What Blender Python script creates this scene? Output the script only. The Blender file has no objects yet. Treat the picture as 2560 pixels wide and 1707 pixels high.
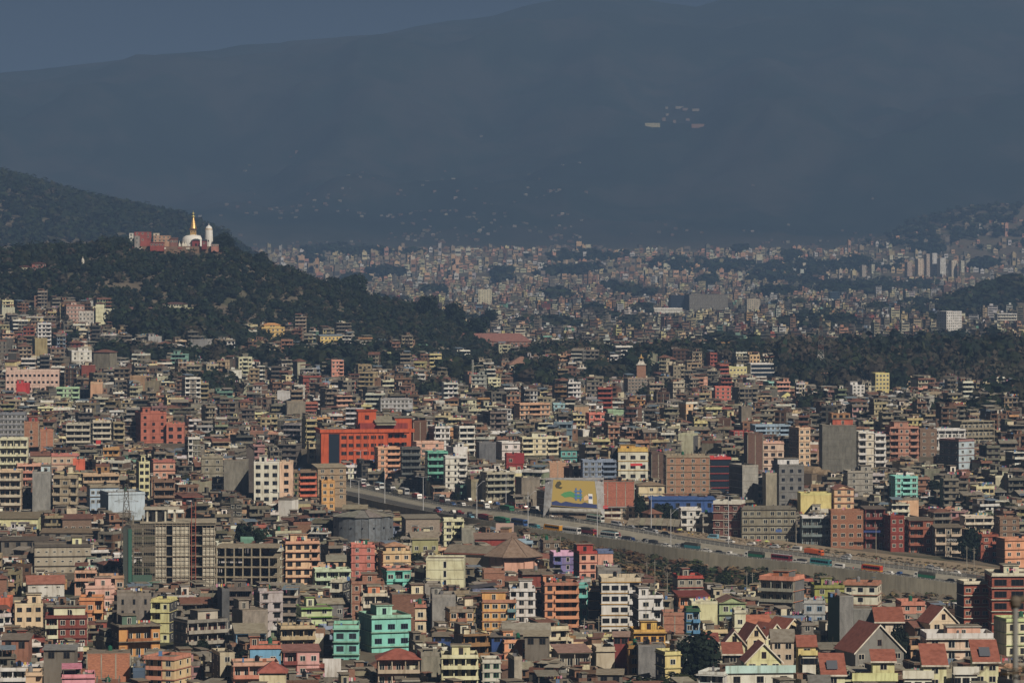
import bpy, math, random, bisect
import numpy as np
from mathutils import Vector
R = math.radians
random.seed(7); RNG = np.random.RandomState(7)
SC = bpy.context.scene
COLL = SC.collection
CAMZ, YH = 130.0, 576.0
# ---------------------------------------------------------------- camera, sky, sun, exposure
cam = bpy.data.objects.new('camera', bpy.data.cameras.new('camera')); COLL.objects.link(cam); SC.camera = cam
cam.data.sensor_width = 36; cam.data.lens = 36 * 10000 / 2560; cam.data.clip_start = 1; cam.data.clip_end = 90000
cam.location = (0, 0, CAMZ); cam.rotation_euler = (R(90), 0, 0); cam.data.shift_y = -(853.5 - YH) / 2560
cam.data.dof.use_dof = True; cam.data.dof.focus_distance = 1900; cam.data.dof.aperture_fstop = 5.6
SUN_AZ, SUN_EL = 146, 38
wd = bpy.data.worlds.new("World"); SC.world = wd; wd.use_nodes = True
_n = wd.node_tree; _bg = _n.nodes['Background']; _sk = _n.nodes.new('ShaderNodeTexSky')
_sk.sky_type = 'NISHITA'; _sk.sun_disc = False; _sk.sun_elevation = R(SUN_EL); _sk.sun_rotation = R(SUN_AZ)
_sk.air_density = .04; _sk.dust_density = 1.6; _sk.ozone_density = 0.0; _sk.altitude = 3000
_n.links.new(_sk.outputs[0], _bg.inputs[0]); _bg.inputs[1].default_value = 0.05
sun = bpy.data.lights.new('sun', 'SUN'); sun.energy = 5.0; sun.angle = R(0.5); sun.color = (1, 0.89, 0.75)
suno = bpy.data.objects.new('sun', sun); COLL.objects.link(suno)
_v = Vector((math.sin(R(SUN_AZ)) * math.cos(R(SUN_EL)), math.cos(R(SUN_AZ)) * math.cos(R(SUN_EL)), math.sin(R(SUN_EL))))
suno.rotation_euler = _v.to_track_quat('Z', 'Y').to_euler()
SC.view_settings.view_transform = 'Standard'; SC.view_settings.look = 'None'
SC.view_settings.exposure = -0.08; SC.view_settings.gamma = 1.0; SC.view_settings.use_curve_mapping = False
SC.cycles.use_denoising = True; SC.cycles.max_bounces = 4; SC.cycles.diffuse_bounces = 1; SC.cycles.glossy_bounces = 2
HAZE_COL = (0.248, 0.405, 0.695); HAZE_D = 1.0e-4

# ---------------------------------------------------------------- colours and materials
def lin(c):
    return tuple(((x / 255) / 12.92 if x / 255 <= .04045 else ((x / 255 + .055) / 1.055) ** 2.4) for x in c)
def alb(c, k=0.72, ds=.24):        # colour seen on a sunlit wall -> base colour
    l = lin(c); g = (l[0] * .3 + l[1] * .55 + l[2] * .15)
    return tuple(min(.82, (x * (1 - ds) + g * ds) / k * w) for x, w in zip(l, (.985, .98, .94)))
def jit(c, a=.1):
    k = 1 + random.uniform(-a, a)
    return tuple(max(.01, min(.84, x * k * (1 + random.uniform(-a, a) * .35))) for x in c)
def node_mat(name, rough=.85, build=None, spec=.3):
    m = bpy.data.materials.new(name); m.use_nodes = True; nt = m.node_tree; b = nt.nodes['Principled BSDF']
    b.inputs['Roughness'].default_value = rough; b.inputs['Specular IOR Level'].default_value = spec
    if build: build(nt, b)
    return m
def nd(nt, t, **k):
    n = nt.nodes.new(t)
    for a, v in k.items(): setattr(n, a, v)
    return n
def mixmul(nt, c1, c2, fac=1.0):
    m = nd(nt, 'ShaderNodeMix', data_type='RGBA', blend_type='MULTIPLY'); m.inputs[0].default_value = fac
    for s, i in ((c1, 6), (c2, 7)):
        if hasattr(s, 'is_output'): nt.links.new(s, m.inputs[i])
        else: m.inputs[i].default_value = (*s, 1)
    return m.outputs[2]
def noise(nt, scale, vec=None, detail=3, rough=.6, stretch=None, coords='pos'):
    n = nd(nt, 'ShaderNodeTexNoise'); n.inputs['Scale'].default_value = scale; n.inputs['Detail'].default_value = detail
    n.inputs['Roughness'].default_value = rough
    g = nd(nt, 'ShaderNodeNewGeometry'); src = g.outputs['Position']
    if coords == 'obj': src = nd(nt, 'ShaderNodeTexCoord').outputs['Object']
    if stretch:
        mp = nd(nt, 'ShaderNodeMapping'); mp.inputs['Scale'].default_value = stretch; nt.links.new(src, mp.inputs[0]); src = mp.outputs[0]
    nt.links.new(src, n.inputs['Vector']); return n.outputs['Fac']
def ramp(nt, fac, stops):
    r = nd(nt, 'ShaderNodeValToRGB'); e = r.color_ramp.elements
    while len(e) < len(stops): e.new(.5)
    for x, (p, c) in zip(e, stops): x.position = p; x.color = (*c, 1) if len(c) == 3 else c
    nt.links.new(fac, r.inputs[0]); return r.outputs[0]
def att(nt):
    a = nd(nt, 'ShaderNodeAttribute'); a.attribute_name = 'Col'; return a.outputs['Color']
g3 = lambda v: (v, v, v)
def b_paint(nt, b):
    c = att(nt)
    c = mixmul(nt, c, ramp(nt, noise(nt, 1.0, stretch=(.9, .9, .14), detail=4), [(.30, (.60, .57, .53)), (.49, g3(.94)), (1, g3(1.05))]))
    c = mixmul(nt, c, ramp(nt, noise(nt, .23, detail=4), [(.30, (.80, .77, .73)), (.62, g3(1.0))]))
    nt.links.new(c, b.inputs['Base Color'])
def b_conc(nt, b):
    c = att(nt)
    c = mixmul(nt, c, ramp(nt, noise(nt, .8, stretch=(1, 1, .3), detail=5), [(.28, g3(.55)), (.70, g3(1.12))]))
    c = mixmul(nt, c, ramp(nt, noise(nt, 3.5, stretch=(1, 1, 1.6), detail=2), [(.35, g3(.8)), (.6, g3(1.0))]))
    nt.links.new(c, b.inputs['Base Color'])
def b_brick(nt, b):
    c = att(nt)
    c = mixmul(nt, c, ramp(nt, noise(nt, 1.7, stretch=(.7, .7, 2.2), detail=4), [(.3, (.62, .58, .56)), (.7, (1.15, 1.1, 1.05))]))
    nt.links.new(c, b.inputs['Base Color'])
def b_leaf(nt, b):
    c = att(nt)
    c = mixmul(nt, c, ramp(nt, noise(nt, .35, detail=3), [(.3, g3(.6)), (.7, g3(1.35))]))
    nt.links.new(c, b.inputs['Base Color'])
def b_plain(nt, b): nt.links.new(att(nt), b.inputs['Base Color'])
def b_metalsheet(nt, b):
    c = att(nt); w = nd(nt, 'ShaderNodeTexWave'); w.inputs['Scale'].default_value = 1.3; w.inputs['Distortion'].default_value = .2
    g = nd(nt, 'ShaderNodeTexCoord'); nt.links.new(g.outputs['Object'], w.inputs['Vector'])
    c = mixmul(nt, c, ramp(nt, w.outputs['Fac'], [(0, g3(.82)), (1, g3(1.03))]))
    c = mixmul(nt, c, ramp(nt, noise(nt, .7, detail=4), [(.3, (.65, .60, .55)), (.6, g3(1))]))
    nt.links.new(c, b.inputs['Base Color'])
M = {'paint': node_mat('painted_plaster', .88, b_paint), 'conc': node_mat('bare_concrete', .92, b_conc),
     'brick': node_mat('brick_masonry', .92, b_brick), 'leaf': node_mat('foliage', .8, b_leaf, .15),
     'glass': node_mat('window_glass', .22, b_plain, .5), 'sheet': node_mat('metal_sheet', .55, b_metalsheet, .4),
     'gloss': node_mat('vehicle_paint', .3, b_plain, .5), 'plain': node_mat('plain_matte', .8, b_plain),
     'gold': node_mat('gilded_copper', .35, b_plain, .6)}
M['gold'].node_tree.nodes['Principled BSDF'].inputs['Metallic'].default_value = .55
MK = list(M); MI = {k: i for i, k in enumerate(MK)}

# ---------------------------------------------------------------- mesh building
BOXF = np.array([(0, 1, 5, 4), (3, 2, 6, 7), (0, 3, 7, 4)[::1], (1, 2, 6, 5), (4, 5, 6, 7), (0, 3, 2, 1)])
BOXF = np.array([(0, 1, 5, 4), (2, 3, 7, 6), (3, 0, 4, 7), (1, 2, 6, 5), (4, 5, 6, 7), (3, 2, 1, 0)])
# order: front(-y) back(+y) left(-x) right(+x) top bottom
def make_mesh(name, V, faces, fcol, fmat, used=None):
    """V (N,3); faces list of arrays (M,k) ; fcol (F,3) ; fmat (F,) in the same order"""
    me = bpy.data.meshes.new(name)
    V = np.asarray(V, dtype=np.float32)
    me.vertices.add(len(V)); me.vertices.foreach_set('co', V.ravel())
    tot = np.concatenate([np.full(len(f), f.shape[1], dtype=np.int32) for f in faces])
    idx = np.concatenate([f.ravel() for f in faces]).astype(np.int32)
    me.loops.add(len(idx)); me.loops.foreach_set('vertex_index', idx)
    st = np.concatenate([[0], np.cumsum(tot)[:-1]]).astype(np.int32)
    me.polygons.add(len(tot)); me.polygons.foreach_set('loop_start', st)
    try: me.polygons.foreach_set('loop_total', tot)
    except Exception: pass
    fmat = np.asarray(fmat, dtype=np.int32); u = np.unique(fmat)
    for m in u: me.materials.append(M[MK[m]])
    me.polygons.foreach_set('material_index', np.searchsorted(u, fmat).astype(np.int32))
    me.polygons.foreach_set('use_smooth', np.zeros(len(tot), dtype=bool))
    a = me.attributes.new('Col', 'FLOAT_COLOR', 'CORNER')
    fc = np.asarray(fcol, dtype=np.float32)
    fc = np.concatenate([fc, np.ones((len(fc), 1), np.float32)], 1)
    a.data.foreach_set('color', np.repeat(fc, tot, axis=0).ravel())
    me.update(calc_edges=True)
    return me
class Geo:
    """collects boxes and free polygons; builds one mesh"""
    def __init__(s): s.bx = []; s.pv = []; s.pf = []; s.nv = 0; s.pc = []; s.pm = []
    def box(s, x0, x1, y0, y1, z0, z1, col, mat='paint', side=None, smat=None, top=None, T=(0, 0, 0, 1, 0)):
        side = side or col; smat = smat or mat; top = top or side
        s.bx.append((x0, x1, y0, y1, z0, z1, *col, *side, *top, MI[mat], MI[smat], *T))
    def poly(s, verts, faces, col, mat='paint', T=None):
        v = np.asarray(verts, dtype=np.float64)
        if T is not None:
            x = v[:, 0] * T[3] - v[:, 1] * T[4] + T[0]; y = v[:, 0] * T[4] + v[:, 1] * T[3] + T[1]; v = np.stack([x, y, v[:, 2] + T[2]], 1)
        s.pv.append(v)
        for k, f in enumerate(faces):
            s.pf.append([i + s.nv for i in f]); s.pc.append(col[k] if isinstance(col, list) else col); s.pm.append(MI[mat])
        s.nv += len(v)
    def empty(s): return not s.bx and not s.pf
    def mesh(s, name, cull=False):
        Vs, Fs, C, Mt = [], [], [], []; off = 0
        if s.bx:
            B = np.array(s.bx, dtype=np.float64); n = len(B)
            X = B[:, [0, 1, 1, 0, 0, 1, 1, 0]]; Y = B[:, [2, 2, 3, 3, 2, 2, 3, 3]]; Z = B[:, [4, 4, 4, 4, 5, 5, 5, 5]]
            ox, oy, oz, c, sn = (B[:, 17 + i:18 + i] for i in range(5))
            V = np.stack([X * c - Y * sn + ox, X * sn + Y * c + oy, Z + oz], 2).reshape(-1, 3)
            sel = [0, 2, 3, 4] if cull else [0, 1, 2, 3, 4, 5]; F = (np.arange(n)[:, None, None] * 8 + BOXF[sel][None]).reshape(-1, 4)
            fr, sd, tp = B[:, 6:9], B[:, 9:12], B[:, 12:15]
            C.append(np.stack([fr, sd, sd, sd, tp, sd], 1)[:, sel].reshape(-1, 3))
            m0, m1 = B[:, 15], B[:, 16]; Mt.append(np.stack([m0, m1, m1, m1, m1, m1], 1)[:, sel].ravel())
            Vs.append(V); Fs.append(F); off = len(V)
        if s.pf:
            Vs.append(np.concatenate(s.pv)); k = {}
            for i, f in enumerate(s.pf): k.setdefault(len(f), []).append(i)
            for q, ids in k.items():
                Fs.append(np.array([s.pf[i] for i in ids]) + off); C.append(np.array([s.pc[i] for i in ids])); Mt.append(np.array([s.pm[i] for i in ids]))
        return make_mesh(name, np.concatenate(Vs), Fs, np.concatenate(C), np.concatenate(Mt))
    def obj(s, name, parent=None, loc=None, cull=False):
        return link(name, s.mesh(name, cull), parent, loc)
def link(name, me, parent=None, loc=None, rz=0):
    o = bpy.data.objects.new(name, me); COLL.objects.link(o)
    if parent is not None: o.parent = parent
    if loc is not None: o.location = loc
    if rz: o.rotation_euler = (0, 0, rz)
    return o
def thing(name, label, cat, loc=(0, 0, 0), rz=0, group=None, me=None):
    o = link(name, me, None, loc, rz)
    if me is None: o.empty_display_size = 1
    tag(o, label, cat, group); return o
def tag(o, label=None, cat=None, group=None, kind=None):
    if label: o['label'] = label
    if cat: o['category'] = cat
    if group: o['group'] = group
    if kind: o['kind'] = kind
    return o
def tube(p0, p1, r0, r1=None, n=6, cap=True):
    r1 = r0 if r1 is None else r1; p0 = Vector(p0); p1 = Vector(p1); d = (p1 - p0).normalized()
    a = d.orthogonal().normalized(); b = d.cross(a); V = []
    for p, r in ((p0, r0), (p1, r1)):
        for i in range(n):
            t = 2 * math.pi * i / n; V.append(tuple(p + a * (r * math.cos(t)) + b * (r * math.sin(t))))
    F = [(i, (i + 1) % n, n + (i + 1) % n, n + i) for i in range(n)]
    if cap: F += [tuple(range(n))[::-1], tuple(range(n, 2 * n))]
    return V, F
def lathe(prof, n=16, x=0, y=0, z=0, closed=True):
    V = []; F = []
    for r, h in prof:
        for i in range(n):
            t = 2 * math.pi * (i + .5) / n; V.append((x + r * math.cos(t), y + r * math.sin(t), z + h))
    for k in range(len(prof) - 1):
        for i in range(n):
            j = (i + 1) % n; F.append((k * n + i, k * n + j, (k + 1) * n + j, (k + 1) * n + i))
    if closed: F.append(tuple((len(prof) - 1) * n + i for i in range(n)))
    return V, F

# ---------------------------------------------------------------- terrain
def vnoise(x, y, seed=0):
    xi = np.floor(x).astype(np.int64); yi = np.floor(y).astype(np.int64); fx = x - xi; fy = y - yi
    def h(a, b):
        n = (a * 374761393 + b * 668265263 + seed * 1442695) & 0x7fffffff
        n = ((n ^ (n >> 13)) * 1274126177) & 0x7fffffff
        return ((n ^ (n >> 16)) & 0xffff) / 65535.0
    fx = fx * fx * (3 - 2 * fx); fy = fy * fy * (3 - 2 * fy)
    return (h(xi, yi) * (1 - fx) + h(xi + 1, yi) * fx) * (1 - fy) + (h(xi, yi + 1) * (1 - fx) + h(xi + 1, yi + 1) * fx) * fy
def fbm(x, y, seed=0, o=4):
    t = 0; a = .5
    for i in range(o): t = t + a * vnoise(x * 2 ** i, y * 2 ** i, seed + i); a *= .5
    return t
EDGE = [(700, 1205, 1209, 5.15), (780, 1222, 1227, 5.3), (880, 1241, 1251, 5.45), (960, 1260, 1273, 5.6), (1050, 1277, 1290, 5.75), (1180, 1298, 1311, 5.9),
        (1311, 1320, 1334, 6.0), (1389, 1332, 1352, 6.04), (1493, 1345, 1376, 6.1), (1583, 1356, 1392, 6.15), (1677, 1371, 1405, 6.2), (1746, 1379, 1417, 6.23),
        (1860, 1396, 1430, 6.27), (1940, 1404, 1434, 6.3), (2018, 1413, 1440, 6.33), (2107, 1424, 1456, 6.36), (2197, 1435, 1485, 6.4), (2271, 1445, 1494, 6.43),
        (2396, 1462, 1506, 6.47), (2560, 1484, 1524, 6.52), (2800, 1515, 1555, 6.6)]
UPR = [(700, 1172, 4.95), (800, 1192, 5.1), (870, 1206, 5.22), (950, 1224, 5.36), (1040, 1245, 5.50), (1150, 1264, 5.68), (1280, 1277, 5.82), (1475, 1304, 5.95),
       (1700, 1343, 6.05), (1860, 1367, 6.13), (2030, 1388, 6.2), (2143, 1404, 6.25), (2316, 1424, 6.32), (2440, 1440, 6.37), (2560, 1456, 6.41), (2800, 1487, 6.47)]
eu = np.array([e[0] for e in EDGE], float); ed = np.array([10000 / e[3] for e in EDGE]); ez = np.array([CAMZ - (e[1] - YH) / e[3] for e in EDGE]); eb = np.array([CAMZ - (e[2] - YH) / e[3] for e in EDGE])
uu = np.array([e[0] for e in UPR], float); ud = np.array([10000 / e[2] for e in UPR]); uz = np.array([CAMZ - (e[1] - YH) / e[2] for e in UPR])
S1 = np.array([(-900, 600), (-400, 600), (0, 627), (130, 617), (230, 612), (270, 592), (330, 600), (400, 609), (560, 609), (620, 628), (700, 662), (800, 702), (870, 725), (980, 748), (1080, 770), (1150, 800), (1230, 850), (1300, 890), (1400, 930)], float)
S2 = np.array([(-900, 380), (0, 428), (60, 442), (130, 462), (230, 492), (330, 512), (430, 532), (480, 547), (560, 582), (640, 640), (700, 690), (760, 725), (900, 800)], float)
SM = np.array([(-900, 230), (0, 182), (100, 174), (200, 163), (330, 145), (400, 135), (530, 127), (600, 112), (700, 106), (850, 92), (950, 85), (1040, 65), (1130, 50), (1230, 40), (1310, 15), (1400, 0), (1500, -25), (1600, -5), (1700, 12), (1740, 18), (1790, 3), (1900, -40), (2200, -80), (2560, -120), (3400, -150)], float)
sstep = lambda t: (lambda q: q * q * (3 - 2 * q))(np.clip(t, 0, 1))
def terrain(X, Y, mesh=False):
    X = np.asarray(X, float); Y = np.asarray(Y, float); d = np.maximum(Y, 1); u = 1280 + 10000 * X / d
    z = np.interp(d, [0, 20, 31, 60, 200, 500, 800, 940, 1200], [128.0, 124, 121, 113, 88, 44, 15, 5, 4.5])
    zb0 = np.interp(d, [940, 1330, 1450, 1600, 1700, 1850, 2000, 2400, 2800, 3200], [4.5, 4.5, 6, 10, 13, 16, 18, 18, 16, 13])
    dE = np.interp(u, eu, ed); zE = np.interp(u, eu, ez); zB = np.interp(u, eu, eb); dU = np.interp(u, uu, ud); zU = np.interp(u, uu, uz)
    fade = sstep((u - 500) / 200)
    zc = np.where(d < dE, 4.5 + (zB - 4.5) * sstep((d - 1180) / (dE - 30 - 1180)),
         np.where(d < dE + 12, zE, np.where(d < dU - 6, zE + (zU - zE) * (d - dE - 12) / np.maximum(dU - 18 - dE, 1),
         np.where(d < dU + 35, zU, zU + (zb0 - zU) * sstep((d - dU - 35) / (2050 - dU - 35))))))
    zc = np.where((d > 1180), zc, z)
    if mesh: zc = zc - np.where((d > dE - .6) & (d < dU + 7) & (u > 690), 3.5, 0)
    z = np.where(d > 1180, zb0 + (zc - zb0) * fade, z)
    z = z + (fbm(X / 90, Y / 90, 3) - .47) * 5 * sstep((d - 2050) / 400) * (1 - sstep((d - 9000) / 500))
    rise = np.interp(u, [-400, 0, 480, 700, 900, 1100, 1300, 1500], [62, 62, 56, 46, 38, 28, 19, 13]) - 13
    t = np.clip((d - 2250) / (3150 - 2250), 0, 1) ** 1.4
    down = 1 - sstep((d - 3700) / 500)
    z = z + rise * t * down
    vr = np.interp(u, S1[:, 0], S1[:, 1]) + 24; zr = CAMZ - (vr - YH) / 2.9
    z = z + 13 * sstep((u - 1150) / 250) * sstep((d - 2800) / 120) * (1 - sstep((d - 3150) / 400))
    plate = np.where((u > 330) & (u < 585), 1, 0)
    h1 = np.maximum(zr - (13 + rise), 0) * np.where(d < 3420, sstep((d - 3150) / 270), 1 - sstep((d - 3500) / 330))
    z = z + h1 * np.where(u < 1400, 1, 0)
    vr = np.interp(u, S2[:, 0], S2[:, 1]) + 17; zr2 = CAMZ - (vr - YH) / 1.55
    h2 = np.maximum(zr2 - 13, 0) * np.where(d < 6450, sstep((d - 5300) / 1150), 1 - sstep((d - 6500) / 1500))
    z = z + h2 * np.where(u < 900, 1, 0)
    z = z + 40 * np.exp(-((u - 2530) / 150) ** 2) * np.exp(-((d - 5500) / 330) ** 2)
    z = z + 72 * sstep((d - 7200) / 3300)
    z = z + 110 * sstep((u - 2060) / 380) * np.exp(-((d - 10100) / 420) ** 2) * (.75 + .5 * fbm(X / 300, Y / 300, 9))
    vm = np.interp(u, SM[:, 0], SM[:, 1]); zm = CAMZ + (YH - vm) * 1.45
    tm = np.clip((d - 10400) / 4100, 0, 1)
    sp = (fbm(X / 900, Y / 1500, 11, 5) - .48)
    prof = np.where(d < 14500, tm ** 1.35, 1 - .5 * sstep((d - 14500) / 3000))
    z = z + (zm - 85) * prof + sp * 620 * np.sin(np.pi * tm) * (tm < 1) + (1 - np.abs(fbm(X / 520, Y / 1400, 41, 4) * 2 - .96) * 2.2) * 75 * np.sin(np.pi * tm) * (tm < 1) + (fbm(X / 160, Y / 160, 31, 3) - .48) * 60 * sstep(tm * 6) * (1 - .75 * sstep((tm - .8) * 5))
    return z
_tr = _tc = _tg = None
def tz(x, y):                     # quick look-up in the terrain grid
    u = 1280 + 10000 * x / y; i = min(max(bisect.bisect_right(_tr, y) - 1, 0), len(_tr) - 2); j = min(max(bisect.bisect_right(_tc, u) - 1, 0), len(_tc) - 2)
    a = (y - _tr[i]) / (_tr[i + 1] - _tr[i]); b = (u - _tc[j]) / (_tc[j + 1] - _tc[j]); g = _tg
    return float((g[i][j] * (1 - b) + g[i][j + 1] * b) * (1 - a) + (g[i + 1][j] * (1 - b) + g[i + 1][j + 1] * b) * a)
_vd = np.concatenate([np.linspace(1000, 4000, 1200), np.linspace(4010, 14600, 1100)])
def s_solve(u, v):
    z = terrain((u - 1280) * _vd / 10000, _vd); vg = YH + (CAMZ - z) * 10000 / _vd
    k = np.argmax(vg <= v); return 10000 / float(_vd[k]) if vg[k] <= v else 1.0
def P3(u, v, s): return ((u - 1280) / s, 10000 / s, CAMZ - (v - YH) / s)

def b_ground(nt, b):
    g = nd(nt, 'ShaderNodeNewGeometry'); sx = nd(nt, 'ShaderNodeSeparateXYZ'); nt.links.new(g.outputs['Position'], sx.inputs[0])
    town = ramp(nt, noise(nt, .02, detail=6), [(.3, (.10, .085, .065)), (.5, (.17, .14, .105)), (.62, (.07, .075, .045)), (.8, (.20, .17, .13))])
    hill = ramp(nt, noise(nt, .0016, detail=9, rough=.68), [(.33, (.006, .014, .012)), (.47, (.012, .022, .016)), (.57, (.036, .036, .030)), (.66, (.014, .024, .02)), (.8, (.075, .062, .050))])
    mr = nd(nt, 'ShaderNodeMapRange'); mr.inputs[1].default_value = 9800; mr.inputs[2].default_value = 10800
    nt.links.new(sx.outputs['Y'], mr.inputs[0])
    mx = nd(nt, 'ShaderNodeMix', data_type='RGBA'); nt.links.new(mr.outputs[0], mx.inputs[0]); nt.links.new(town, mx.inputs[6]); nt.links.new(hill, mx.inputs[7])
    nt.links.new(mx.outputs[2], b.inputs['Base Color'])
M_ground = node_mat('valley_ground', .95, b_ground, .1)
cols = np.concatenate([np.linspace(-3000, -300, 14), np.arange(-280, 2860, 20), np.linspace(2880, 5600, 14)])
rows = np.concatenate([np.geomspace(2, 1100, 50), np.linspace(1108, 2100, 190), np.geomspace(2112, 3000, 36), np.linspace(3012, 3900, 74), np.linspace(3920, 5200, 50), np.geomspace(5240, 9000, 40), np.linspace(9050, 15500, 130), np.linspace(15800, 30000, 12)])
D, U = np.meshgrid(rows, cols, indexing='ij'); GX = (U - 1280) * D / 10000; GZ = terrain(GX, D, mesh=True)
_tr, _tc, _tg = rows.tolist(), cols.tolist(), terrain(GX, D).tolist(); nr, nc = D.shape; ii = np.arange((nr - 1) * (nc - 1)); r_ = ii // (nc - 1); c_ = ii % (nc - 1); a0 = r_ * nc + c_
me = bpy.data.meshes.new('ground'); V = np.stack([GX, D, GZ], 2).reshape(-1, 3)
me.from_pydata(V.tolist(), [], np.stack([a0, a0 + 1, a0 + nc + 1, a0 + nc], 1).tolist()); me.materials.append(M_ground)
me.polygons.foreach_set('use_smooth', [True] * len(me.polygons))
tag(link('ground', me), kind='structure')
# ---------------------------------------------------------------- haze
hz = bpy.data.meshes.new('haze'); zt_ = float(GZ[:, 10:-10].max()) + 8
_c = [(x, y, z) for z in (-45, zt_) for x, y in ((-9500, -60), (9500, -60), (9500, 29000), (-9500, 29000))]
hz.from_pydata(_c, [], [(0, 3, 2, 1), (4, 5, 6, 7), (0, 1, 5, 4), (1, 2, 6, 5), (2, 3, 7, 6), (3, 0, 4, 7)])
mh = bpy.data.materials.new('valley_haze'); mh.use_nodes = True; nt = mh.node_tree; nt.nodes.remove(nt.nodes['Principled BSDF'])
pv = nd(nt, 'ShaderNodeVolumePrincipled'); pv.inputs['Color'].default_value = (*HAZE_COL, 1); pv.inputs['Density'].default_value = HAZE_D
nt.links.new(pv.outputs[0], nt.nodes['Material Output'].inputs['Volume']); hz.materials.append(mh)
tag(link('haze', hz), 'thin blue haze filling the whole valley', kind='stuff')

# ---------------------------------------------------------------- roads, bank, retaining wall
def b_road(nt, b):
    nt.links.new(ramp(nt, noise(nt, .25, detail=5), [(.3, (.06, .057, .052)), (.7, (.115, .108, .095))]), b.inputs['Base Color'])
def b_dirt(nt, b):
    nt.links.new(ramp(nt, noise(nt, .22, detail=6), [(.3, (.20, .15, .10)), (.52, (.33, .26, .18)), (.75, (.14, .13, .075))]), b.inputs['Base Color'])
def b_bank(nt, b):
    nt.links.new(ramp(nt, noise(nt, .3, detail=5), [(.3, (.22, .205, .165)), (.7, (.36, .335, .27))]), b.inputs['Base Color'])
def b_wall(nt, b):
    c = ramp(nt, noise(nt, .6, stretch=(1, 1, .12), detail=5), [(.3, (.25, .23, .175)), (.7, (.38, .35, .27))])
    c = mixmul(nt, c, ramp(nt, noise(nt, .09, detail=3), [(.35, g3(.78)), (.65, g3(1.05))]))
    nt.links.new(c, b.inputs['Base Color'])
M_road, M_dirt, M_bank, M_wall = node_mat('worn_asphalt', .9, b_road), node_mat('dusty_earth', .95, b_dirt), node_mat('grey_concrete_bank', .92, b_bank), node_mat('weathered_wall_concrete', .93, b_wall)
us = np.arange(705, 2790, 12.0)
def epos(u): d = np.interp(u, eu, ed); return np.array([(u - 1280) * d / 10000, d, np.interp(u, eu, ez)])
def upos(u): d = np.interp(u, uu, ud); return np.array([(u - 1280) * d / 10000, d, np.interp(u, uu, uz)])
def smooth(A, k=6):
    for _ in range(k): A[1:-1] = (A[:-2] + A[1:-1] * 2 + A[2:]) / 4
    return A
EP = smooth(np.array([epos(u) for u in us])); UP = smooth(np.array([upos(u) for u in us]))
def normals(A):
    t = np.gradient(A[:, :2], axis=0); t /= np.linalg.norm(t, axis=1)[:, None]; return np.stack([-t[:, 1], t[:, 0]], 1), t
EN, ET = normals(EP); UN, UT = normals(UP)
def off(A, N, w, dz=0): B = A.copy(); B[:, :2] += N * w; B[:, 2] += dz; return B
def strip(name, a, b, mat, kind='structure', parent=None):
    n = len(a); me = bpy.data.meshes.new(name); me.from_pydata(np.concatenate([a, b]).tolist(), [], [(i, i + 1, n + i + 1, n + i) for i in range(n - 1)])
    me.materials.append(mat); o = link(name, me, parent); 
    if kind: tag(o, kind=kind)
    return o
strip('road', off(EP, EN, .2), off(EP, EN, 11.5), M_road)
strip('upper_road', off(UP, UN, -5.6), off(UP, UN, 5.6), M_road)
strip('road_bank', off(EP, EN, 11.4, -.02), off(UP, UN, -5.5, -.02), M_bank)
sh2 = off(UP, UN, 46); sh2[:, 2] = terrain(sh2[:, 0], sh2[:, 1]) + .12
sh3 = off(UP, UN, 12, -.1); strip('road_verge', off(UP, UN, 5.5, -.03), sh3, M_dirt); 
_pv = sh3
for w_ in (17, 22, 27, 32, 38, 45):
    _nx = off(UP, UN, w_); _nx[:, 2] = terrain(_nx[:, 0], _nx[:, 1]) + .18; strip('dirt_verge', _pv, _nx, M_dirt); _pv = _nx
# painted lane lines
M_line = node_mat('road_paint', .8, lambda nt, b: b.inputs['Base Color'].__setattr__('default_value', (.55, .54, .5, 1)))
for A, N, w in ((EP, EN, .9), (EP, EN, 10.8), (UP, UN, -5.0), (UP, UN, 5.0)):
    strip('lane_line', off(A, N, w - .09, .006), off(A, N, w + .09, .006), M_line)
# retaining wall: panels (parts) with joints, coping, and a lower toe
wall = thing('retaining_wall', 'long pale concrete retaining wall below the congested road', 'retaining wall', tuple(EP[60]))
o0 = EP[60]
ib = [i for i in range(len(us)) if us[i] > 840]
for i in ib[:-1]:
    p, q = EP[i], EP[i + 1]; n = EN[i]; t = ET[i]; L = np.linalg.norm((q - p)[:2]); k = max(1, round(L / 5.0))
    for j in range(k):
        a = p + (q - p) * (j / k); b = p + (q - p) * ((j + 1) / k)
        ua = 1280 + 10000 * a[0] / a[1]; zb = float(np.interp(ua, eu, eb)) - 2.5
        a2 = a.copy(); b2 = b.copy(); a2[:2] += t * .03; b2[:2] -= t * .03
        out = -n * (.35 + random.uniform(0, .03)); base = -n * .9
        V = []
        for c in (a2, b2):
            V += [(c[0], c[1], c[2] + .55), (c[0] + out[0], c[1] + out[1], c[2] + .55), (c[0] + base[0], c[1] + base[1], zb), (c[0], c[1], zb)]
        V = np.array(V) - o0
        me = bpy.data.meshes.new('wall_panel'); me.from_pydata(V.tolist(), [], [(0, 4, 5, 1), (1, 5, 6, 2), (0, 1, 2, 3), (4, 7, 6, 5), (3, 7, 4, 0)][:5]); me.materials.append(M_wall)
        link('wall_panel', me, wall)
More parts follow.
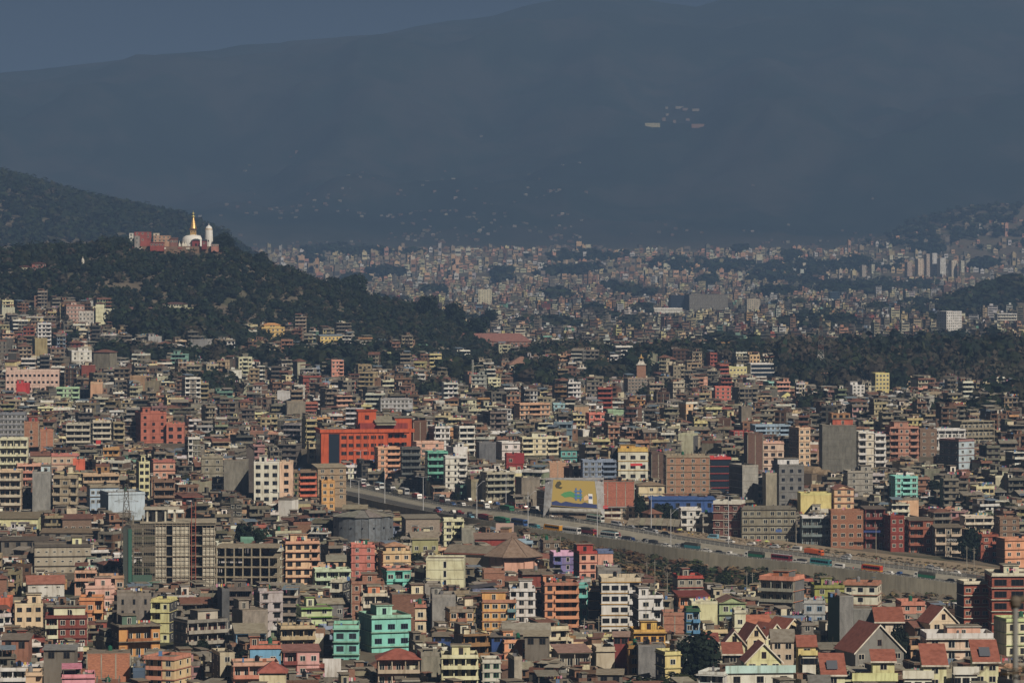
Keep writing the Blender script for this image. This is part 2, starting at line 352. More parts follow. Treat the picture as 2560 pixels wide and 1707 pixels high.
# guard rails
def guard_rail(A, N, w, label, i0, i1):
    t = thing('guard_rail', label, 'guard rail', tuple(A[i0])); G = Geo(); Gp = Geo(); c = alb((150, 150, 145))
    B = off(A, N, w)
    for i in range(i0, i1 - 1):
        p, q = B[i] - A[i0], B[i + 1] - A[i0]
        for h in (.55, .95): V, F = tube((p[0], p[1], p[2] + h), (q[0], q[1], q[2] + h), .09, n=4, cap=False); G.poly(V, F, c, 'plain')
        L = np.linalg.norm(q - p); k = max(1, int(L / 2.5))
        for j in range(k):
            r = p + (q - p) * j / k; Gp.box(r[0] - .07, r[0] + .07, r[1] - .07, r[1] + .07, r[2] - .3, r[2] + 1.1, c, 'plain')
    G.obj('rail', t); o = Gp.obj('posts', t); o.name = 'rail_post'; o['kind'] = 'stuff'
def iu(u): return int(np.argmin(abs(us - u)))
guard_rail(UP, UN, -5.9, 'grey guard rail between the upper road and the concrete bank', iu(880), iu(2440))
guard_rail(EP, EN, .1, 'low railing along the top edge of the retaining wall', iu(1290), iu(2440))
guard_rail(UP, UN, 5.9, 'guard rail on the dirt side of the far carriageway', iu(1950), iu(2440))
# ---------------------------------------------------------------- building generator
CONC = alb((118, 112, 102)); CONCL = alb((150, 144, 130)); BRICK = alb((134, 98, 76)); BRICKD = alb((104, 78, 64)); DARK = (.012, .014, .018)
ROOFTOP = alb((122, 112, 98)); RUST = alb((122, 80, 64)); REDT = alb((148, 82, 62)); WHITE = alb((214, 208, 195)); GREYS = alb((96, 96, 98)); SHEET = alb((132, 126, 112))
_wins = {}
def win_mesh(w, h, kind, fc):
    key = (round(w, 1), round(h, 1), kind, tuple(round(x, 2) for x in fc))
    if key in _wins: return _wins[key]
    w, h = key[0], key[1]; g = Geo(); f = .06
    if kind == 'door': g.box(-w / 2 - f, w / 2 + f, -.06, .03, -h / 2, h / 2 + f, fc, 'paint')
    else: g.box(-w / 2 - f, w / 2 + f, -.06, .03, -h / 2 - f, h / 2 + f, fc, 'paint')
    nb = 1 if w < 1.1 else (2 if w < 2.1 else 3); pw = w / nb
    for i in range(nb):
        pc = random.choice([DARK, DARK, DARK, (.03, .035, .04)])
        g.box(-w / 2 + i * pw + .05, -w / 2 + (i + 1) * pw - .05, -.075, .0, -h / 2 + .05, h / 2 - .05, pc, 'glass')
    if kind == 'shade': g.box(-w / 2 - .35, w / 2 + .35, -.55, 0, h / 2 + f, h / 2 + .2, tuple(x * .9 for x in fc), 'paint')
    _wins[key] = g.mesh('window'); return _wins[key]
class Indiv:                                 # every part its own object
    lod = 2
    def __init__(s, name, label, cat, loc, rz, group=None):
        s.root = thing(name, label, cat, loc, rz, group); s.parts = {}; s.n = 0
    def g(s, part):
        if part not in s.parts: s.parts[part] = Geo()
        return s.parts[part]
    def box(s, part, *a, **k): s.g(part).box(*a, **k)
    def poly(s, part, v, f, c, m='paint'): s.g(part).poly(v, f, c, m)
    def win(s, x, y, z, w, h, face, kind='win', fc=WHITE, part='window'):
        o = link(part, win_mesh(w, h, kind, fc), s.root, (x, y, z)); o.rotation_euler = (0, 0, {'F': 0, 'R': R(90), 'L': R(-90), 'B': R(180)}[face])
    def done(s):
        for p, g in s.parts.items():
            if not g.empty(): g.obj(p.split('#')[0], s.root)
        return s.root
class Mass:                                  # many far houses in one mesh
    lod = 1
    def __init__(s): s.G = Geo(); s.T = (0, 0, 0, 1, 0)
    def at(s, loc, rz): s.T = (*loc, math.cos(rz), math.sin(rz))
    def box(s, part, *a, **k): s.G.box(*a, T=s.T, **k)
    def poly(s, part, v, f, c, m='paint'): s.G.poly(v, f, c, m, T=s.T)
    def win(s, x, y, z, w, h, face, kind='win', fc=WHITE, part='window'):
        e = .05
        if face == 'F': v = [(x - w / 2, y - e, z - h / 2), (x + w / 2, y - e, z - h / 2), (x + w / 2, y - e, z + h / 2), (x - w / 2, y - e, z + h / 2)]
        elif face == 'R': v = [(x + e, y - w / 2, z - h / 2), (x + e, y + w / 2, z - h / 2), (x + e, y + w / 2, z + h / 2), (x + e, y - w / 2, z + h / 2)]
        else: v = [(x - e, y + w / 2, z - h / 2), (x - e, y - w / 2, z - h / 2), (x - e, y - w / 2, z + h / 2), (x - e, y + w / 2, z + h / 2)]
        s.G.poly(v, [(0, 1, 2, 3)], DARK, 'glass', T=s.T)
    def done(s): return None
def gable(K, part, x0, x1, y0, y1, z, h, axis, col, ov=.5, th=.18, mat='sheet', wallc=None):
    """gable roof; axis 'x' = ridge runs along x (slopes face front/back), 'y' = ridge runs away from the viewer (gable faces front)"""
    if axis == 'y':
        a, b, c = x0 - ov, x1 + ov, (x0 + x1) / 2; f, k = y0 - ov, y1 + ov
        k_ = h / max(c - x0, .1); e = -ov * k_
        V = []
        for y in (f, k): V += [(a, y, z + e), (c, y, z + h), (b, y, z + e), (a, y, z + e - th), (c, y, z + h - th), (b, y, z + e - th)]
    else:
        a, b, c = y0 - ov, y1 + ov, (y0 + y1) / 2; f, k = x0 - ov, x1 + ov
        e = -ov * h / max(c - y0, .1); V = []
        for x in (f, k): V += [(x, a, z + e), (x, c, z + h), (x, b, z + e), (x, a, z + e - th), (x, c, z + h - th), (x, b, z + e - th)]
    F = [(0, 1, 7, 6), (1, 2, 8, 7), (3, 9, 10, 4), (4, 10, 11, 5), (0, 6, 9, 3), (2, 5, 11, 8), (0, 3, 4, 1), (1, 4, 5, 2), (6, 7, 10, 9), (7, 8, 11, 10)]
    K.poly(part, V, F, col, mat)
    if wallc is not None:
        if axis == 'y': W = [(x0, y0, z - .1), (x1, y0, z - .1), ((x0 + x1) / 2, y0, z + h - th), (x0, y1, z - .1), (x1, y1, z - .1), ((x0 + x1) / 2, y1, z + h - th)]
        else: W = [(x1, y0, z - .1), (x1, y1, z - .1), (x1, (y0 + y1) / 2, z + h - th), (x0, y0, z - .1), (x0, y1, z - .1), (x0, (y0 + y1) / 2, z + h - th)]
        K.poly('gable_wall', W, [(0, 1, 2), (4, 3, 5), (0, 2, 5, 3), (1, 4, 5, 2)], wallc)
def hip(K, part, x0, x1, y0, y1, z, h, col, ov=.6, th=.15, mat='sheet'):
    a, b, c, d = x0 - ov, x1 + ov, y0 - ov, y1 + ov; w, l = b - a, d - c; e = z - .1
    if w > l: r0, r1 = (a + l / 2, (c + d) / 2), (b - l / 2, (c + d) / 2)
    else: r0, r1 = ((a + b) / 2, c + w / 2), ((a + b) / 2, d - w / 2)
    V = [(a, c, e), (b, c, e), (b, d, e), (a, d, e), (*r0, z + h), (*r1, z + h), (a, c, e - th), (b, c, e - th), (b, d, e - th), (a, d, e - th)]
    if w > l: F = [(0, 1, 5, 4), (1, 2, 5), (2, 3, 4, 5), (3, 0, 4)]
    else: F = [(0, 1, 4), (1, 2, 5, 4), (2, 3, 5), (3, 0, 4, 5)]
    F += [(0, 6, 7, 1), (1, 7, 8, 2), (2, 8, 9, 3), (3, 9, 6, 0), (9, 8, 7, 6)]
    K.poly(part, V, F, col, mat)
def shed(K, part, x0, x1, y0, y1, z0, z1, col, th=.15, mat='sheet', axis='y'):
    if axis == 'y': V = [(x0, y0, z0), (x1, y0, z0), (x1, y1, z1), (x0, y1, z1)]
    else: V = [(x0, y0, z0), (x1, y0, z1), (x1, y1, z1), (x0, y1, z0)]
    V += [(a, b, c - th) for a, b, c in V]
    K.poly(part, V, [(0, 1, 2, 3), (7, 6, 5, 4), (0, 4, 5, 1), (1, 5, 6, 2), (2, 6, 7, 3), (3, 7, 4, 0)], col, mat)
def parapet(K, x0, x1, y0, y1, z, h, col, part='parapet', t=.16, mat='paint', top=None):
    K.box(part, x0, x1, y0, y0 + t, z, z + h, col, mat, top=top); K.box(part, x0, x1, y1 - t, y1, z, z + h, col, mat, top=top)
    K.box(part, x0, x0 + t, y0 + t, y1 - t, z, z + h, col, mat, top=top); K.box(part, x1 - t, x1, y0 + t, y1 - t, z, z + h, col, mat, top=top)
def house(K, W, D, n, sh, col, ext=3, bay='', bf=.38, p=.35, bp=1.0, side=None, smat='conc', led=None, bal=None, par=None, ph=.75, win=(1.4, 1.35), nx=None, wk='win', wc=WHITE,
          pent=None, pc=None, roof='flat', rc=None, rh=2.2, mat='paint', grid=False, posts=0, sidewin=1, nowin=False, ground=None, rs=0, glassfront=False, top_open=False):
    side = side or col; led = led or tuple(min(.8, x * 1.05) for x in col); bal = bal or led; par = par or led
    H = n * sh; x0, x1 = -W / 2, W / 2; y0, y1 = -D / 2, D / 2; r = 1.5 if bay else 0
    L2 = K.lod >= 1.5; L1 = K.lod >= 1
    main = dict(side=side, smat=smat, top=ROOFTOP)
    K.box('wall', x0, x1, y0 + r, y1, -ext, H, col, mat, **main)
    segs = []                                # (xa, xb, recessed)
    bw = W * bf
    if bay == 'L': segs = [(x0, x0 + bw, 1), (x0 + bw, x1, 0)]
    elif bay == 'R': segs = [(x0, x1 - bw, 0), (x1 - bw, x1, 1)]
    elif bay == 'C': segs = [(x0, -bw / 2, 0), (-bw / 2, bw / 2, 1), (bw / 2, x1, 0)]
    elif bay == 'LR': segs = [(x0, x0 + bw * .8, 1), (x0 + bw * .8, x1 - bw * .8, 0), (x1 - bw * .8, x1, 1)]
    elif bay == 'F': segs = [(x0, x1, 1)]
    else: segs = [(x0, x1, 0)]
    for xa, xb, rec in segs:
        if not rec and r: K.box('wall', xa, xb, y0, y0 + r, -ext, H - .2, col, mat, **main)
    i0 = -1 if ext > 4 else 0
    for i in range(1, n + 1):                # slabs
        z = i * sh
        if p > 0 or i == n:
            q = max(p, .05)
            K.box('floor_slab#%d' % i if L2 else 's', x0 - min(q, .3), x1 + min(q, .3), y0 - q, y1 + .05, z - .22, z + (.02 if i == n else -.02), led, 'paint', top=ROOFTOP)
    for k, (xa, xb, rec) in enumerate(segs):
        w = xb - xa
        if rec:
            for i in range(0, n):
                z = i * sh
                if i > 0:
                    q = bp
                    K.box('balcony#%d_%d' % (i, k) if L2 else 'b', xa - .05, xb + .05, y0 - q, y0 - q + .1, z - .2, z + .85, bal)
                    K.box('balcony#%d_%d' % (i, k) if L2 else 'b', xa - .05, xb + .05, y0 - q + .1, y0 + r - .05, z - .2, z - .03, bal)
                    if L1: K.box('balcony#%d_%d' % (i, k) if L2 else 'b', xa - .05, xa + .05, y0 - q + .1, y0, z, z + .85, bal)
                if L1 and not nowin:
                    m = max(1, int(w / 2.2))
                    for j in range(m): K.win(xa + w * (j + .5) / m, y0 + r, z + 1.15, min(1.3, w / m * .7), 2.0, 'F', 'door', wc, 'door' if j == 0 else 'window')
            if L2 and w > 2:
                for xx in ((xa + .12, xb - .12) if bay != 'F' else tuple(np.linspace(xa + .15, xb - .15, max(2, int(w / 3.2) + 1)))):
                    K.box('pillar#%d%.1f' % (k, xx), xx - .14, xx + .14, y0 - .02, y0 + .26, -ext, H - .23, bal)
        elif not nowin:
            m = nx if (nx and len(segs) == 1) else max(1, int(w / 2.7 + .3))
            cw = [random.choice([.7, 1, 1, 1.25]) if not nx else 1 for _ in range(m)]
            if not L1: m = min(m, 3)
            for i in range(i0, n):
                if glassfront: continue
                for j in range(m):
                    if L1 and random.random() < .04: continue
                    K.win(xa + w * (j + .5) / m, y0 if (not bay or not rec) else y0 + r, i * sh + 1.5, min(win[0] * cw[j], w / m * .72), win[1], 'F', wk, wc)
    if glassfront:
        for i in range(n): K.box('glazing#%d' % i if L2 else 'g', x0 + .3, x1 - .3, y0 - .06, y0, i * sh + .5, i * sh + sh - .3, (.02, .03, .045), 'glass')
    if sidewin and L1 and not nowin:
        m = max(1, int(D / 4.5))
        for f, xx in (('L', x0), ('R', x1)):
            if smat != 'paint' and random.random() < .5: continue
            for i in range(n):
                for j in range(m): K.win(xx, y0 + r + (D - r) * (j + .5) / m, i * sh + 1.5, 1.0, 1.2, f, 'win', wc)
    if grid and L1:                          # concrete frame proud of brick infill
        c = CONCL
        for f in range(0, max(2, int(W / 3.6)) + 1):
            xx = x0 + W * f / max(2, int(W / 3.6)); K.box('column#%d' % f if L2 else 'c', xx - .17, xx + .17, y0 - .06, y0 + .05, -ext, H - .22, c, 'conc')
        for f in range(0, max(2, int(D / 4)) + 1):
            yy = y0 + D * f / max(2, int(D / 4))
            K.box('column#L%d' % f if L2 else 'c', x0 - .06, x0 + .05, yy - .17, yy + .17, -ext, H - .22, c, 'conc')
    # roof
    rc = rc or RUST
    if roof == 'flat':
        if ph > .1: parapet(K, x0 - .02, x1 + .02, y0 - .02, y1 + .02, H, ph, par, top=tuple(x * .9 for x in par))
        if pent:
            a, b = x0 + W * pent[0], x0 + W * pent[1]; ya, yb = y1 - D * random.uniform(.45, .7), y1 - .3; hh = 2.5 + (random.random() * .4); pc_ = pc or col
            K.box('stair_tower', a, b, ya, yb, H, H + hh, pc_, mat, side=side, smat=smat)
            K.box('stair_tower_roof', a - .35, b + .35, ya - .45, yb + .2, H + hh, H + hh + .16, led, top=ROOFTOP)
            if L1: K.win((a + b) / 2, ya, H + 1.1, min(1.1, (b - a) * .5), 1.8, 'F', 'door', wc, 'door')
        if posts and L1:                     # sheet roof on posts over part of the terrace
            a, b = (x0 + .4, x0 + W * .55) if posts == 1 else (x0 + W * .45, x1 - .4); ya, yb = y0 + .6, y1 - D * .2; hh = 2.3
            for xx in (a, b):
                for yy in (ya, yb): K.box('terrace_post#%.1f%.1f' % (xx, yy) if L2 else 'p', xx - .06, xx + .06, yy - .06, yy + .06, H, H + hh, CONC, 'plain')
            shed(K, 'terrace_roof', a - .5, b + .5, ya - .5, yb + .4, H + hh, H + hh + .5, rc)
        if top_open:
            for f in np.linspace(0, 1, max(3, int(W / 3) + 1)):
                for yy in (y0 + .2, y1 - .2):
                    xx = x0 + .2 + (W - .4) * f; K.box('roof_column#%.2f%.1f' % (f, yy) if L2 else 'p', xx - .15, xx + .15, yy - .15, yy + .15, H, H + 1.6 + random.random() * .8, CONC, 'conc')
    elif roof == 'gy': gable(K, 'roof', x0, x1, y0, y1, H + .03, rh, 'y', rc, wallc=col)
    elif roof == 'gx': gable(K, 'roof', x0, x1, y0, y1, H + .03, rh, 'x', rc, wallc=side)
    elif roof == 'hip': hip(K, 'roof', x0, x1, y0, y1, H + .2, rh, rc)
    elif roof == 'shed': shed(K, 'roof', x0 - .5, x1 + .5, y0 - .6, y1 + .4, H + .2, H + .2 + rh, rc)
    elif roof == 'shedx': shed(K, 'roof', x0 - .5, x1 + .5, y0 - .6, y1 + .4, H + .2, H + .2 + rh, rc, axis='x')
    elif roof == 'hips':                     # parapet terrace with a smaller hip-roofed room
        parapet(K, x0, x1, y0, y1, H, ph, par); a, b = x0 + W * .15, x1 - W * .15
        K.box('top_room', a, b, y0 + D * .25, y1 - .5, H, H + 2.3, col, mat, side=side, smat=smat); hip(K, 'roof', a, b, y0 + D * .25, y1 - .5, H + 2.4, rh, rc)
        if L1:
            K.win((a + b) / 2 - 1, y0 + D * .25, H + 1.2, 1.1, 1.4, 'F', wk, wc); K.win((a + b) / 2 + 1.2, y0 + D * .25, H + 1.2, 1.1, 1.4, 'F', wk, wc)

PLACED = []      # dict(u0,u1,vt,vb,s,X,Y,r,short)
def hue(c):
    return c
def place_rect(u0, u1, vt, vb, s, f=.12, Dt=10.0):
    """silhouette in the picture -> width, depth, yaw, centre"""
    Wt = (u1 - u0) / s; sg = 1 if f >= 0 else -1; f = abs(f)
    th = math.asin(min(.72, max(.03, f * Wt / Dt))); D = min(Dt, 18)
    W = max(2.0, (Wt - D * math.sin(th)) / math.cos(th))
    d = 10000 / s; X = ((u0 + u1) / 2 - 1280) / s; Y = d + D / 2 * math.cos(th) + W / 2 * math.sin(th) * .5
    X *= Y / d
    return W, D, sg * th, X, Y
def s_here(u, v):
    vE = np.interp(u, eu, [e[2] for e in EDGE]); vU = np.interp(u, uu, [e[1] for e in UPR]) - 2
    if u < 860 or v > vE: 
        s = (v - 576) / 116
        if u >= 860: s = max(s, np.interp(u, eu, [e[3] for e in EDGE]) + .22)
        elif v < 1210: s = np.interp(v, [850, 900, 960, 1040, 1110, 1210], [3.2, 3.35, 3.65, 4.2, 4.8, 5.45])
        return s
    return float(np.interp(v, [960, 1040, 1110, vU], [3.6, 4.2, 4.85, np.interp(u, uu, [e[2] for e in UPR]) - .14]))
def register(u0, u1, vt, vb, s, X, Y, r, short, obj=None, kind='h', desc=None):
    PLACED.append(dict(u0=u0, u1=u1, vt=vt, vb=vb, s=s, X=X, Y=Y, r=r, short=short, obj=obj, kind=kind, desc=desc))
def B(u0, u1, vt, vb, col, label, short=None, s=None, n=None, f=None, D=None, name='town_house', cat='house', pv=None, **o):
    u0, u1 = u0, u1
    uc = (u0 + u1) / 2; s = s or s_here(uc, vb + 6)
    if uc > 700 and vb < np.interp(uc, uu, [e[1] for e in UPR]) - 4: s = min(s, np.interp(uc, uu, [e[2] for e in UPR]) - .15)
    if vb < 1060 and not o.pop('keep', 0): s = min(s_solve(uc, vb + 3), 4.6)
    f = random.uniform(.07, .2) if f is None else f
    D = D or random.uniform(9, 12)
    W, D, th, X, Y = place_rect(u0, u1, vt, vb, s, f, D)
    ztop = CAMZ - (vt - YH) / s; H = (vb - vt) / s
    ph = o.get('ph', .75) if o.get('roof', 'flat') == 'flat' else 0
    if o.get('roof') in ('gy', 'gx', 'hip', 'shed', 'shedx'): ph = o.get('rh', 2.2) + .1
    H = max(2.4, H - ph); n = n or max(1, round(H / 3.1)); sh = H / n
    zb = ztop - ph - H; gt = tz(X, Y); ext = max(.6, zb - gt + .8)
    if ext > 3.5 and s > 1.1: k = int((ext - 1.0) / sh); n += k; zb -= k * sh; ext -= k * sh
    c = alb(col) if max(col) > 1 else col
    K = Indiv(name, label, cat, (X, Y, zb), th)
    for q in ('side', 'led', 'bal', 'par', 'wc', 'rc', 'pc'):
        if q in o and o[q] is not None and max(o[q]) > 1: o[q] = alb(o[q])
    house(K, W, D, n, sh, c, ext=max(ext, .6), **o); r = K.done()
    register(u0, u1, vt, pv or vb, s, X, Y, max(W, D) / 2, short, r)
    return r, W, D, n * sh, (X, Y, zb), th
DG = (74, 74, 78); BK = (140, 96, 74); MB = (106, 84, 70); CR = (222, 204, 160); WH = (210, 204, 192); PK = (214, 150, 128); PE = (220, 172, 130); GR = (140, 134, 124)
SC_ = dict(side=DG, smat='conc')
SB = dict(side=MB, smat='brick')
# ---- rows below the road, left to right (pixel frame of the photograph, metres through its scale)
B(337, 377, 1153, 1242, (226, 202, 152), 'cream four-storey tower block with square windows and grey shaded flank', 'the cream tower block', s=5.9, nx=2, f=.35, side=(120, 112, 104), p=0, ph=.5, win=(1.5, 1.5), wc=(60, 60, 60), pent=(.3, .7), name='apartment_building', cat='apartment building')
B(80, 131, 1178, 1290, (136, 136, 134), 'tall blank grey plastered slab wall house with white and blue rooftop room', 'the blank grey slab building', s=6.0, f=.12, nowin=True, sidewin=0, mat='conc', pent=(.45, .95), pc=(178, 200, 214), p=0, D=14, name='apartment_building', cat='apartment building')
B(133, 196, 1190, 1280, (150, 136, 112), 'grey-tan building with open verandas on four floors beside the blank slab', 'the tan veranda building', s=6.0, bay='LR', bal=(160, 146, 122), f=.05, n=4)
B(0, 56, 1175, 1282, (196, 170, 140), 'row building with white washing on its long balconies at the left picture edge', 'the washing-hung balcony building', s=6.0, bay='F', bal=(186, 178, 160), f=.05, n=5)
B(215, 300, 1213, 1262, (150, 176, 205), 'pale blue two-storey building with tan flat roof left of cream tower', 'the small pale blue building', s=6.0, n=2, nx=5, p=.5, led=(140, 130, 110), side=(110, 130, 160))
B(246, 366, 1230, 1286, (166, 186, 206), 'long pale sky-blue workshop with blank front wall', 'the sky-blue workshop', s=6.1, n=1, nx=1, f=.32, D=22, side=(104, 124, 150), p=.3, win=(1.8, .5), rc=SHEET)
B(-12, 101, 1287, 1320, (222, 208, 150), 'long cream warehouse with a row of small windows and grey plinth', 'the long cream warehouse', s=6.3, n=1, nx=6, roof='shed', rh=1.4, rc=(128, 116, 92), p=0, win=(.9, .45), f=.03, D=20, name='warehouse', cat='warehouse')
B(78, 232, 1360, 1437, (160, 152, 136), 'long pale grey three-storey building with strip of small top windows', 'the long pale grey building', s=6.9, n=3, nx=7, f=.1, p=.45, led=(86, 80, 74), win=(1.0, .6), pent=(.68, .85), pc=(226, 206, 150), D=16, name='apartment_building', cat='apartment building')
B(150, 232, 1290, 1330, (120, 100, 86), 'low brick workshop with rusty red roof left of construction tower', None, s=6.4, n=1, roof='shed', rh=1, rc=RUST, mat='brick')
B(60, 165, 1440, 1500, (190, 190, 188), 'white house with long rusty red sheet roof and two slit windows', 'the white house with the rust roof', s=7.4, roof='gx', rh=2.2, rc=(158, 96, 76), n=2, nx=3, win=(1.2, .5), p=0, D=12)
B(185, 245, 1425, 1470, (196, 150, 124), 'salmon two-tier house with pink balcony bands below the grey building', None, s=7.3, bay='F', bal=(200, 146, 120), posts=1)
B(245, 312, 1438, 1472, (180, 140, 110), 'peach low house with scalloped pink sheet awnings', None, s=7.4, bay='C', bal=(206, 156, 130))
B(0, 30, 1493, 1530, (205, 96, 58), 'bright orange block with one green window at the left edge', 'the bright orange block', s=7.9, n=1, nx=1, p=0, wc=(60, 110, 70), f=.06)
B(30, 112, 1508, 1584, (214, 184, 148), 'plain beige stepped house with dark square windows beside the orange block', 'the beige stepped house', s=7.9, n=3, nx=3, p=0, ph=.4, wc=(60, 58, 54), win=(1.5, 1.3), pent=(.45, .95), f=.16)
B(207, 290, 1463, 1520, (214, 160, 146), 'pink plastered house with twin sash windows and a green tank', 'the pink sash-window house', s=7.6, nx=2, p=.3, pent=(.35, .9))
B(197, 262, 1493, 1560, (196, 120, 66), 'orange-trimmed house with verandas and grey middle bay', None, s=7.95, bay='R', bal=(220, 150, 84), led=(206, 130, 70))
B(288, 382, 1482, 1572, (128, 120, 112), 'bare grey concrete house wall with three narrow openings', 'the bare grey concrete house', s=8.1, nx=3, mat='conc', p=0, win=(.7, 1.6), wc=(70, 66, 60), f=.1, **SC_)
B(110, 222, 1537, 1618, (132, 58, 50), 'maroon and cream house with red roof trim and white windows', 'the maroon and cream house', s=8.3, n=3, nx=3, p=.5, led=(120, 52, 46), bay='L', bf=.3, bal=(228, 216, 170), pc=(228, 216, 170), pent=(.2, .95), side=(226, 214, 170), smat='paint', f=.08)
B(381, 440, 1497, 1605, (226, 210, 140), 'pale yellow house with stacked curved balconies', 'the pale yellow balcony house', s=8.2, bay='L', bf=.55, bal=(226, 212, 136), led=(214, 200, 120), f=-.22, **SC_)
B(433, 570, 1548, 1635, (168, 162, 150), 'grey corner apartment house with dark balcony bands and red doors', 'the grey corner apartment house', s=8.4, bay='F', bal=(150, 146, 138), led=(120, 118, 114), f=.3, side=(104, 104, 106), wc=(150, 70, 50), pent=(.4, .9))
B(540, 577, 1470, 1600, (88, 90, 94), 'tall narrow dark grey cement tower house', 'the narrow dark cement tower', s=8.05, nowin=True, mat='conc', p=0, f=.5, side=(84, 86, 90), sidewin=0, D=12)
B(577, 672, 1524, 1600, (140, 130, 120), 'rough grey plastered blank house with sloping sheet roof in front', 'the rough plastered blank house', s=8.2, nowin=True, mat='conc', p=0, ph=.2, f=.35, side=(126, 118, 108), sidewin=0, pent=(.05, .45))
B(580, 668, 1568, 1612, (90, 130, 170), 'blue shack under a wide pale sheet roof', None, s=8.45, roof='shed', rh=1.6, rc=(150, 142, 122), bay='F', bal=(90, 140, 180), n=1, D=13)
B(275, 402, 1562, 1640, (196, 136, 56), 'ochre house with deep overhanging curved concrete roof and dark verandas', 'the ochre veranda house', s=8.6, n=2, bay='C', bf=.6, p=1.2, led=(122, 112, 96), bal=(150, 90, 44), f=.22, side=(70, 44, 30), smat='paint', ph=.2, pent=(.15, .5), pc=(80, 110, 96))
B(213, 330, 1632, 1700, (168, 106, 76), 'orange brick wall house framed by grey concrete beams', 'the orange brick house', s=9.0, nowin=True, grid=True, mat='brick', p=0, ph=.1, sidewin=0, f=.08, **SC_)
B(330, 366, 1668, 1710, (70, 92, 120), 'small house wrapped in a dark blue tarpaulin sheet', None, s=9.3, nowin=True, p=0, sidewin=0, n=1)
B(363, 475, 1640, 1722, (226, 178, 128), 'peach house with an arched niche on its tall side wall', 'the peach house with the arched niche', s=9.2, bay='L', bf=.6, bal=(206, 132, 104), led=(200, 126, 100), nx=1, f=-.3, side=(226, 178, 128), smat='paint')
B(0, 100, 1668, 1725, (206, 214, 196), 'mint and white terrace houses with white railings', None, s=9.2, bay='F', bal=(218, 222, 206), par=(222, 226, 212), f=.05)
B(60, 110, 1680, 1730, (206, 172, 140), 'peach house with tan roof bands in bottom left corner', None, s=9.35, bay='R', bal=(160, 96, 76))
B(150, 242, 1685, 1735, (214, 140, 160), 'house with bright pink awning roofs at the bottom edge', None, s=9.6, posts=1, rc=(206, 120, 150), p=.5, led=(214, 130, 150))
B(525, 590, 1630, 1710, (170, 160, 136), 'plain tan concrete wall house with dark grey left flank', None, s=9.2, nx=1, p=0, f=.45, **SC_)
B(620, 705, 1612, 1660, (92, 160, 205), 'bright sky-blue house with outside staircase and orange parapet', 'the sky-blue house', s=9.0, nx=2, p=.4, led=(190, 106, 82), pent=(.0, .3), pc=BK, f=.1)
B(575, 700, 1655, 1725, (196, 150, 130), 'salmon three-tier house with blue shutters and balconies', None, s=9.3, bay='F', bal=(190, 116, 92), f=.1)
B(648, 716, 1655, 1725, (216, 196, 160), 'cream turret house with pyramid-shaped red roof in the left foreground', 'the cream turret with red pyramid roof', s=9.7, roof='hip', rh=2.6, rc=(156, 80, 68), n=1, nx=2, p=0, f=.02, D=7.5, win=(.8, 1.1))
B(702, 800, 1618, 1690, (206, 150, 150), 'pink house with rust-red flat roof and dark corner veranda', None, s=9.0, bay='L', bal=(134, 62, 60), roof='shed', rh=.9, rc=(146, 96, 88))
B(940, 1050, 1625, 1712, (170, 120, 104), 'red-brown house with broad pyramid roof and terrace in centre foreground', 'the house with the broad red pyramid roof', s=9.1, roof='hip', rh=2.4, rc=(150, 78, 62), bay='F', bal=(176, 160, 140), f=.06)
B(690, 790, 1563, 1650, (190, 168, 130), 'unfinished tan concrete frame building in front of turquoise school', 'the unfinished tan frame', s=8.7, bay='F', bal=(176, 156, 120), p=.9, led=(178, 158, 122), side=(60, 70, 66), top_open=True, f=.15)
B(833, 900, 1562, 1665, (104, 190, 182), 'lower turquoise school wing with paired dark windows', 'the lower turquoise wing', s=8.55, nx=2, win=(2.0, 1.5), wc=(60, 80, 110), p=.9, led=(120, 196, 176), ph=1.0, f=0.02, D=14, n=3)
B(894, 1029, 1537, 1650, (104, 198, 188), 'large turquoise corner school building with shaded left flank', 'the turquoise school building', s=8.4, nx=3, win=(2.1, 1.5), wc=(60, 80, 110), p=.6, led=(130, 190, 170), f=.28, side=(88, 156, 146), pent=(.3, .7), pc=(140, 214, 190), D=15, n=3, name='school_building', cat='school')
B(738, 832, 1518, 1560, (180, 200, 150), 'pale house with bright lime-green roof slabs and green tank', 'the lime-green roofed house', s=8.2, p=1.0, led=(112, 176, 50), ph=.2, pent=(.25, .5), pc=(190, 200, 160), nx=2)
B(785, 860, 1497, 1540, (110, 110, 112), 'dark grey house with pale sheet roof', None, s=7.95, roof='gx', rh=1.2, rc=(150, 142, 122))
B(828, 873, 1448, 1502, (206, 196, 178), 'narrow white house with stacked square balconies below the red tower', None, s=7.65, bay='L', bf=.8, bal=(214, 206, 190), f=-.35, **SC_)
B(873, 962, 1452, 1530, (150, 104, 84), 'brick house with red washing on the roof and white window bay', 'the brick house with red washing', s=7.75, grid=True, mat='brick', p=.2, bay='C', bal=(206, 196, 180), pent=(.35, .8), **SB)
B(905, 970, 1482, 1545, (200, 190, 170), 'white terraced house with orange upper room and broken balconies', None, s=8.0, bay='F', bal=(206, 200, 184), pc=(220, 130, 80), pent=(.2, .7))
B(972, 1066, 1485, 1590, (120, 84, 68), 'dark brick side wall of stepped house with pale roof room', 'the dark brick stepped house', s=8.05, nowin=True, mat='brick', p=0, sidewin=0, f=.1, ph=.2, pent=(.6, .95), pc=(222, 196, 164), **SB)
B(1036, 1066, 1510, 1580, (222, 186, 152), 'narrow pale pink house with white triple windows', 'the narrow pale pink house', s=8.35, nx=1, win=(1.6, 1.5), p=.5, led=(184, 116, 96), f=.05)
B(1057, 1104, 1458, 1505, (142, 138, 132), 'small blank grey concrete block behind cream school', None, s=7.75, nowin=True, mat='conc', p=0, sidewin=0)
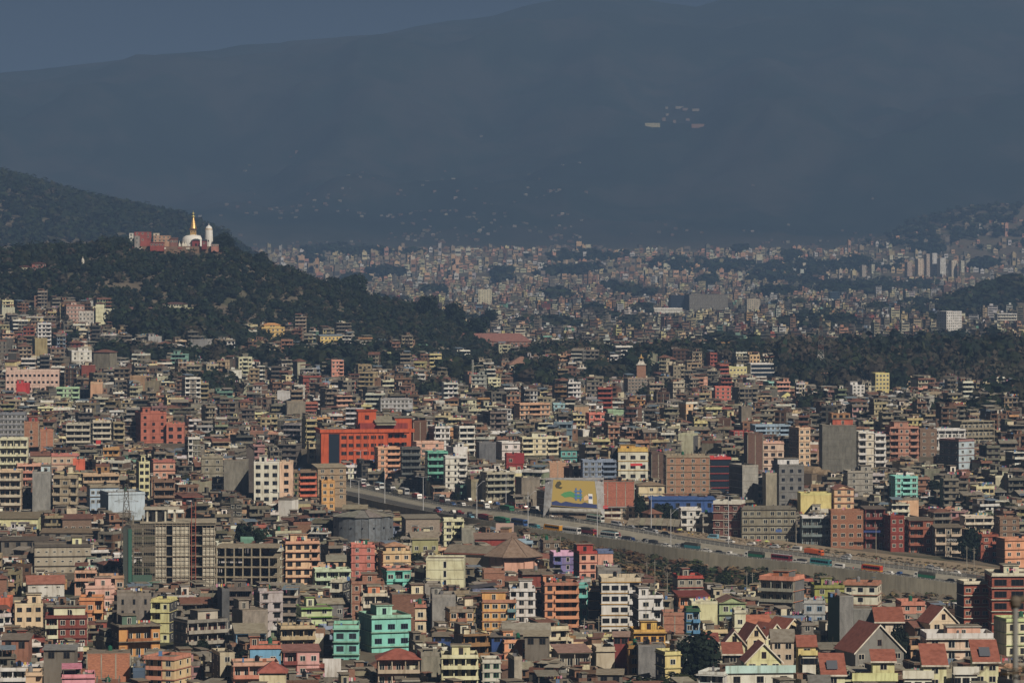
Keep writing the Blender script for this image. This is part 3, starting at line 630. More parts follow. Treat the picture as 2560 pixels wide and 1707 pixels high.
B(1075, 1140, 1485, 1568, (140, 138, 136), 'blank light grey concrete house with one dark opening', 'the blank light grey house', s=8.1, nowin=True, mat='conc', p=0, sidewin=0, f=.1, pent=(.0, .4))
B(1112, 1184, 1522, 1574, (198, 150, 96), 'tan house with brown balcony bands and grey roof slab', None, s=8.3, bay='C', bal=(150, 100, 80), led=(134, 122, 108))
B(1203, 1290, 1498, 1574, (212, 156, 72), 'golden yellow house with blue corner balconies', 'the golden yellow house', s=8.25, bay='R', bf=.25, bal=(96, 140, 150), led=(178, 120, 92), nx=2, pent=(.0, .7), f=.04, win=(1.6, 1.3))
B(1272, 1338, 1470, 1560, (224, 220, 212), 'slim white house with rounded balconies and black windows', 'the slim white balcony house', s=8.2, n=4, bay='L', bf=.28, bal=(226, 222, 214), nx=1, f=.04, par=(226, 222, 214), wc=(120, 116, 110), pent=(.4, .9))
B(1352, 1446, 1455, 1566, (204, 136, 92), 'tall orange-tan five-storey house with brown window pairs', 'the tall orange-tan house', s=8.1, n=5, bay='R', bf=.7, bp=.7, bal=(202, 134, 92), led=(168, 108, 86), nx=2, f=.1, side=(90, 66, 56), smat='paint', wc=(70, 40, 34), pent=(.0, .3), D=12, name='apartment_building', cat='apartment building')
B(1394, 1470, 1462, 1540, (80, 176, 172), 'turquoise house squeezed between orange-tan house and white villa', 'the squeezed turquoise house', s=7.8, bay='F', bal=(84, 190, 184), f=.05)
B(1497, 1600, 1443, 1590, (220, 216, 200), 'modern white five-storey villa with ochre trim and dark glass bays', 'the modern white and ochre villa', s=7.95, n=5, bay='R', bf=.3, bp=.6, bal=(222, 218, 204), led=(196, 150, 50), wc=(50, 54, 62), win=(2.2, 1.4), f=.05, side=(60, 66, 76), par=(196, 184, 160), ph=1.3, D=14, name='villa', cat='villa')
B(1470, 1500, 1470, 1570, (70, 84, 100), 'dark glass stair wing of the white villa with cream top beam', None, s=7.9, p=.5, led=(206, 190, 160), glassfront=True, nowin=True, f=.05)
B(1583, 1656, 1487, 1580, (224, 220, 208), 'stepped white house with striped white balcony rail and dark left flank', 'the stepped white house', s=8.2, bay='R', bf=.4, bal=(226, 224, 214), f=.16, pent=(.1, .5), pc=(228, 226, 216), **SC_)
B(1654, 1714, 1530, 1580, (160, 108, 88), 'square brick wall in a pale concrete frame with dark veranda below', 'the framed brick wall house', s=8.35, mat='brick', grid=True, nowin=True, p=.2, sidewin=0, f=.03)
B(1712, 1748, 1520, 1608, (66, 130, 180), 'narrow bright blue house with green roof edge', 'the narrow bright blue house', s=8.6, nx=1, n=3, bay='R', bf=.5, bal=(66, 134, 186), led=(40, 90, 60), f=.02)
B(1724, 1792, 1502, 1562, (214, 206, 156), 'blank pale yellow house front with two green tanks', 'the blank pale yellow house', s=8.2, nowin=True, p=0, sidewin=0, f=.05, par=(228, 220, 170))
B(1786, 1862, 1490, 1562, (150, 172, 124), 'sage green house with brown pitched roof', 'the sage green house', s=8.1, roof='gy', rh=1.8, rc=(130, 96, 80), nx=2, p=.7, led=(140, 160, 116), win=(1.5, 1.6))
B(1832, 1862, 1524, 1566, (222, 214, 170), 'small cream annex with balustraded roof beside the sage house', None, s=8.35, p=.3, nx=1)
B(1683, 1756, 1438, 1490, (150, 142, 128), 'grey house with red and white patterned parapet', 'the grey house with red patterned parapet', s=7.5, nx=3, p=.6, led=(176, 60, 48), pent=(.3, .55), mat='conc')
B(1686, 1770, 1483, 1518, (196, 120, 74), 'orange arcade house under a broad red sheet roof', 'the orange arcade house', s=7.8, roof='shed', rh=.8, rc=(128, 56, 44), bay='F', bal=(200, 124, 76), n=1)
B(1897, 2012, 1440, 1530, (160, 150, 134), 'house with wide orange roof terrace, dark verandas and grey cement wing', 'the orange terrace house', s=7.6, bay='F', bal=(150, 152, 140), led=(206, 128, 96), par=(214, 134, 104), ph=1.2, f=-.28, side=(112, 112, 114), pent=(.3, .75), pc=(196, 110, 60), bp=1.4, n=3)
B(2029, 2108, 1462, 1512, (150, 156, 66), 'olive yellow house with small roof room and black tanks', 'the olive yellow house', s=7.8, nx=2, p=.5, led=(140, 146, 60), pent=(.3, .65), wc=(226, 220, 200), side=(130, 136, 60), smat='paint', f=.05)
B(2106, 2206, 1455, 1535, (222, 206, 186), 'cream three-storey house with pink floor bands below the retaining wall', 'the pink-banded cream house', s=7.75, n=3, nx=3, p=.6, led=(176, 112, 88), par=(180, 118, 92), wc=(40, 44, 80), win=(1.5, 1.3), f=-.16, side=(214, 196, 176), smat='paint')
B(2073, 2130, 1488, 1612, (122, 122, 122), 'tall blank cement house with a green netted flank', 'the tall blank cement house', s=8.5, nowin=True, mat='conc', p=0, ph=.3, sidewin=0, f=.38, side=(24, 74, 62), smat='plain', D=12)
B(2128, 2184, 1520, 1600, (126, 126, 124), 'lower cement block joined to right side of the netted cement house', None, s=8.45, nowin=True, mat='conc', p=0, ph=.2, sidewin=0, f=.05)
B(2007, 2065, 1500, 1560, (160, 166, 172), 'grey-blue plastered house with one blue window', None, s=8.0, nx=2, p=.3, mat='conc', wc=(90, 150, 200), f=-.1)
B(1994, 2030, 1555, 1605, (124, 118, 112), 'cylindrical-cornered cement house with open grey arches', None, s=8.6, nx=1, mat='conc', p=.3)
B(2243, 2308, 1503, 1552, (196, 130, 108), 'salmon house with thick pink roof band near the wall foot', None, s=8.0, nx=2, p=.5, led=(196, 120, 98), ph=1.0)
B(2395, 2470, 1452, 1572, (150, 76, 56), 'lower red brick wing with white floor bands and paired windows', 'the lower brick wing', s=7.75, n=4, nx=3, mat='brick', p=.8, led=(212, 200, 180), side=(60, 50, 50), smat='brick', f=.14, win=(1.7, 1.2), wc=(196, 186, 170), name='office_building', cat='office building')
B(2468, 2600, 1432, 1585, (150, 74, 54), 'big red brick office block with wide dark windows and white bands', 'the red brick office block', s=7.8, n=5, nx=3, mat='brick', p=.7, led=(214, 202, 184), f=.03, win=(4.0, 1.9), wc=(60, 56, 52), pent=(.3, .6), pc=(214, 206, 180), D=16, name='office_building', cat='office building')
B(2488, 2600, 1545, 1640, (206, 214, 168), 'pale green house with lime balconies behind the grey post', 'the pale green balcony house', s=8.8, nx=4, p=.5, led=(186, 206, 140), par=(186, 206, 140), bay='R', bf=.4, bal=(190, 210, 146), win=(1.0, 1.6), wc=(70, 50, 46))
B(2305, 2478, 1582, 1650, (214, 180, 158), 'white and pink striped villa with wide white parapet and tank clutter', 'the pink and white striped villa', s=8.9, n=2, nx=4, p=.9, led=(216, 206, 196), par=(220, 214, 206), ph=1.5, win=(1.8, 2.0), f=.03, pent=(.35, .85), pc=(214, 160, 138), name='villa', cat='villa')
B(2118, 2262, 1592, 1630, (214, 178, 148), 'stepped peach terrace house left of the big red gable', None, s=8.7, p=.6, led=(220, 186, 156), n=1, bay='F', bal=(222, 190, 160))
B(1575, 1662, 1573, 1640, (214, 160, 46), 'marigold yellow house with deep carved eaves', 'the marigold yellow house', s=8.7, nx=4, p=1.0, led=(206, 158, 44), pent=(.3, .8), pc=(222, 170, 50), wc=(110, 60, 30), f=.1)
B(1567, 1600, 1612, 1712, (150, 110, 34), 'ochre stair tower house with dark arched bays', None, s=9.0, bay='F', bal=(146, 106, 32), f=.05, n=4)
B(1592, 1662, 1612, 1712, (124, 124, 126), 'blank cement party wall in front of the marigold house', 'the blank cement party wall', s=9.05, nowin=True, mat='conc', p=0, ph=.2, sidewin=0, f=.02, D=9)
B(1640, 1700, 1628, 1700, (222, 190, 116), 'pale yellow house with green tanks left of the dark tree', None, s=9.2, nx=1, p=.4, f=.35, side=(84, 84, 92))
B(1100, 1196, 1636, 1722, (222, 202, 152), 'cream apartment house with wide balconies in the bottom centre', 'the cream balcony house', s=9.3, bay='F', bal=(226, 208, 160), bp=1.3, wc=(96, 60, 50), f=.05, n=3, pent=(.3, .8), par=(228, 210, 164))
B(1380, 1476, 1620, 1665, (140, 132, 118), 'low concrete house with broad mauve-brown sheet roof and dark porch', None, s=8.95, roof='shed', rh=1.1, rc=(150, 116, 106), bay='F', n=1)
B(1480, 1536, 1616, 1662, (176, 166, 146), 'tan house with small painted mural on its wall', 'the mural house', s=8.95, nowin=True, p=.5, ph=1.1, n=1, sidewin=0)
B(1245, 1330, 1598, 1650, (214, 140, 96), 'orange rooftop rooms with black tanks and pink washing', None, s=8.9, p=.3, pent=(.05, .4), pc=(220, 146, 98), nx=2)
B(1270, 1305, 1640, 1712, (160, 152, 138), 'narrow cement tower with dark left flank in centre foreground', None, s=9.3, nowin=True, mat='conc', p=0, sidewin=0, f=.45, **SC_)
B(1200, 1252, 1648, 1700, (186, 186, 178), 'small whitewashed house with green shutters', None, s=9.3, nx=2, p=.3, wc=(40, 120, 80))
# construction site house, peach tower, red tower...
B(703, 800, 1352, 1462, (222, 170, 132), 'peach five-storey apartment house with ribbed balcony bands', 'the peach five-storey house', s=7.2, n=5, nx=3, bay='R', bf=.25, bal=(214, 156, 124), p=.8, led=(206, 150, 120), win=(1.7, 1.5), wc=(80, 60, 50), f=.14, side=(120, 90, 76), smat='paint', pent=(.2, .7), name='apartment_building', cat='apartment building')
B(875, 938, 1361, 1442, (196, 110, 98), 'rose-red four-storey tower house with small white windows', 'the rose-red tower house', s=7.1, n=4, nx=2, p=.3, led=(206, 112, 96), side=(170, 92, 84), smat='paint', f=.08, wc=(226, 200, 200), win=(1.1, 1.2))
B(780, 878, 1422, 1470, (176, 206, 170), 'mint green house with shaded balconies behind brick ruins', 'the mint green house', s=7.35, bay='F', bal=(180, 210, 174), f=.1)
B(946, 1028, 1382, 1425, (214, 174, 124), 'tan house with rounded mustard awnings', None, s=7.05, roof='hips', rh=1.2, rc=(176, 130, 96), nx=3)
B(952, 1028, 1420, 1478, (88, 190, 178), 'small turquoise house with pink parapet and washing', 'the small turquoise house', s=7.3, bay='C', bal=(96, 200, 186), par=(196, 130, 110), f=.22, side=(50, 120, 116), smat='paint')
B(1066, 1163, 1395, 1468, (222, 210, 164), 'plain cream school block with blank wall and tall stair slit', 'the plain cream block', s=7.4, n=3, nx=1, p=.15, win=(1.0, 2.2), f=-.02, sidewin=0, ph=.5, D=13, name='school_building', cat='school')
B(1020, 1096, 1330, 1380, (150, 150, 100), 'small green-yellow house with wide grey pitched roof', None, s=6.75, roof='gx', rh=2.2, rc=(134, 124, 110), nx=3, n=1)
B(1003, 1100, 1290, 1330, (140, 130, 120), 'curved corrugated shed with brick left end below crowded rooftop', None, s=6.45, roof='shed', rh=.8, rc=SHEET, mat='brick', nx=2, n=1)
B(1106, 1160, 1297, 1366, (222, 214, 160), 'pale lemon house with zigzag outside staircase', 'the pale lemon house', s=6.55, bay='R', bf=.5, bal=(224, 216, 150), n=4, f=.08, p=.3)
B(1152, 1188, 1318, 1370, (140, 138, 126), 'blank cement wing on right side of the lemon house', None, s=6.6, nowin=True, mat='conc', p=0, sidewin=0)
B(1186, 1290, 1336, 1362, (146, 50, 40), 'long low red shed with grey-brown roof', 'the long red shed', s=6.7, n=1, roof='shed', rh=1.6, rc=(138, 112, 96), nowin=True, p=0, f=.02, name='shed', cat='shed')
B(1434, 1492, 1377, 1450, (214, 150, 128), 'red and pink house with shade painted into its dark grey flank', 'the red and pink house', s=7.25, n=3, nx=2, p=.25, led=(166, 50, 42), par=(176, 56, 46), f=.24, pc=(170, 52, 44), side=(70, 72, 78), pent=(.0, .9), wc=(80, 70, 70))  # dark side colour has the flank's shade put into it
B(1488, 1532, 1376, 1416, (222, 150, 130), 'salmon pink rooftop house with blue triangular trim', None, s=7.1, nx=1, p=.3, led=(90, 110, 160), n=1)
B(1490, 1552, 1418, 1452, (128, 126, 124), 'low grey cement wall house before the scrub slope', None, s=7.35, nowin=True, mat='conc', p=0, n=1, f=.05)
B(1374, 1435, 1380, 1428, (120, 110, 170), 'violet blue house with lilac roof parapet', 'the violet and lilac house', s=7.05, bay='L', bal=(96, 100, 170), par=(214, 160, 206), ph=1.3, led=(110, 110, 160), n=2)
B(1350, 1402, 1350, 1392, (110, 96, 82), 'dark unfinished brick house right of the octagonal hall', None, s=6.75, mat='brick', top_open=True, nx=2, **SB)
B(1205, 1262, 1425, 1465, (150, 104, 84), 'low brick house in front of the octagonal hall', None, s=7.4, mat='brick', nx=2, p=.2, n=1)
B(1175, 1240, 1462, 1500, (134, 146, 190), 'lavender-walled shack with dark sloping roof', None, s=7.7, roof='shedx', rh=1.0, rc=(84, 80, 84), nx=2, n=1)
B(1295, 1380, 1428, 1466, (136, 60, 48), 'dark red house with flat grey canopy and white window grille', None, s=7.45, nx=3, p=.9, led=(110, 96, 84), n=1)
# ---- left middle distance
B(0, 66, 1032, 1100, (140, 144, 156), 'grey-blue four-storey hostel with rows of dark windows at the left edge', 'the grey-blue hostel', s=4.9, n=5, nx=6, p=.3, led=(120, 126, 140), f=.03, name='apartment_building', cat='apartment building')
B(60, 99, 1053, 1132, (160, 112, 84), 'tall brick tower house with concrete bands and red roof room', 'the tall brick tower house', s=5.1, mat='brick', grid=True, nx=1, p=.1, pent=(.3, .9), pc=(150, 50, 44), f=.08)
B(97, 136, 1074, 1130, (170, 112, 84), 'lower orange brick wing beside the brick tower', None, s=5.15, mat='brick', grid=True, nowin=True, p=.1)
B(0, 72, 1095, 1180, (210, 200, 168), 'cream building with a tall rounded arch column', 'the cream building with the arch column', s=5.3, bay='F', bal=(214, 204, 170), f=.05, n=4)
B(165, 229, 1058, 1120, (172, 168, 154), 'grey-white open balconied block left of the brick-red tower', 'the grey-white balcony block', s=5.0, n=4, bay='F', bal=(186, 180, 164), f=.06, D=12, top_open=True)
B(228, 280, 1052, 1112, (184, 176, 160), 'pale balcony building hung with a red banner', 'the pale building with the red banner', s=5.0, n=4, bay='F', bal=(196, 190, 174), f=.14, p=.6)
B(38, 125, 1160, 1215, (206, 150, 128), 'pink and brown terrace building behind the grey slab', None, s=5.6, bay='F', bal=(196, 128, 110))
B(125, 200, 1135, 1180, (190, 160, 136), 'low rooftop cluster house with pink parapet', None, s=5.4, nx=4, led=(190, 110, 100))
B(180, 215, 1148, 1165, (222, 92, 52), 'small orange roof shed on an upper terrace', None, s=5.5, n=1, nowin=True, p=0)
B(200, 300, 1185, 1222, (180, 150, 118), 'tan balcony building with magenta cloth hanging from its roof', None, s=5.8, bay='F', bal=(176, 150, 120), p=.6)
B(376, 440, 1150, 1195, (196, 140, 116), 'salmon brick house right of the cream tower', None, s=5.6, nx=3, p=.5, led=(170, 96, 84))
B(380, 440, 1200, 1262, (120, 92, 74), 'brown brick balcony house under trees', None, s=6.0, bay='F', mat='brick', bal=(140, 110, 88))
B(560, 622, 1150, 1235, (126, 122, 112), 'blank grey cement building left of the white office', 'the blank cement block', s=5.85, nowin=True, mat='conc', p=0, ph=.2, sidewin=0, f=.02)
B(616, 636, 1112, 1236, (92, 84, 80), 'dark slim tower with a red hut on top', None, s=5.8, nowin=True, mat='conc', p=0, sidewin=0, roof='gy', rh=1.2, rc=(70, 60, 60), f=.1)
B(500, 560, 1140, 1200, (140, 134, 116), 'unfinished cement column building', None, s=5.6, mat='conc', top_open=True, nx=2)
B(635, 700, 1153, 1236, (222, 214, 188), 'white four-storey office with three columns of dark square windows', 'the white four-storey office', s=5.9, n=4, nx=3, p=0, ph=.5, win=(1.9, 1.6), wc=(50, 54, 66), f=.02, D=13, pent=(.2, .5), name='office_building', cat='office building')
B(699, 734, 1153, 1234, (222, 172, 146), 'narrow pink four-storey building sharing a wall with white office', None, s=5.88, n=4, nx=1, p=0, ph=.5, win=(1.8, 1.6), wc=(50, 54, 66), f=.01)
B(718, 792, 1176, 1240, (120, 100, 80), 'brown brick corner shop building with green windows and orange balconies', 'the brown shop with orange balconies', s=5.75, n=4, bay='R', bf=.7, bal=(206, 96, 60), mat='brick', f=.2, side=(108, 92, 74), smat='brick', wc=(90, 160, 70))
B(797, 838, 1200, 1256, (206, 152, 72), 'mustard yellow narrow house beside the highway', 'the mustard yellow house', s=5.7, nx=2, p=.2, f=.2, side=(150, 120, 90))
B(780, 866, 1162, 1218, (150, 130, 104), 'tan workshop with red upper floor under pale sheet roof', None, s=5.6, roof='shed', rh=1.2, rc=(156, 142, 116), nx=3, mat='brick')
B(1100-165, 1003, 1118, 1180, (228, 150, 112), 'peach shop house with wide balconies beside orange-red office', 'the peach shop house', s=5.6, bay='R', bf=.6, bal=(226, 150, 112), nx=1, n=4)
B(1000, 1052, 1118, 1185, (88, 88, 88), 'dark glass-fronted narrow building with cement frames', None, s=5.55, bay='F', bal=(90, 96, 98), f=.1)
B(1062, 1120, 1128, 1200, (84, 170, 150), 'green-teal building with white side wall and balconies', 'the green-teal building', s=5.5, n=4, bay='F', bal=(88, 176, 156), f=.15, side=(196, 190, 172), smat='paint')
B(1108, 1168, 1140, 1206, (214, 208, 196), 'white house with diagonal staircase facing the highway', 'the white staircase house', s=5.5, bay='R', bal=(214, 210, 200), n=4, f=.1)
B(1190, 1240, 1105, 1160, (104, 106, 112), 'blank slate-grey cement building above the highway', None, s=5.1, nowin=True, mat='conc', p=0, sidewin=0)
B(1240, 1300, 1104, 1158, (218, 196, 200), 'pale lilac house with triangular gable ornaments', 'the pale lilac house', s=5.05, n=3, nx=2, p=.5, led=(222, 204, 206), f=.25, side=(150, 146, 146))
B(1296, 1396, 1092, 1150, (206, 194, 160), 'cream twin-gabled building with columned verandas', 'the cream twin-gabled building', s=5.0, bay='LR', bal=(210, 198, 166), f=.1, pent=(.3, .7), pc=(222, 210, 176))
B(1262, 1308, 1135, 1178, (150, 44, 44), 'dark red shop building with wide red rooftop billboard', 'the dark red shop', s=5.5, nx=2, p=.3, n=2)
B(1200, 1288, 1180, 1246, (160, 156, 138), 'curved grey-cream corner building with long balconies', 'the curved grey corner building', s=5.6, n=4, bay='F', bal=(156, 156, 140), f=.2, nx=4)
B(1030, 1110, 1104, 1135, (222, 160, 140), 'pink flat-roofed house behind the green-teal building', None, s=5.1, n=2, nx=2, p=.3)
B(1368, 1415, 1155, 1210, (176, 136, 108), 'pinkish brown brick wall building above the yellow billboard', None, s=5.4, mat='brick', grid=True, nowin=True, p=0, sidewin=0)
B(1397, 1442, 1120, 1160, (70, 166, 166), 'cyan house with white window bars', 'the cyan house', s=5.1, nx=3, p=.6, led=(120, 110, 92), n=2)
B(1443, 1478, 1074, 1112, (206, 204, 200), 'plain white house with one tall slit window', 'the plain white house', s=4.6, n=3, nx=1, win=(.8, 2), p=0, f=.4, side=(140, 140, 144))
B(1452, 1540, 1150, 1206, (120, 138, 168), 'slate-blue building with pale stair bays', 'the slate-blue building', s=5.55, n=4, nx=5, bay='R', bf=.4, bal=(110, 130, 160), p=.2, f=.05)
B(1527, 1545, 1120, 1196, (64, 62, 64), 'cement flank painted dark as shade behind yellow-trimmed building', None, s=5.48, nowin=True, mat='conc', p=0, sidewin=0, f=.05)  # dark grey wall colour stands in for shade on this side
B(1543, 1619, 1120, 1198, (216, 206, 188), 'white building framed in bright yellow bands with a red sign', 'the yellow-framed building', s=5.5, n=3, nx=3, p=.35, led=(226, 168, 44), par=(230, 172, 46), ph=1.4, bal=(226, 168, 44), win=(2.2, 1.6), wc=(70, 50, 46), f=.02, pent=(.1, .6), pc=(222, 160, 40), name='office_building', cat='office building')
B(1622, 1662, 1130, 1200, (92, 74, 66), 'dark brick flank wall right of the yellow-framed building', None, s=5.45, nowin=True, mat='brick', p=.1, sidewin=0, grid=True)
B(1660, 1772, 1138, 1232, (156, 116, 90), 'unfinished brick apartment block wrapped in bamboo scaffolding', 'the unfinished brick block', s=5.6, n=5, nx=4, mat='brick', grid=True, p=.3, led=(150, 136, 112), top_open=True, f=.04, D=14, name='apartment_building', cat='apartment building')
B(1768, 1826, 1142, 1218, (44, 46, 52), 'black glass building with red and green floor bands', 'the red-banded black glass building', s=5.5, n=4, glassfront=True, nowin=True, p=.5, led=(196, 40, 40), par=(200, 44, 42), ph=.9, f=.1, D=12, name='office_building', cat='office building')
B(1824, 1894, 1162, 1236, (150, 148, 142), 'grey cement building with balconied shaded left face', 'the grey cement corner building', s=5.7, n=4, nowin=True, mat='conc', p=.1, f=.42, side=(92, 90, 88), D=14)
B(1908, 1940, 1182, 1250, (152, 144, 124), 'tan-grey slim blank building', None, s=5.75, nowin=True, mat='conc', p=0, sidewin=0)
B(1932, 2008, 1160, 1250, (116, 116, 116), 'grey building topped by a white three-window penthouse', 'the grey building with white penthouse', s=5.72, n=4, nx=3, mat='conc', p=.2, pent=(.05, .9), pc=(222, 220, 214), wc=(60, 64, 76))
B(1861, 1906, 1082, 1185, (104, 78, 68), 'dark brown brick flank wall with beams', None, s=5.32, nowin=True, mat='brick', grid=True, p=0, sidewin=0)
B(1903, 1958, 1104, 1180, (222, 180, 160), 'pale pink building with dark window pairs beside a brown brick flank', 'the pale pink building', s=5.3, n=4, nx=3, p=.4, led=(216, 164, 146), win=(1.8, 1.5), wc=(80, 40, 40), f=.02)
B(1974, 2024, 1068, 1165, (214, 176, 142), 'tall slim beige tower with shade painted into its brown left flank', 'the slim beige tower', s=5.15, n=6, nx=2, win=(1.6, 1.4), p=.3, led=(206, 170, 140), f=.42, side=(138, 118, 106), smat='paint', D=12, name='apartment_building', cat='apartment building')  # brown side colour carries the shade of the face turned from the sun
B(2050, 2138, 1062, 1178, (112, 110, 102), 'huge blank grey cement party wall with a red rooftop pavilion', 'the huge blank cement building', s=5.3, nowin=True, mat='conc', p=.1, sidewin=0, ph=.3, f=.03, D=14, pent=(.35, .95), pc=(190, 86, 56), name='apartment_building', cat='apartment building')
B(2138, 2182, 1078, 1172, (220, 196, 180), 'white-and-pink balcony tower with bright pink right strip', 'the pink-striped balcony tower', s=5.28, n=5, bay='L', bf=.5, bal=(220, 214, 206), led=(214, 206, 200), nx=1)
B(2182, 2212, 1085, 1172, (206, 202, 200), 'narrow white tower with stacked balconies', None, s=5.26, n=5, bay='F', bal=(212, 208, 206))
B(2214, 2294, 1066, 1150, (176, 120, 100), 'brick-pink apartment house with rooftop terrace rooms', 'the brick-pink apartment house', s=5.1, n=5, bay='LR', bal=(180, 124, 104), f=.1, pent=(.2, .7))
B(2290, 2340, 1072, 1160, (120, 98, 82), 'brown brick building behind the blue-grey block', None, s=5.0, mat='brick', nx=2, p=.1)
B(2318, 2412, 1072, 1118, (206, 206, 206), 'white building with layered white roof terraces', 'the white terrace building', s=4.9, n=2, bay='F', bal=(210, 210, 210), f=.08)
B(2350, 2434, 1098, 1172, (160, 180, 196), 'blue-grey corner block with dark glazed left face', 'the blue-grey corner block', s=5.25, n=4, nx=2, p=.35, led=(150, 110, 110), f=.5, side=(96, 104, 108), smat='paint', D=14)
B(2378, 2486, 1052, 1112, (150, 142, 120), 'open cement frame building with dark empty bays', 'the open cement frame', s=4.75, n=3, bay='F', bal=(130, 122, 104), bp=.05, p=.1, led=(160, 152, 128), f=.2, ph=.3)
B(2225, 2292, 1190, 1222, (112, 200, 194), 'low bright aqua house among grey roofs', 'the aqua house', s=5.6, n=2, bay='C', bal=(120, 206, 200), f=.15)
B(2078, 2132, 1212, 1256, (214, 170, 130), 'peach house with arched white gables', 'the peach arched house', s=5.75, nx=2, p=.6, led=(170, 100, 80), roof='gy', rh=1.5, rc=(150, 96, 80))
B(1995, 2076, 1232, 1258, (222, 192, 110), 'blank butter-yellow upper storey above the road shops', None, s=5.78, n=1, nowin=True, p=0, f=.05)
B(2110, 2180, 1176, 1226, (150, 146, 138), 'grey house with a tan blank stair wall', None, s=5.6, nx=2, mat='conc', p=.3, pent=(.6, 1.0))
# ---- shops along the far side of the road
B(1697, 1752, 1270, 1332, (196, 198, 200), 'white three-storey shop house with small roof canopy beside blue sheets', 'the white canopy shop house', s=5.93, n=3, bay='LR', bal=(200, 200, 200), f=.08)
B(1752, 1785, 1285, 1335, (130, 128, 122), 'low grey shop with dark upper veranda', None, s=5.93, bay='F', bal=(150, 146, 136), n=2)
B(1782, 1864, 1252, 1340, (120, 74, 68), 'dark red corner building with white window surrounds and white roof band', 'the red and white corner building', s=5.95, n=4, nx=3, p=.6, led=(206, 196, 186), par=(212, 204, 196), side=(104, 56, 52), smat='paint', f=-.2, wc=(214, 206, 196), wk='shade', ph=1.2)
B(1848, 1988, 1268, 1352, (128, 124, 108), 'long grey market building with a grid of white-shuttered windows', 'the long grey market building', s=5.97, n=4, nx=8, p=.5, led=(110, 106, 96), wc=(206, 204, 190), win=(1.6, 1.6), f=.03, D=12, name='shop_building', cat='shop building')
B(2001, 2073, 1290, 1362, (96, 112, 118), 'blue-grey shop building with white parapet band and open balconies', 'the blue-grey shop building', s=6.0, n=3, bay='F', bal=(110, 128, 134), par=(214, 212, 206), led=(130, 140, 142), f=.03)
B(2073, 2156, 1275, 1368, (146, 98, 72), 'brown brick building with four columns of white-framed windows', 'the brown four-column brick building', s=6.02, n=4, nx=4, mat='brick', p=.06, wc=(206, 198, 184), win=(1.7, 1.5), f=.01, side=(60, 50, 48), smat='brick', name='shop_building', cat='shop building')
B(2155, 2210, 1268, 1370, (106, 42, 36), 'dark red stepped building with long balconies', 'the dark red stepped building', s=6.0, n=4, bay='F', bal=(120, 50, 42), side=(84, 34, 32), smat='paint', f=.1, roof='shed', rh=.6, rc=(110, 96, 84))
B(2208, 2258, 1288, 1372, (132, 50, 38), 'plain vermilion building with square white windows and roof arch', 'the vermilion building', s=6.03, n=4, nx=2, p=.2, wc=(214, 200, 186), f=.3, side=(110, 40, 36), smat='paint')
B(2264, 2330, 1296, 1382, (146, 78, 54), 'brick-orange house with stacked balconies above blue shopfront', 'the brick-orange balcony house', s=6.03, n=4, bay='L', bf=.6, bal=(150, 82, 58), f=.1, roof='shed', rh=.7, rc=(112, 98, 82))
B(2332, 2400, 1314, 1402, (118, 108, 94), 'tan shop house with white twin balconies and a black sign', 'the tan shop house with the black sign', s=6.06, n=4, bay='LR', bf=.5, bal=(196, 176, 156), roof='shed', rh=.6, rc=(120, 108, 88), f=.04)
B(2443, 2492, 1335, 1412, (152, 74, 50), 'orange-red house right of the big dark roadside tree', 'the orange-red house by the tree', s=6.1, n=4, bay='R', bal=(160, 80, 56), f=.1)
B(2492, 2600, 1345, 1416, (214, 146, 106), 'long apricot house with an unpainted flank at the right edge', 'the apricot house', s=6.15, n=3, nx=4, p=.5, led=(196, 130, 96), f=.14, side=(120, 96, 78), smat='brick')
B(2490, 2545, 1292, 1345, (130, 104, 84), 'brown brick house with one dark window behind apricot house', None, s=5.9, mat='brick', nx=2, p=.3)
B(2402, 2480, 1290, 1325, (196, 184, 170), 'house with white balustraded balcony behind the roadside tree', None, s=5.85, bay='F', bal=(206, 196, 180), n=2)
B(1500, 1598, 1262, 1312, (176, 160, 140), 'shop building with an open veranda, brick right half and pale sheet roof', 'the roadside shop with sheet roof', s=5.95, n=3, nx=3, bay='L', bf=.5, bp=.5, bal=(196, 190, 176), roof='shed', rh=.9, rc=(146, 150, 156), mat='brick', grid=True, f=.05, D=12, name='shop_building', cat='shop building')
B(1494, 1585, 1204, 1262, (166, 96, 76), 'red brick wall building framed by grey columns beside the billboard', 'the red brick framed building', s=5.85, nowin=True, mat='brick', grid=True, p=.1, sidewin=0, f=.02, ph=.2, D=12)
B(1590, 1660, 1205, 1250, (206, 190, 150), 'cream house with curved verandas under broad brown hip roof', None, s=5.7, roof='hip', rh=1.4, rc=(140, 120, 96), nx=3, n=2)
# ---- middle distance
B(335, 418, 1030, 1118, (174, 92, 70), 'brick-red office tower with a scaffolded rounded entrance', 'the brick-red tower', s=4.75, n=5, nx=3, p=.2, f=.25, side=(140, 76, 64), smat='paint', D=14, pent=(.2, .5), wc=(60, 40, 40), name='office_building', cat='office building')
B(417, 462, 1058, 1134, (186, 104, 82), 'square brick-red wing with two columns of windows', 'the brick-red wing', s=4.75, n=4, nx=2, p=.15, win=(2.2, 2), wc=(70, 50, 50), f=.03, D=12, name='office_building', cat='office building')
B(14, 150, 925, 978, (206, 172, 160), 'long pale pink school on the left slope with rows of windows', 'the long pale pink school', s=3.55, n=3, nx=12, p=.1, wc=(60, 54, 54), f=.03, D=14, pent=(.0, .2), name='school_building', cat='school')
B(42, 74, 958, 990, (196, 30, 34), 'bright red building wall standing out among pale houses', 'the bright red wall', s=3.62, n=2, nowin=True, p=0, sidewin=0, pent=(.0, .5), pc=(200, 34, 36), f=.03)
B(140, 200, 968, 1006, (150, 190, 150), 'pale green building with light balconies on the left slope', 'the pale green slope building', s=3.65, n=3, bay='LR', bal=(160, 200, 160), f=.05)
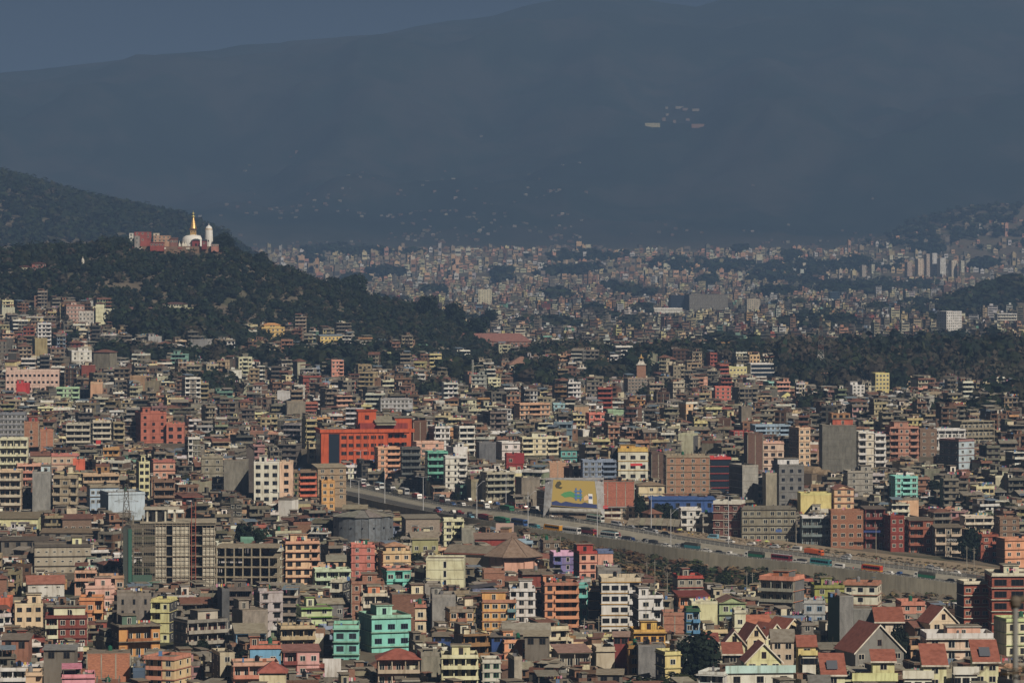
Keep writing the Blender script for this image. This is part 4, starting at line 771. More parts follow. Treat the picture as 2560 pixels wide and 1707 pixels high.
B(170, 230, 876, 912, (206, 204, 200), 'bright white modern house stepping up the left slope', 'the white stepped slope house', s=3.3, n=3, nx=3, p=.2, f=.2, pent=(.4, .9))
B(160, 212, 762, 805, (184, 150, 140), 'pinkish monastery building below the wooded hill', 'the pinkish monastery', s=3.1, n=4, nx=5, p=.5, led=(160, 110, 96), pent=(.3, .6))
B(238, 262, 755, 812, (226, 212, 164), 'tall cream monastery tower with brown cap', 'the cream monastery tower', s=3.1, n=5, nowin=True, p=.2, sidewin=0, roof='hip', rh=1.2, rc=(110, 80, 70))
B(258, 294, 772, 808, (226, 214, 170), 'cream monastery wing beside the cream tower', None, s=3.1, n=3, nx=4, p=.2)
B(196, 236, 778, 812, (190, 186, 184), 'grey-white building between pinkish monastery and cream tower', None, s=3.12, n=3, nx=4, p=.2)
B(300, 402, 768, 790, (200, 176, 150), 'long low monastery hall with brown roofs on the hillside', 'the long monastery hall', s=3.05, n=2, nx=10, roof='hip', rh=1.8, rc=(116, 84, 76), p=.2)
B(408, 468, 756, 785, (230, 214, 168), 'large cream monastery with brown roof on the hill shoulder', 'the large cream monastery', s=3.0, n=3, nx=8, p=.3, roof='hip', rh=1.2, rc=(110, 76, 70), f=-.1)
B(455, 486, 770, 796, (228, 206, 140), 'smaller cream monastery wing stepping down to the right', None, s=3.02, n=3, nx=4, p=.2, f=-.3)
B(646, 712, 820, 850, (206, 170, 84), 'yellow temple with golden pagoda roof among trees', 'the yellow hillside temple', s=3.15, n=3, nx=5, roof='hips', rh=1.5, rc=(214, 150, 70), p=.6, name='temple', cat='temple')
B(790, 858, 836, 862, (214, 180, 90), 'yellow and white terrace building right of the temple', None, s=3.15, n=2, nx=6, roof='gx', rh=1, rc=(120, 140, 160))
B(826, 860, 900, 950, (214, 140, 120), 'salmon pink tower with balconies in the trees', 'the salmon tower in the trees', s=3.6, n=5, bay='R', bal=(214, 146, 124))
B(1034, 1064, 935, 990, (186, 186, 184), 'tall slim white-grey building on the wooded slope', 'the slim white slope tower', s=3.75, n=5, bay='F', bal=(190, 190, 186))
B(1060, 1100, 946, 988, (150, 92, 76), 'square dark brick building right of slim white tower', None, s=3.75, n=4, nx=3, mat='brick', p=.2)
B(1214, 1252, 945, 975, (220, 208, 160), 'cream balconied villa at the edge of the wood', None, s=3.7, n=3, bay='C', bal=(222, 210, 166))
B(1282, 1362, 928, 966, (96, 136, 106), 'long green hall with dark flat roof and white lower floor', 'the long green hall', s=3.75, n=3, nx=8, p=.5, led=(84, 90, 84), f=.03, D=14)
B(1266, 1342, 892, 926, (206, 200, 190), 'white hall with broad brown hipped roof', 'the white hall with brown hipped roof', s=3.4, n=1, nx=3, roof='hip', rh=5.5, rc=(146, 106, 88), p=0, D=20, win=(1.4, 2))
B(1115, 1160, 898, 925, (204, 200, 194), 'white gabled house with faded red roof left of the wood', None, s=3.45, n=2, nx=2, roof='gx', rh=2, rc=(150, 112, 98))
B(1488, 1570, 908, 942, (150, 60, 50), 'red temple hall under a huge brown pyramid roof', 'the brown pyramid-roofed hall', s=3.5, n=1, nx=4, roof='hip', rh=6.5, rc=(142, 106, 84), p=0, D=22, name='temple_hall', cat='temple')
B(1072, 1328, 834, 864, (150, 104, 90), 'huge low museum hall with broad faded red sheet roof', 'the long faded-red roofed hall', s=2.75, n=1, nx=24, roof='hip', rh=6.5, rc=(140, 92, 84), p=0, D=60, f=.02, wc=(210, 206, 200), win=(1.5, 1.6), name='museum_hall', cat='hall')
B(1813, 1867, 916, 942, (222, 196, 130), 'yellow flat-roofed building at the edge of the dark wood', 'the yellow building by the wood', s=3.5, n=2, nx=5, p=.2, pent=(.5, .9), pc=(214, 208, 200))
B(1868, 1936, 908, 942, (206, 206, 204), 'white building with black strip windows before the wood', 'the white strip-window building', s=3.5, n=3, nowin=True, glassfront=True, p=.4, led=(220, 220, 216))
B(1937, 1998, 918, 950, (124, 124, 122), 'grey three-storey building beside the white strip-window building', None, s=3.55, n=4, nx=6, p=.3, mat='conc')
B(1785, 1826, 966, 1008, (204, 100, 84), 'coral red building with dark windows in the right middle town', 'the coral red building', s=3.9, n=4, nx=3, p=.2, f=.05)
B(2038, 2098, 933, 975, (138, 100, 80), 'brown apartment block with four long balconies', 'the brown balcony block', s=3.65, n=4, bay='F', bal=(150, 112, 90))
B(2178, 2222, 932, 985, (206, 190, 110), 'tall yellow building with a curved side', 'the tall yellow building', s=3.75, n=5, nx=4, p=.1, f=.2, side=(150, 140, 90), smat='paint')
B(2240, 2278, 940, 978, (224, 180, 150), 'pale pink balcony house by the dark wood', None, s=3.7, n=3, bay='LR', bal=(222, 180, 150))
B(2122, 2160, 962, 998, (212, 216, 222), 'bright white stepped house with small dark windows', 'the bright white stepped house', s=3.85, n=4, nx=3, p=0, f=.2, pent=(.0, .6))
B(2236, 2266, 978, 1006, (204, 206, 206), 'white balcony villa with grey stair wall', None, s=3.95, n=3, bay='F', bal=(212, 212, 212))
B(1938, 1990, 978, 1000, (214, 200, 120), 'yellow chalet with steep dark gable roof', 'the yellow chalet', s=4.0, n=1, nx=4, roof='gy', rh=4.0, rc=(84, 86, 92), p=0)
B(1990, 1994 + 40, 1005, 1030, (190, 130, 110), 'low terracotta house behind the chalet', None, s=4.15, nx=3)
B(1285, 1375, 1008, 1050, (196, 150, 116), 'tan house with broad layered flat roofs in the middle town', 'the layered tan house', s=4.25, n=3, bay='C', bal=(200, 152, 118), p=.9)
B(1464, 1514, 1032, 1062, (206, 110, 92), 'coral pink rooftop house in the middle town', 'the coral pink rooftop house', s=4.4, n=2, bay='C', bal=(210, 112, 96))
B(1515, 1565, 1024, 1045, (140, 176, 140), 'low pale green flat-roofed house', None, s=4.35, n=1, nx=3, p=.3)
B(1377, 1412, 1008, 1032, (140, 190, 210), 'small sky-blue house with white trim in the middle town', 'the small sky-blue house', s=4.2, n=2, nx=2, p=.4)
B(1560, 1618, 945, 990, (140, 124, 112), 'brownish-grey apartment building with white end wall', None, s=3.85, n=5, nx=6, p=.3, mat='conc')
B(944, 1032, 996, 1032, (168, 172, 182), 'long pale blue-grey building with brown roof edge', 'the long pale blue-grey building', s=4.1, n=3, nx=8, p=.3, led=(150, 150, 156))
B(712, 765, 1004, 1045, (132, 124, 110), 'blank cement building with brick-red balcony block beside it', None, s=4.25, nowin=True, mat='conc', p=0, sidewin=0)
B(760, 796, 1006, 1036, (170, 92, 72), 'brick-red balcony building with orange end wall', None, s=4.25, n=3, bay='F', bal=(160, 90, 76))
B(1824, 1882, 1078, 1098, (166, 56, 54), 'low crimson building with white-framed windows', 'the crimson building', s=4.85, n=2, nx=4, p=.3)
B(1876, 1976, 1062, 1100, (130, 160, 190), 'light blue balcony house left of the slim beige tower', None, s=4.8, n=3, bay='LR', bal=(136, 166, 196))
# far landmarks
B(1195, 1229, 724, 762, (196, 190, 160), 'far cream high-rise standing alone above the haze-softened town', 'the far lone cream high-rise', s=1.62, n=7, nx=5, p=.2, f=.03, D=20, ph=.8, name='apartment_tower', cat='apartment tower')
B(2343, 2404, 778, 832, (206, 208, 206), 'white eight-storey tower block with orange right half', 'the white eight-storey tower', s=2.05, n=8, nx=8, p=.2, f=.4, D=22, side=(190, 196, 200), smat='paint', name='apartment_tower', cat='apartment tower')
B(2488, 2540, 784, 808, (206, 204, 200), 'white open-framed building on the right wooded rise', 'the white open-framed building', s=2.0, n=3, bay='F', bal=(206, 200, 190), D=18)
B(1388, 1436, 790, 812, (206, 208, 210), 'long white building with blue roof box in the hazy plain', 'the long white hazy building', s=1.95, n=3, nx=9, p=.2, D=18)
B(1672, 1712, 738, 776, (52, 58, 70), 'dark slab office block in the hazy plain', 'the dark hazy slab', s=1.75, n=6, glassfront=True, nowin=True, p=.1, D=25, name='office_building', cat='office building')
B(1712, 1820, 736, 776, (108, 104, 98), 'wide grey-brown palace-like block with twin flared roof tops', 'the wide twin-topped block', s=1.75, n=5, nx=14, p=.3, D=30, pent=(.1, .35), name='office_building', cat='office building')
B(1622, 1706, 770, 785, (210, 208, 200), 'long low white parliament-like wall in the plain', 'the long low white building', s=1.9, n=2, nx=20, p=.2, D=20)
B(1862, 1900, 748, 780, (170, 160, 140), 'tan slab block with pale left edge in the plain', None, s=1.75, n=6, nx=6, p=.1, D=20)
B(2072, 2098, 730, 752, (70, 100, 124), 'dark blue glass block in the hazy plain', 'the blue glass block', s=1.6, n=4, glassfront=True, nowin=True, p=.1, D=20)
for i, (a, b, vt, vb, c, lb) in enumerate([(2288, 2308, 652, 690, (190, 170, 150), 'leftmost of the far hazy apartment towers'), (2312, 2324, 640, 690, (176, 160, 150), 'second from left of the far hazy apartment towers'),
        (2325, 2342, 638, 688, (222, 212, 190), 'palest and tallest far hazy tower with a slim shaft'), (2343, 2364, 650, 690, (230, 216, 180), 'broad cream far tower with a rounded arched top'),
        (2372, 2392, 656, 694, (190, 178, 160), 'far tan tower to the right of the arched one'), (2398, 2410, 657, 694, (204, 190, 170), 'rightmost slim pale tower of the far hazy cluster'),
        (2262, 2280, 660, 692, (160, 140, 130), 'short brown tower left of the far tower cluster'), (2150, 2165, 668, 690, (160, 150, 140), 'stubby far tower standing apart left of the cluster'), (2175, 2186, 666, 682, (206, 196, 160), 'small cream far tower apart from the cluster')]):
    B(a, b, vt - 5, vb, tuple(min(240, x * 1.08) for x in c), lb, 'the far hazy towers' if i == 2 else None, s=1.02, n=12 if vb - vt > 30 else 7, nx=3, p=.15, f=.3, D=16, name='apartment_tower', cat='apartment tower', sidewin=0)
B(1612, 1650, 308, 318, (176, 168, 130), 'pale cream monastery building high on the misty mountainside', 'the mountainside monastery', s=.80, n=2, nx=8, p=.2, D=30, f=.02, ph=.2, name='monastery', cat='monastery')
B(1728, 1760, 310, 318, (140, 104, 88), 'brownish long building right of the mountainside monastery', None, s=.80, n=1, nx=6, p=.2, D=24, f=.02, ph=.2, name='monastery', cat='monastery')
for k, (a, vt, w) in enumerate([(1688, 266, 22), (1706, 270, 14), (1730, 272, 18), (1655, 294, 9), (1664, 284, 8), (1714, 296, 10), (1663, 267, 7), (1682, 300, 8)]):
    B(a, a + w, vt, vt + 6, (128, 104, 92) if k % 2 else (136, 124, 108), ['faint pinkish building at top of the mountain cluster', 'small pale building touching the top of the mountain cluster', 'faint reddish-roofed building right of the mountain cluster top', 'tiny pale house just right of the mountain monastery', 'tiny house midway up the mountain cluster', 'tiny pale house below the mountain cluster top', 'lone pale dot-like house upper left of the mountain cluster', 'tiny house low in the mountain cluster'][k], None, s=.80, n=1, nx=2, p=.1, D=16, f=.02, ph=.1)
# ---------------------------------------------------------------- landmark buildings with shapes of their own
def at_rect(u, vb, s):
    X, Y, Z = P3(u, vb, s); return X, Y, Z
# orange-red office block
s = 5.75; X, Y, Z = P3(886, 1158, s); c = alb((184, 82, 46), ds=.08); cd = alb((164, 72, 42), ds=.08)
K = Indiv('office_building', 'large orange-red office block with dark glass bays beside the highway', 'office building', (X, Y, Z), R(9))
K.box('wall', -14.6, 14.6, 0, 22, -8, 14.2, c, side=c, smat='paint', top=ROOFTOP)
K.box('wall', 14.6, 26, 8, 24, -8, 14.0, c, side=c, smat='paint', top=ROOFTOP)
K.box('cornice', -15.1, 26.4, -.5, .3, 13.4, 14.9, tuple(x * 1.05 for x in c)); K.box('cornice', -15.1, -14.5, .3, 22, 13.4, 14.9, c)
K.box('glazing#1', -11.2, -6.6, -.12, 0, -1, 12.9, (.02, .03, .045), 'glass'); K.box('glazing#2', -14.75, -14.6, 2, 20, -1, 12.9, (.02, .03, .045), 'glass')
for i in range(4):
    for j in range(6): K.win(-4.6 + j * 3.25, -.0, 11.3 - i * 3.45, 2.2, 1.5, 'F', 'win', alb((120, 60, 44)))
    for j in range(3): K.win(16.5 + j * 3.2, 8, 11.3 - i * 3.45, 2.2, 1.5, 'F', 'win', alb((120, 60, 44)))
for j in range(8): K.box('pilaster#%d' % j, -6.4 + j * 3.0, -6.2 + j * 3.0, -.2, 0, -1, 13.3, cd)
K.box('roof_tower', 2.6, 10.5, 8, 15, 14.2, 22.4, c, side=c, smat='paint'); K.box('roof_tower', 2.0, 11.0, 7.5, 15.5, 22.4, 22.9, cd)
K.win(6.5, 8, 19.6, 1.8, 2.0, 'F', 'win', cd); K.box('sunken_terrace', 3, 24, 4, 20, 14.2, 17.2, alb((150, 48, 40)), side=alb((150, 48, 40)), smat='paint')
shed(K, 'penthouse_roof', 9.5, 19, 3, 14, 17.6, 20.0, alb((140, 136, 116)), mat='sheet'); shed(K, 'penthouse_roof', 10, 18.6, 2.0, 6, 16.6, 17.6, alb((150, 146, 124)))
K.box('roof_block', 18.6, 26, 6, 18, 14.2, 19.4, c, side=c, smat='paint'); K.box('roof_block', 18.2, 26.4, 5.5, 18.4, 19.4, 19.8, CONC)
r = K.done(); r.location = P3(886, 1158, 5.03); r.scale = (1.14,) * 3; register(788, 1052, 1075, 1155, 5.03, *P3(886, 1158, 5.03)[:2], 22, 'the orange-red office block', r)
# drum-shaped corrugated hall
s = 6.55; X, Y, Z = P3(905, 1362, s); Y += 11
K = Indiv('drum_hall', 'drum-shaped hall clad in grey corrugated sheets below the highway', 'hall', (X, Y, Z), 0)
n = 28; cs = [tuple(x * k for x in alb((104, 112, 122))) for k in (1, .86, 1.12, .94, .8)]
for i in range(n):
    t0, t1 = 2 * math.pi * i / n, 2 * math.pi * (i + .94) / n; r_ = 11.6
    V = [(r_ * math.cos(t), r_ * math.sin(t), z) for z in (-4, 10.6) for t in (t0, t1)] + [((r_ - .3) * math.cos(t), (r_ - .3) * math.sin(t), z) for z in (-4, 10.6) for t in (t0, t1)]
    g = Geo(); g.poly(V, [(0, 1, 3, 2), (5, 4, 6, 7), (2, 3, 7, 6), (0, 2, 6, 4), (1, 5, 7, 3)], cs[i % 5], 'sheet'); g.obj('cladding_panel', K.root)
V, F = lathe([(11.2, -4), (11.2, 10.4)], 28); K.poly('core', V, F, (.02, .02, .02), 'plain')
for i in range(14):
    t0, t1 = 2 * math.pi * i / 14, 2 * math.pi * (i + 1) / 14; dz = random.uniform(-.25, .35)
    V = [(12.4 * math.cos(t0), 12.4 * math.sin(t0), 10.5 + dz), (12.4 * math.cos(t1), 12.4 * math.sin(t1), 10.5 + dz), (2 * math.cos(t1), 2 * math.sin(t1), 12.9 + dz), (2 * math.cos(t0), 2 * math.sin(t0), 12.9 + dz)]
    V += [(a, b, c_ - .18) for a, b, c_ in V]; g = Geo(); g.poly(V, [(0, 1, 2, 3), (7, 6, 5, 4), (0, 4, 5, 1), (2, 6, 7, 3), (1, 5, 6, 2), (3, 7, 4, 0)], jit(alb((132, 130, 122)), .15), 'sheet'); g.obj('roof_sheet', K.root)
K.box('skylight_ridge', -6.5, .5, -1.5, 4, 12.6, 13.4, alb((120, 110, 92)), 'sheet'); gable(K, 'skylight_roof', -7.4, 1.4, -3, 5, 13.5, 1.2, 'x', alb((138, 130, 108)))
for k in range(7):
    t = R(205 + k * 22); V, F = tube((11.5 * math.cos(t), 11.5 * math.sin(t), 6.4), (11.9 * math.cos(t), 11.9 * math.sin(t), 6.4), .35, n=6); K.poly('vent#%d' % k, V, F, DARK, 'plain')
r = K.done(); register(827, 984, 1280, 1360, s, X, Y, 12.5, 'the grey drum-shaped hall', r)
# octagonal hall with pink walls
s = 6.95; X, Y, Z = P3(1282, 1432, s); Y += 9.5
K = Indiv('round_hall', 'eight-sided pink hall under a wide grey-brown tent-like roof', 'hall', (X, Y, Z), R(4))
V, F = lathe([(9.3, -3), (9.3, 6.2)], 8); K.poly('wall', V, F, alb((214, 156, 134)), 'paint')
V, F = lathe([(11.6, 5.6), (11.6, 5.9), (6, 9.0), (.6, 12.0), (.5, 12.6)], 8); K.poly('roof', V, F, alb((134, 112, 96)), 'sheet')
for i in range(8):
    t = 2 * math.pi * (i + .5) / 8; V, F = tube((11.6 * math.cos(t), 11.6 * math.sin(t), 5.95), (.6 * math.cos(t), .6 * math.sin(t), 12.1), .12, n=4); K.poly('roof_ridge#%d' % i, V, F, alb((112, 92, 80)), 'sheet')
    V, F = tube((9.35 * math.cos(t), 9.35 * math.sin(t), -2), (9.35 * math.cos(t), 9.35 * math.sin(t), 6), .18, n=4); K.poly('corner_post#%d' % i, V, F, alb((190, 130, 110)), 'paint')
shed(K, 'side_roof', 7, 14, -6, 4, 5.0, 6.0, alb((150, 92, 74)))
for q in ((7.4, -5.6), (13.6, -5.6), (13.6, 3.5)): K.box('side_post#%.1f%.1f' % q, q[0] - .1, q[0] + .1, q[1] - .1, q[1] + .1, -3, 5.2, alb((80, 60, 50)), 'plain')
r = K.done(); register(1196, 1362, 1348, 1430, s, X, Y, 11, 'the pink eight-sided hall', r)
s = 6.9; X, Y, Z = P3(1170, 1400, s)
K = Indiv('shed', 'long tan shed with low grey roof left of the eight-sided hall', 'shed', (X, Y, Z), R(-24))
K.box('wall', -9, 9, 0, 9, -3, 3, alb((160, 146, 124))); gable(K, 'roof', -9, 9, 0, 9, 3, 2.2, 'x', alb((124, 114, 100))); K.box('red_eave', -9.4, 9.4, -.75, -.55, 2.2, 2.6, alb((150, 84, 68)))
r = K.done(); register(1110, 1235, 1368, 1402, s, X, Y, 9, None, r)
# half-built tower complex
s = 7.35; X, Y, Z = P3(442, 1468, s); gz = tz(X, Y)
K = Indiv('unfinished_tower', 'half-built concrete tower complex wrapped in a grid of scaffolding', 'building site', (X, Y, Z), R(4))
pl = alb((192, 186, 168)); bm = alb((138, 124, 106)); H = 23.2
K.box('core', -7.2, 12.6, 2.2, 16, gz - Z - 1, H - 1.0, alb((60, 56, 50)), 'conc')
def scaff_panel(x0, x1, z0, z1, y):
    K.box('wall_panel#%.1f' % x0, x0, x1, y, y + 1.8, z0, z1, pl, 'conc')
    g = Geo()
    nx_ = max(2, int((x1 - x0) / 1.15)); nz = int((z1 - z0) / 1.25)
    for i in range(nx_ + 1): x = x0 + (x1 - x0) * i / nx_; g.box(x - .07, x + .07, y - .75, y - .62, z0, z1 + .6, bm, 'plain')
    for j in range(nz + 1): z = z0 + (z1 - z0) * j / nz; g.box(x0 - .2, x1 + .2, y - .62, y - .5, z - .06, z + .06, bm, 'plain')
    o = g.obj('scaffold', K.root); o['kind'] = 'stuff'
scaff_panel(-7.2, -3.6, -1, H - 2, 0); scaff_panel(-1.4, 4.3, -1, H - 2, 0); scaff_panel(8.8, 12.9, -1, H - 3, 0)
for f in range(7):
    z = f * 3.55 - .2
    K.box('floor_slab#%d' % f, -7.8, 13.2, -.4, 16.4, z, z + .35, alb((140, 130, 112)), 'conc')
    if f < 6:
        K.box('stair_opening#%d' % f, -3.2, -1.8, .9, 1.4, z + .8, z + 2.9, DARK, 'glass')
        K.box('landing#%d' % f, 4.6, 8.5, -.2, 2.4, z, z + .3, alb((150, 138, 118)), 'conc')
for q in (5.0, 6.4): K.box('hoist_mast#%.1f' % q, q - .12, q + .12, -1.0, -.8, -1, H + 6, alb((140, 70, 50)), 'plain')
hm = Geo()
for j in range(26): hm.box(5.0, 6.4, -.98, -.86, j * 1.1, j * 1.1 + .1, alb((130, 66, 48)), 'plain')
o = hm.obj('hoist_rung', K.root); o['kind'] = 'stuff'
# open top storey
for x in np.linspace(-10, -.8, 4):
    for y in (2, 10): K.box('roof_column#%.1f%.0f' % (x, y), x - .3, x + .3, y - .3, y + .3, H - 1, H + 3.2, pl, 'conc')
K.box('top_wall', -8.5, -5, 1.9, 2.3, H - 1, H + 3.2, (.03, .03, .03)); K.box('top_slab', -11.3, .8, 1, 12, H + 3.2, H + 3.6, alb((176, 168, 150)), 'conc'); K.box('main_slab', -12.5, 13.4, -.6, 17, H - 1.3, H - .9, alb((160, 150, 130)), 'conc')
# left scaffolded part with green netting
for f in range(7):
    K.box('left_slab#%d' % f, -15, -7.9, 0, 14, f * 3.55 - .2, f * 3.55 + .15, alb((110, 102, 88)), 'conc')
    for x in (-14.8, -11.5): K.box('left_column#%d%.1f' % (f, x), x - .25, x + .25, .2, .7, f * 3.55 + .16, f * 3.55 + 3.3, alb((124, 116, 100)), 'conc')
lg = Geo()
for i in range(14): x = -15.4 + i * .6; lg.box(x - .04, x + .04, -.9, -.82, -2, 22, alb((110, 104, 90)), 'plain')
for j in range(17): lg.box(-15.8, -7.2, -.98, -.9, j * 1.35 - .04, j * 1.35 + .04, alb((110, 104, 90)), 'plain')
o = lg.obj('scaffold', K.root); o['kind'] = 'stuff'
K.box('safety_net#1', -18.2, -15.6, -1, 8, -3, 20.5, alb((62, 68, 64)), 'plain'); K.box('safety_net#2', -16.4, -15.2, -1.4, -1.1, 2, 20, alb((40, 92, 80)), 'plain'); K.box('safety_net#3', -15, -8.4, -1.5, -1.3, -2, 4.5, alb((60, 90, 78)), 'plain')
r = K.done(); register(290, 540, 1272, 1468, s, X, Y, 17, 'the scaffolded tower site', r)
s = 7.3; X, Y, Z = P3(618, 1467, s); gz = tz(X, Y)
K = Indiv('unfinished_building', 'low open concrete frame building with four dark empty floors beside the scaffolded tower', 'building site', (X, Y, Z), R(-1))
for f in range(5):
    K.box('floor_slab#%d' % f, -10.8, 10.8, 0, 16, f * 3.4 - .2, f * 3.4 + .16, alb((146, 134, 112)), 'conc')
    if f < 4:
        for i in range(8 if f < 3 else 6):
            for y in (.1, 7, 14): x = -10.5 + i * 3.0; K.box('column#%d_%d_%d' % (f, i, y), x - .22, x + .22, y, y + .5, f * 3.4 + .16, f * 3.4 + 3.2, alb((150, 140, 118)), 'conc')
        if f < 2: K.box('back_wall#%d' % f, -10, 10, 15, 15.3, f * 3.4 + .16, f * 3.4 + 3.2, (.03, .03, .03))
        K.box('inner_wall#%d' % f, -6 + f * 2, 4 + f, 6.5, 6.8, f * 3.4 + .16, f * 3.4 + 2.6, BRICKD, 'brick')
K.box('base', -10.8, 10.8, .1, 16, gz - Z - 1, -.25, alb((90, 80, 66)), 'conc')
r = K.done(); register(540, 702, 1366, 1467, s, X, Y, 13, 'the open concrete frame beside the tower', r)
# yellow billboard hall
s = 5.9; X, Y, Z = P3(1432, 1288, s)
K = Indiv('billboard_building', 'curved-front hall covered by a giant yellow billboard beside the road', 'billboard building', (X, Y, Z), R(3))
K.box('wall', -10.5, 10.5, 1.5, 16, -2, 14, alb((176, 176, 180)), side=alb((150, 150, 152)), smat='conc'); K.box('shop_wall', -10, 10, .8, 1.5, -2, 3.6, alb((120, 104, 90)))
for i in range(5): K.win(-7.6 + i * 3.8, .8, 1.3, 2.4, 2.5, 'F', 'door', alb((120, 50, 44) if i % 2 else (96, 84, 74)), 'shop_front')
gw = alb((150, 152, 158))
V = [(-9.2, .2, 4.2), (10.8, .2, 2.6), (9.4, .9, 14.4), (-8.2, .9, 15.2), (-9.2, .8, 4.2), (10.8, .8, 2.6), (9.4, 1.45, 14.4), (-8.2, 1.45, 15.2)]
K.poly('poster', V, [(0, 1, 2, 3), (3, 2, 6, 7), (0, 3, 7, 4), (1, 5, 6, 2)], alb((158, 134, 44)), 'plain')
def onb(x, z, dy): # point on the sloping poster
    t = (z - 4) / 11; return (x, .2 + .7 * t - dy, z)
def flat(part, pts, col, dy): K.poly(part, [onb(a, b, dy) for a, b in pts], [tuple(range(len(pts)))], alb(col), 'plain')
flat('printed_band', [(-9.0, 4.4), (10.7, 2.9), (10.4, 4.6), (7, 4.9), (5, 5.6), (3.6, 4.9), (0, 5.3), (-3, 6.0), (-5, 5.3), (-7, 6.3), (-9.0, 5.8)], (44, 58, 108), .05)
flat('printed_hills', [(-5.2, 8.8), (-3.6, 9.8), (-1, 10.3), (1, 9.4), (4.6, 7.8), (2, 7.2), (-1, 7.9), (-3.4, 7.6)], (60, 136, 76), .05)
flat('printed_letter', [(1.1, 11.6), (1.7, 11.6), (1.7, 6.4), (1.1, 6.4)], (50, 100, 160), .1); flat('printed_letter', [(3.0, 11.2), (3.6, 11.2), (3.6, 6.2), (3.0, 6.2)], (50, 100, 160), .1)
for z in (7.2, 8.6, 10.0): flat('printed_letter', [(.6, z), (4.0, z - .1), (4.0, z + .45), (.6, z + .55)], (60, 110, 170), .13)
flat('printed_can', [(6.6, 9.2), (8.4, 9.0), (8.5, 4.9), (6.7, 5.1)], (206, 206, 206), .1); flat('printed_can_band', [(6.8, 8.2), (8.3, 8.1), (8.3, 6.9), (6.8, 7.0)], (70, 90, 140), .14)
flat('printed_emblem', [(-7.6, 12.6), (-6.6, 14.2), (-5.4, 14.6), (-4.6, 13.4), (-5.8, 12.2), (-4.2, 12.0), (-5.0, 11.2), (-7.0, 11.6)], (70, 66, 40), .06)
flat('printed_mountain', [(4.6, 7.6), (6.0, 8.8), (6.6, 8.0), (7.0, 6.6), (4.8, 6.2)], (200, 160, 110), .06)
V = [(-12.6, .3, -1), (-9.2, .1, 4.2), (-8.2, .8, 15.4), (-11.4, 2.5, 15.8), (-12.6, 3, -1), (-11.4, 4, 15.8)]; K.poly('side_panel', V, [(0, 1, 2, 3), (0, 3, 5, 4)], gw, 'sheet')
V = [(10.8, .1, 2.6), (13.6, .6, -1), (13.2, 2.2, 15), (9.4, .8, 14.4), (13.6, 4, -1), (13.2, 4, 15)]; K.poly('side_panel', V, [(0, 1, 2, 3), (1, 4, 5, 2)], gw, 'sheet')
K.box('top_beam', -11.6, 13.3, .9, 1.9, 15.0, 15.9, gw, 'sheet'); V, F = tube((-10, .2, 2.4), (12, 0, 1.6), 1.1, n=10); K.poly('curved_canopy', V, F, alb((150, 150, 146)), 'sheet')
gl = Geo()
for i in range(13): gl.box(-11.2 + i * 2, -11.1 + i * 2, .86, .9, 14.6, 16.6, alb((150, 150, 150)), 'plain')
gl.obj('sign_lamp', K.root)['kind'] = 'stuff'
r = K.done(); register(1368, 1500, 1198, 1290, s, X, Y, 13, 'the giant yellow billboard', r)
# market sheds with shoppers
s = 5.98; X, Y, Z = P3(1632, 1330, s)
K = Indiv('market_shed', 'long curved grey market roof sheltering red stalls beside the road', 'market shed', (X, Y, Z), R(-8))
nn = 9
for i in range(nn):
    x0 = -11 + i * 22 / nn; z = 3.1 - .7 * ((i - 3) / 6) ** 2; g = Geo()
    V = [(x0, 0, z), (x0 + 22 / nn - .08, 0, z), (x0 + 22 / nn - .08, 9, z + 2.3), (x0, 9, z + 2.3)]; V += [(a, b, c_ - .15) for a, b, c_ in V]
    g.poly(V, [(0, 1, 2, 3), (7, 6, 5, 4), (0, 4, 5, 1), (1, 5, 6, 2), (3, 7, 4, 0)], jit(alb((140, 134, 116)), .1), 'sheet'); g.obj('roof_sheet', K.root)
    K.box('post#%d' % i, x0, x0 + .14, .2, .34, -1, z - .1, CONC, 'plain')
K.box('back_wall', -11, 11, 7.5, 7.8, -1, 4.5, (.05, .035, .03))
for i in range(9): K.box('stall#%d' % i, -10.4 + i * 2.4, -8.8 + i * 2.4, 1.2, 2.6, -.5, .9 + random.random(), alb(random.choice([(150, 40, 40), (180, 60, 40), (60, 60, 90), (150, 110, 70), (60, 40, 40)])))
r = K.done(); register(1565, 1704, 1292, 1332, s, X, Y, 11, 'the roadside market roof', r)
# barrel roofs in the right middle town
for q, (u, v, w, dd) in enumerate([(2042, 1182, 8, 12), (2068, 1186, 6, 12)]):
    s = 5.4; X, Y, Z = P3(u, v, s); K = Indiv('workshop', ['tan barrel-vaulted workshop roof below the huge blank cement building', 'smaller barrel-vaulted workshop beside the tan one'][q], 'workshop', (X, Y, Z), R(50))
    K.box('wall', -w / 2, w / 2, 0, dd, -6, 0, alb((110, 96, 80)))
    V = []; F = []
    for y in (-.4, dd + .4):
        for i in range(9): t = math.pi * i / 8; V.append((-w / 2 * math.cos(t), y, w * .38 * math.sin(t)))
    F = [(i, i + 1, 10 + i, 9 + i) for i in range(8)] + [tuple(range(9)), tuple(range(9, 18))[::-1]]
    K.poly('barrel_roof', V, F, alb((142, 122, 96)), 'sheet'); r = K.done(); register(u - 25, u + 25, v - 17, v, s, X, Y, 7, None, r)
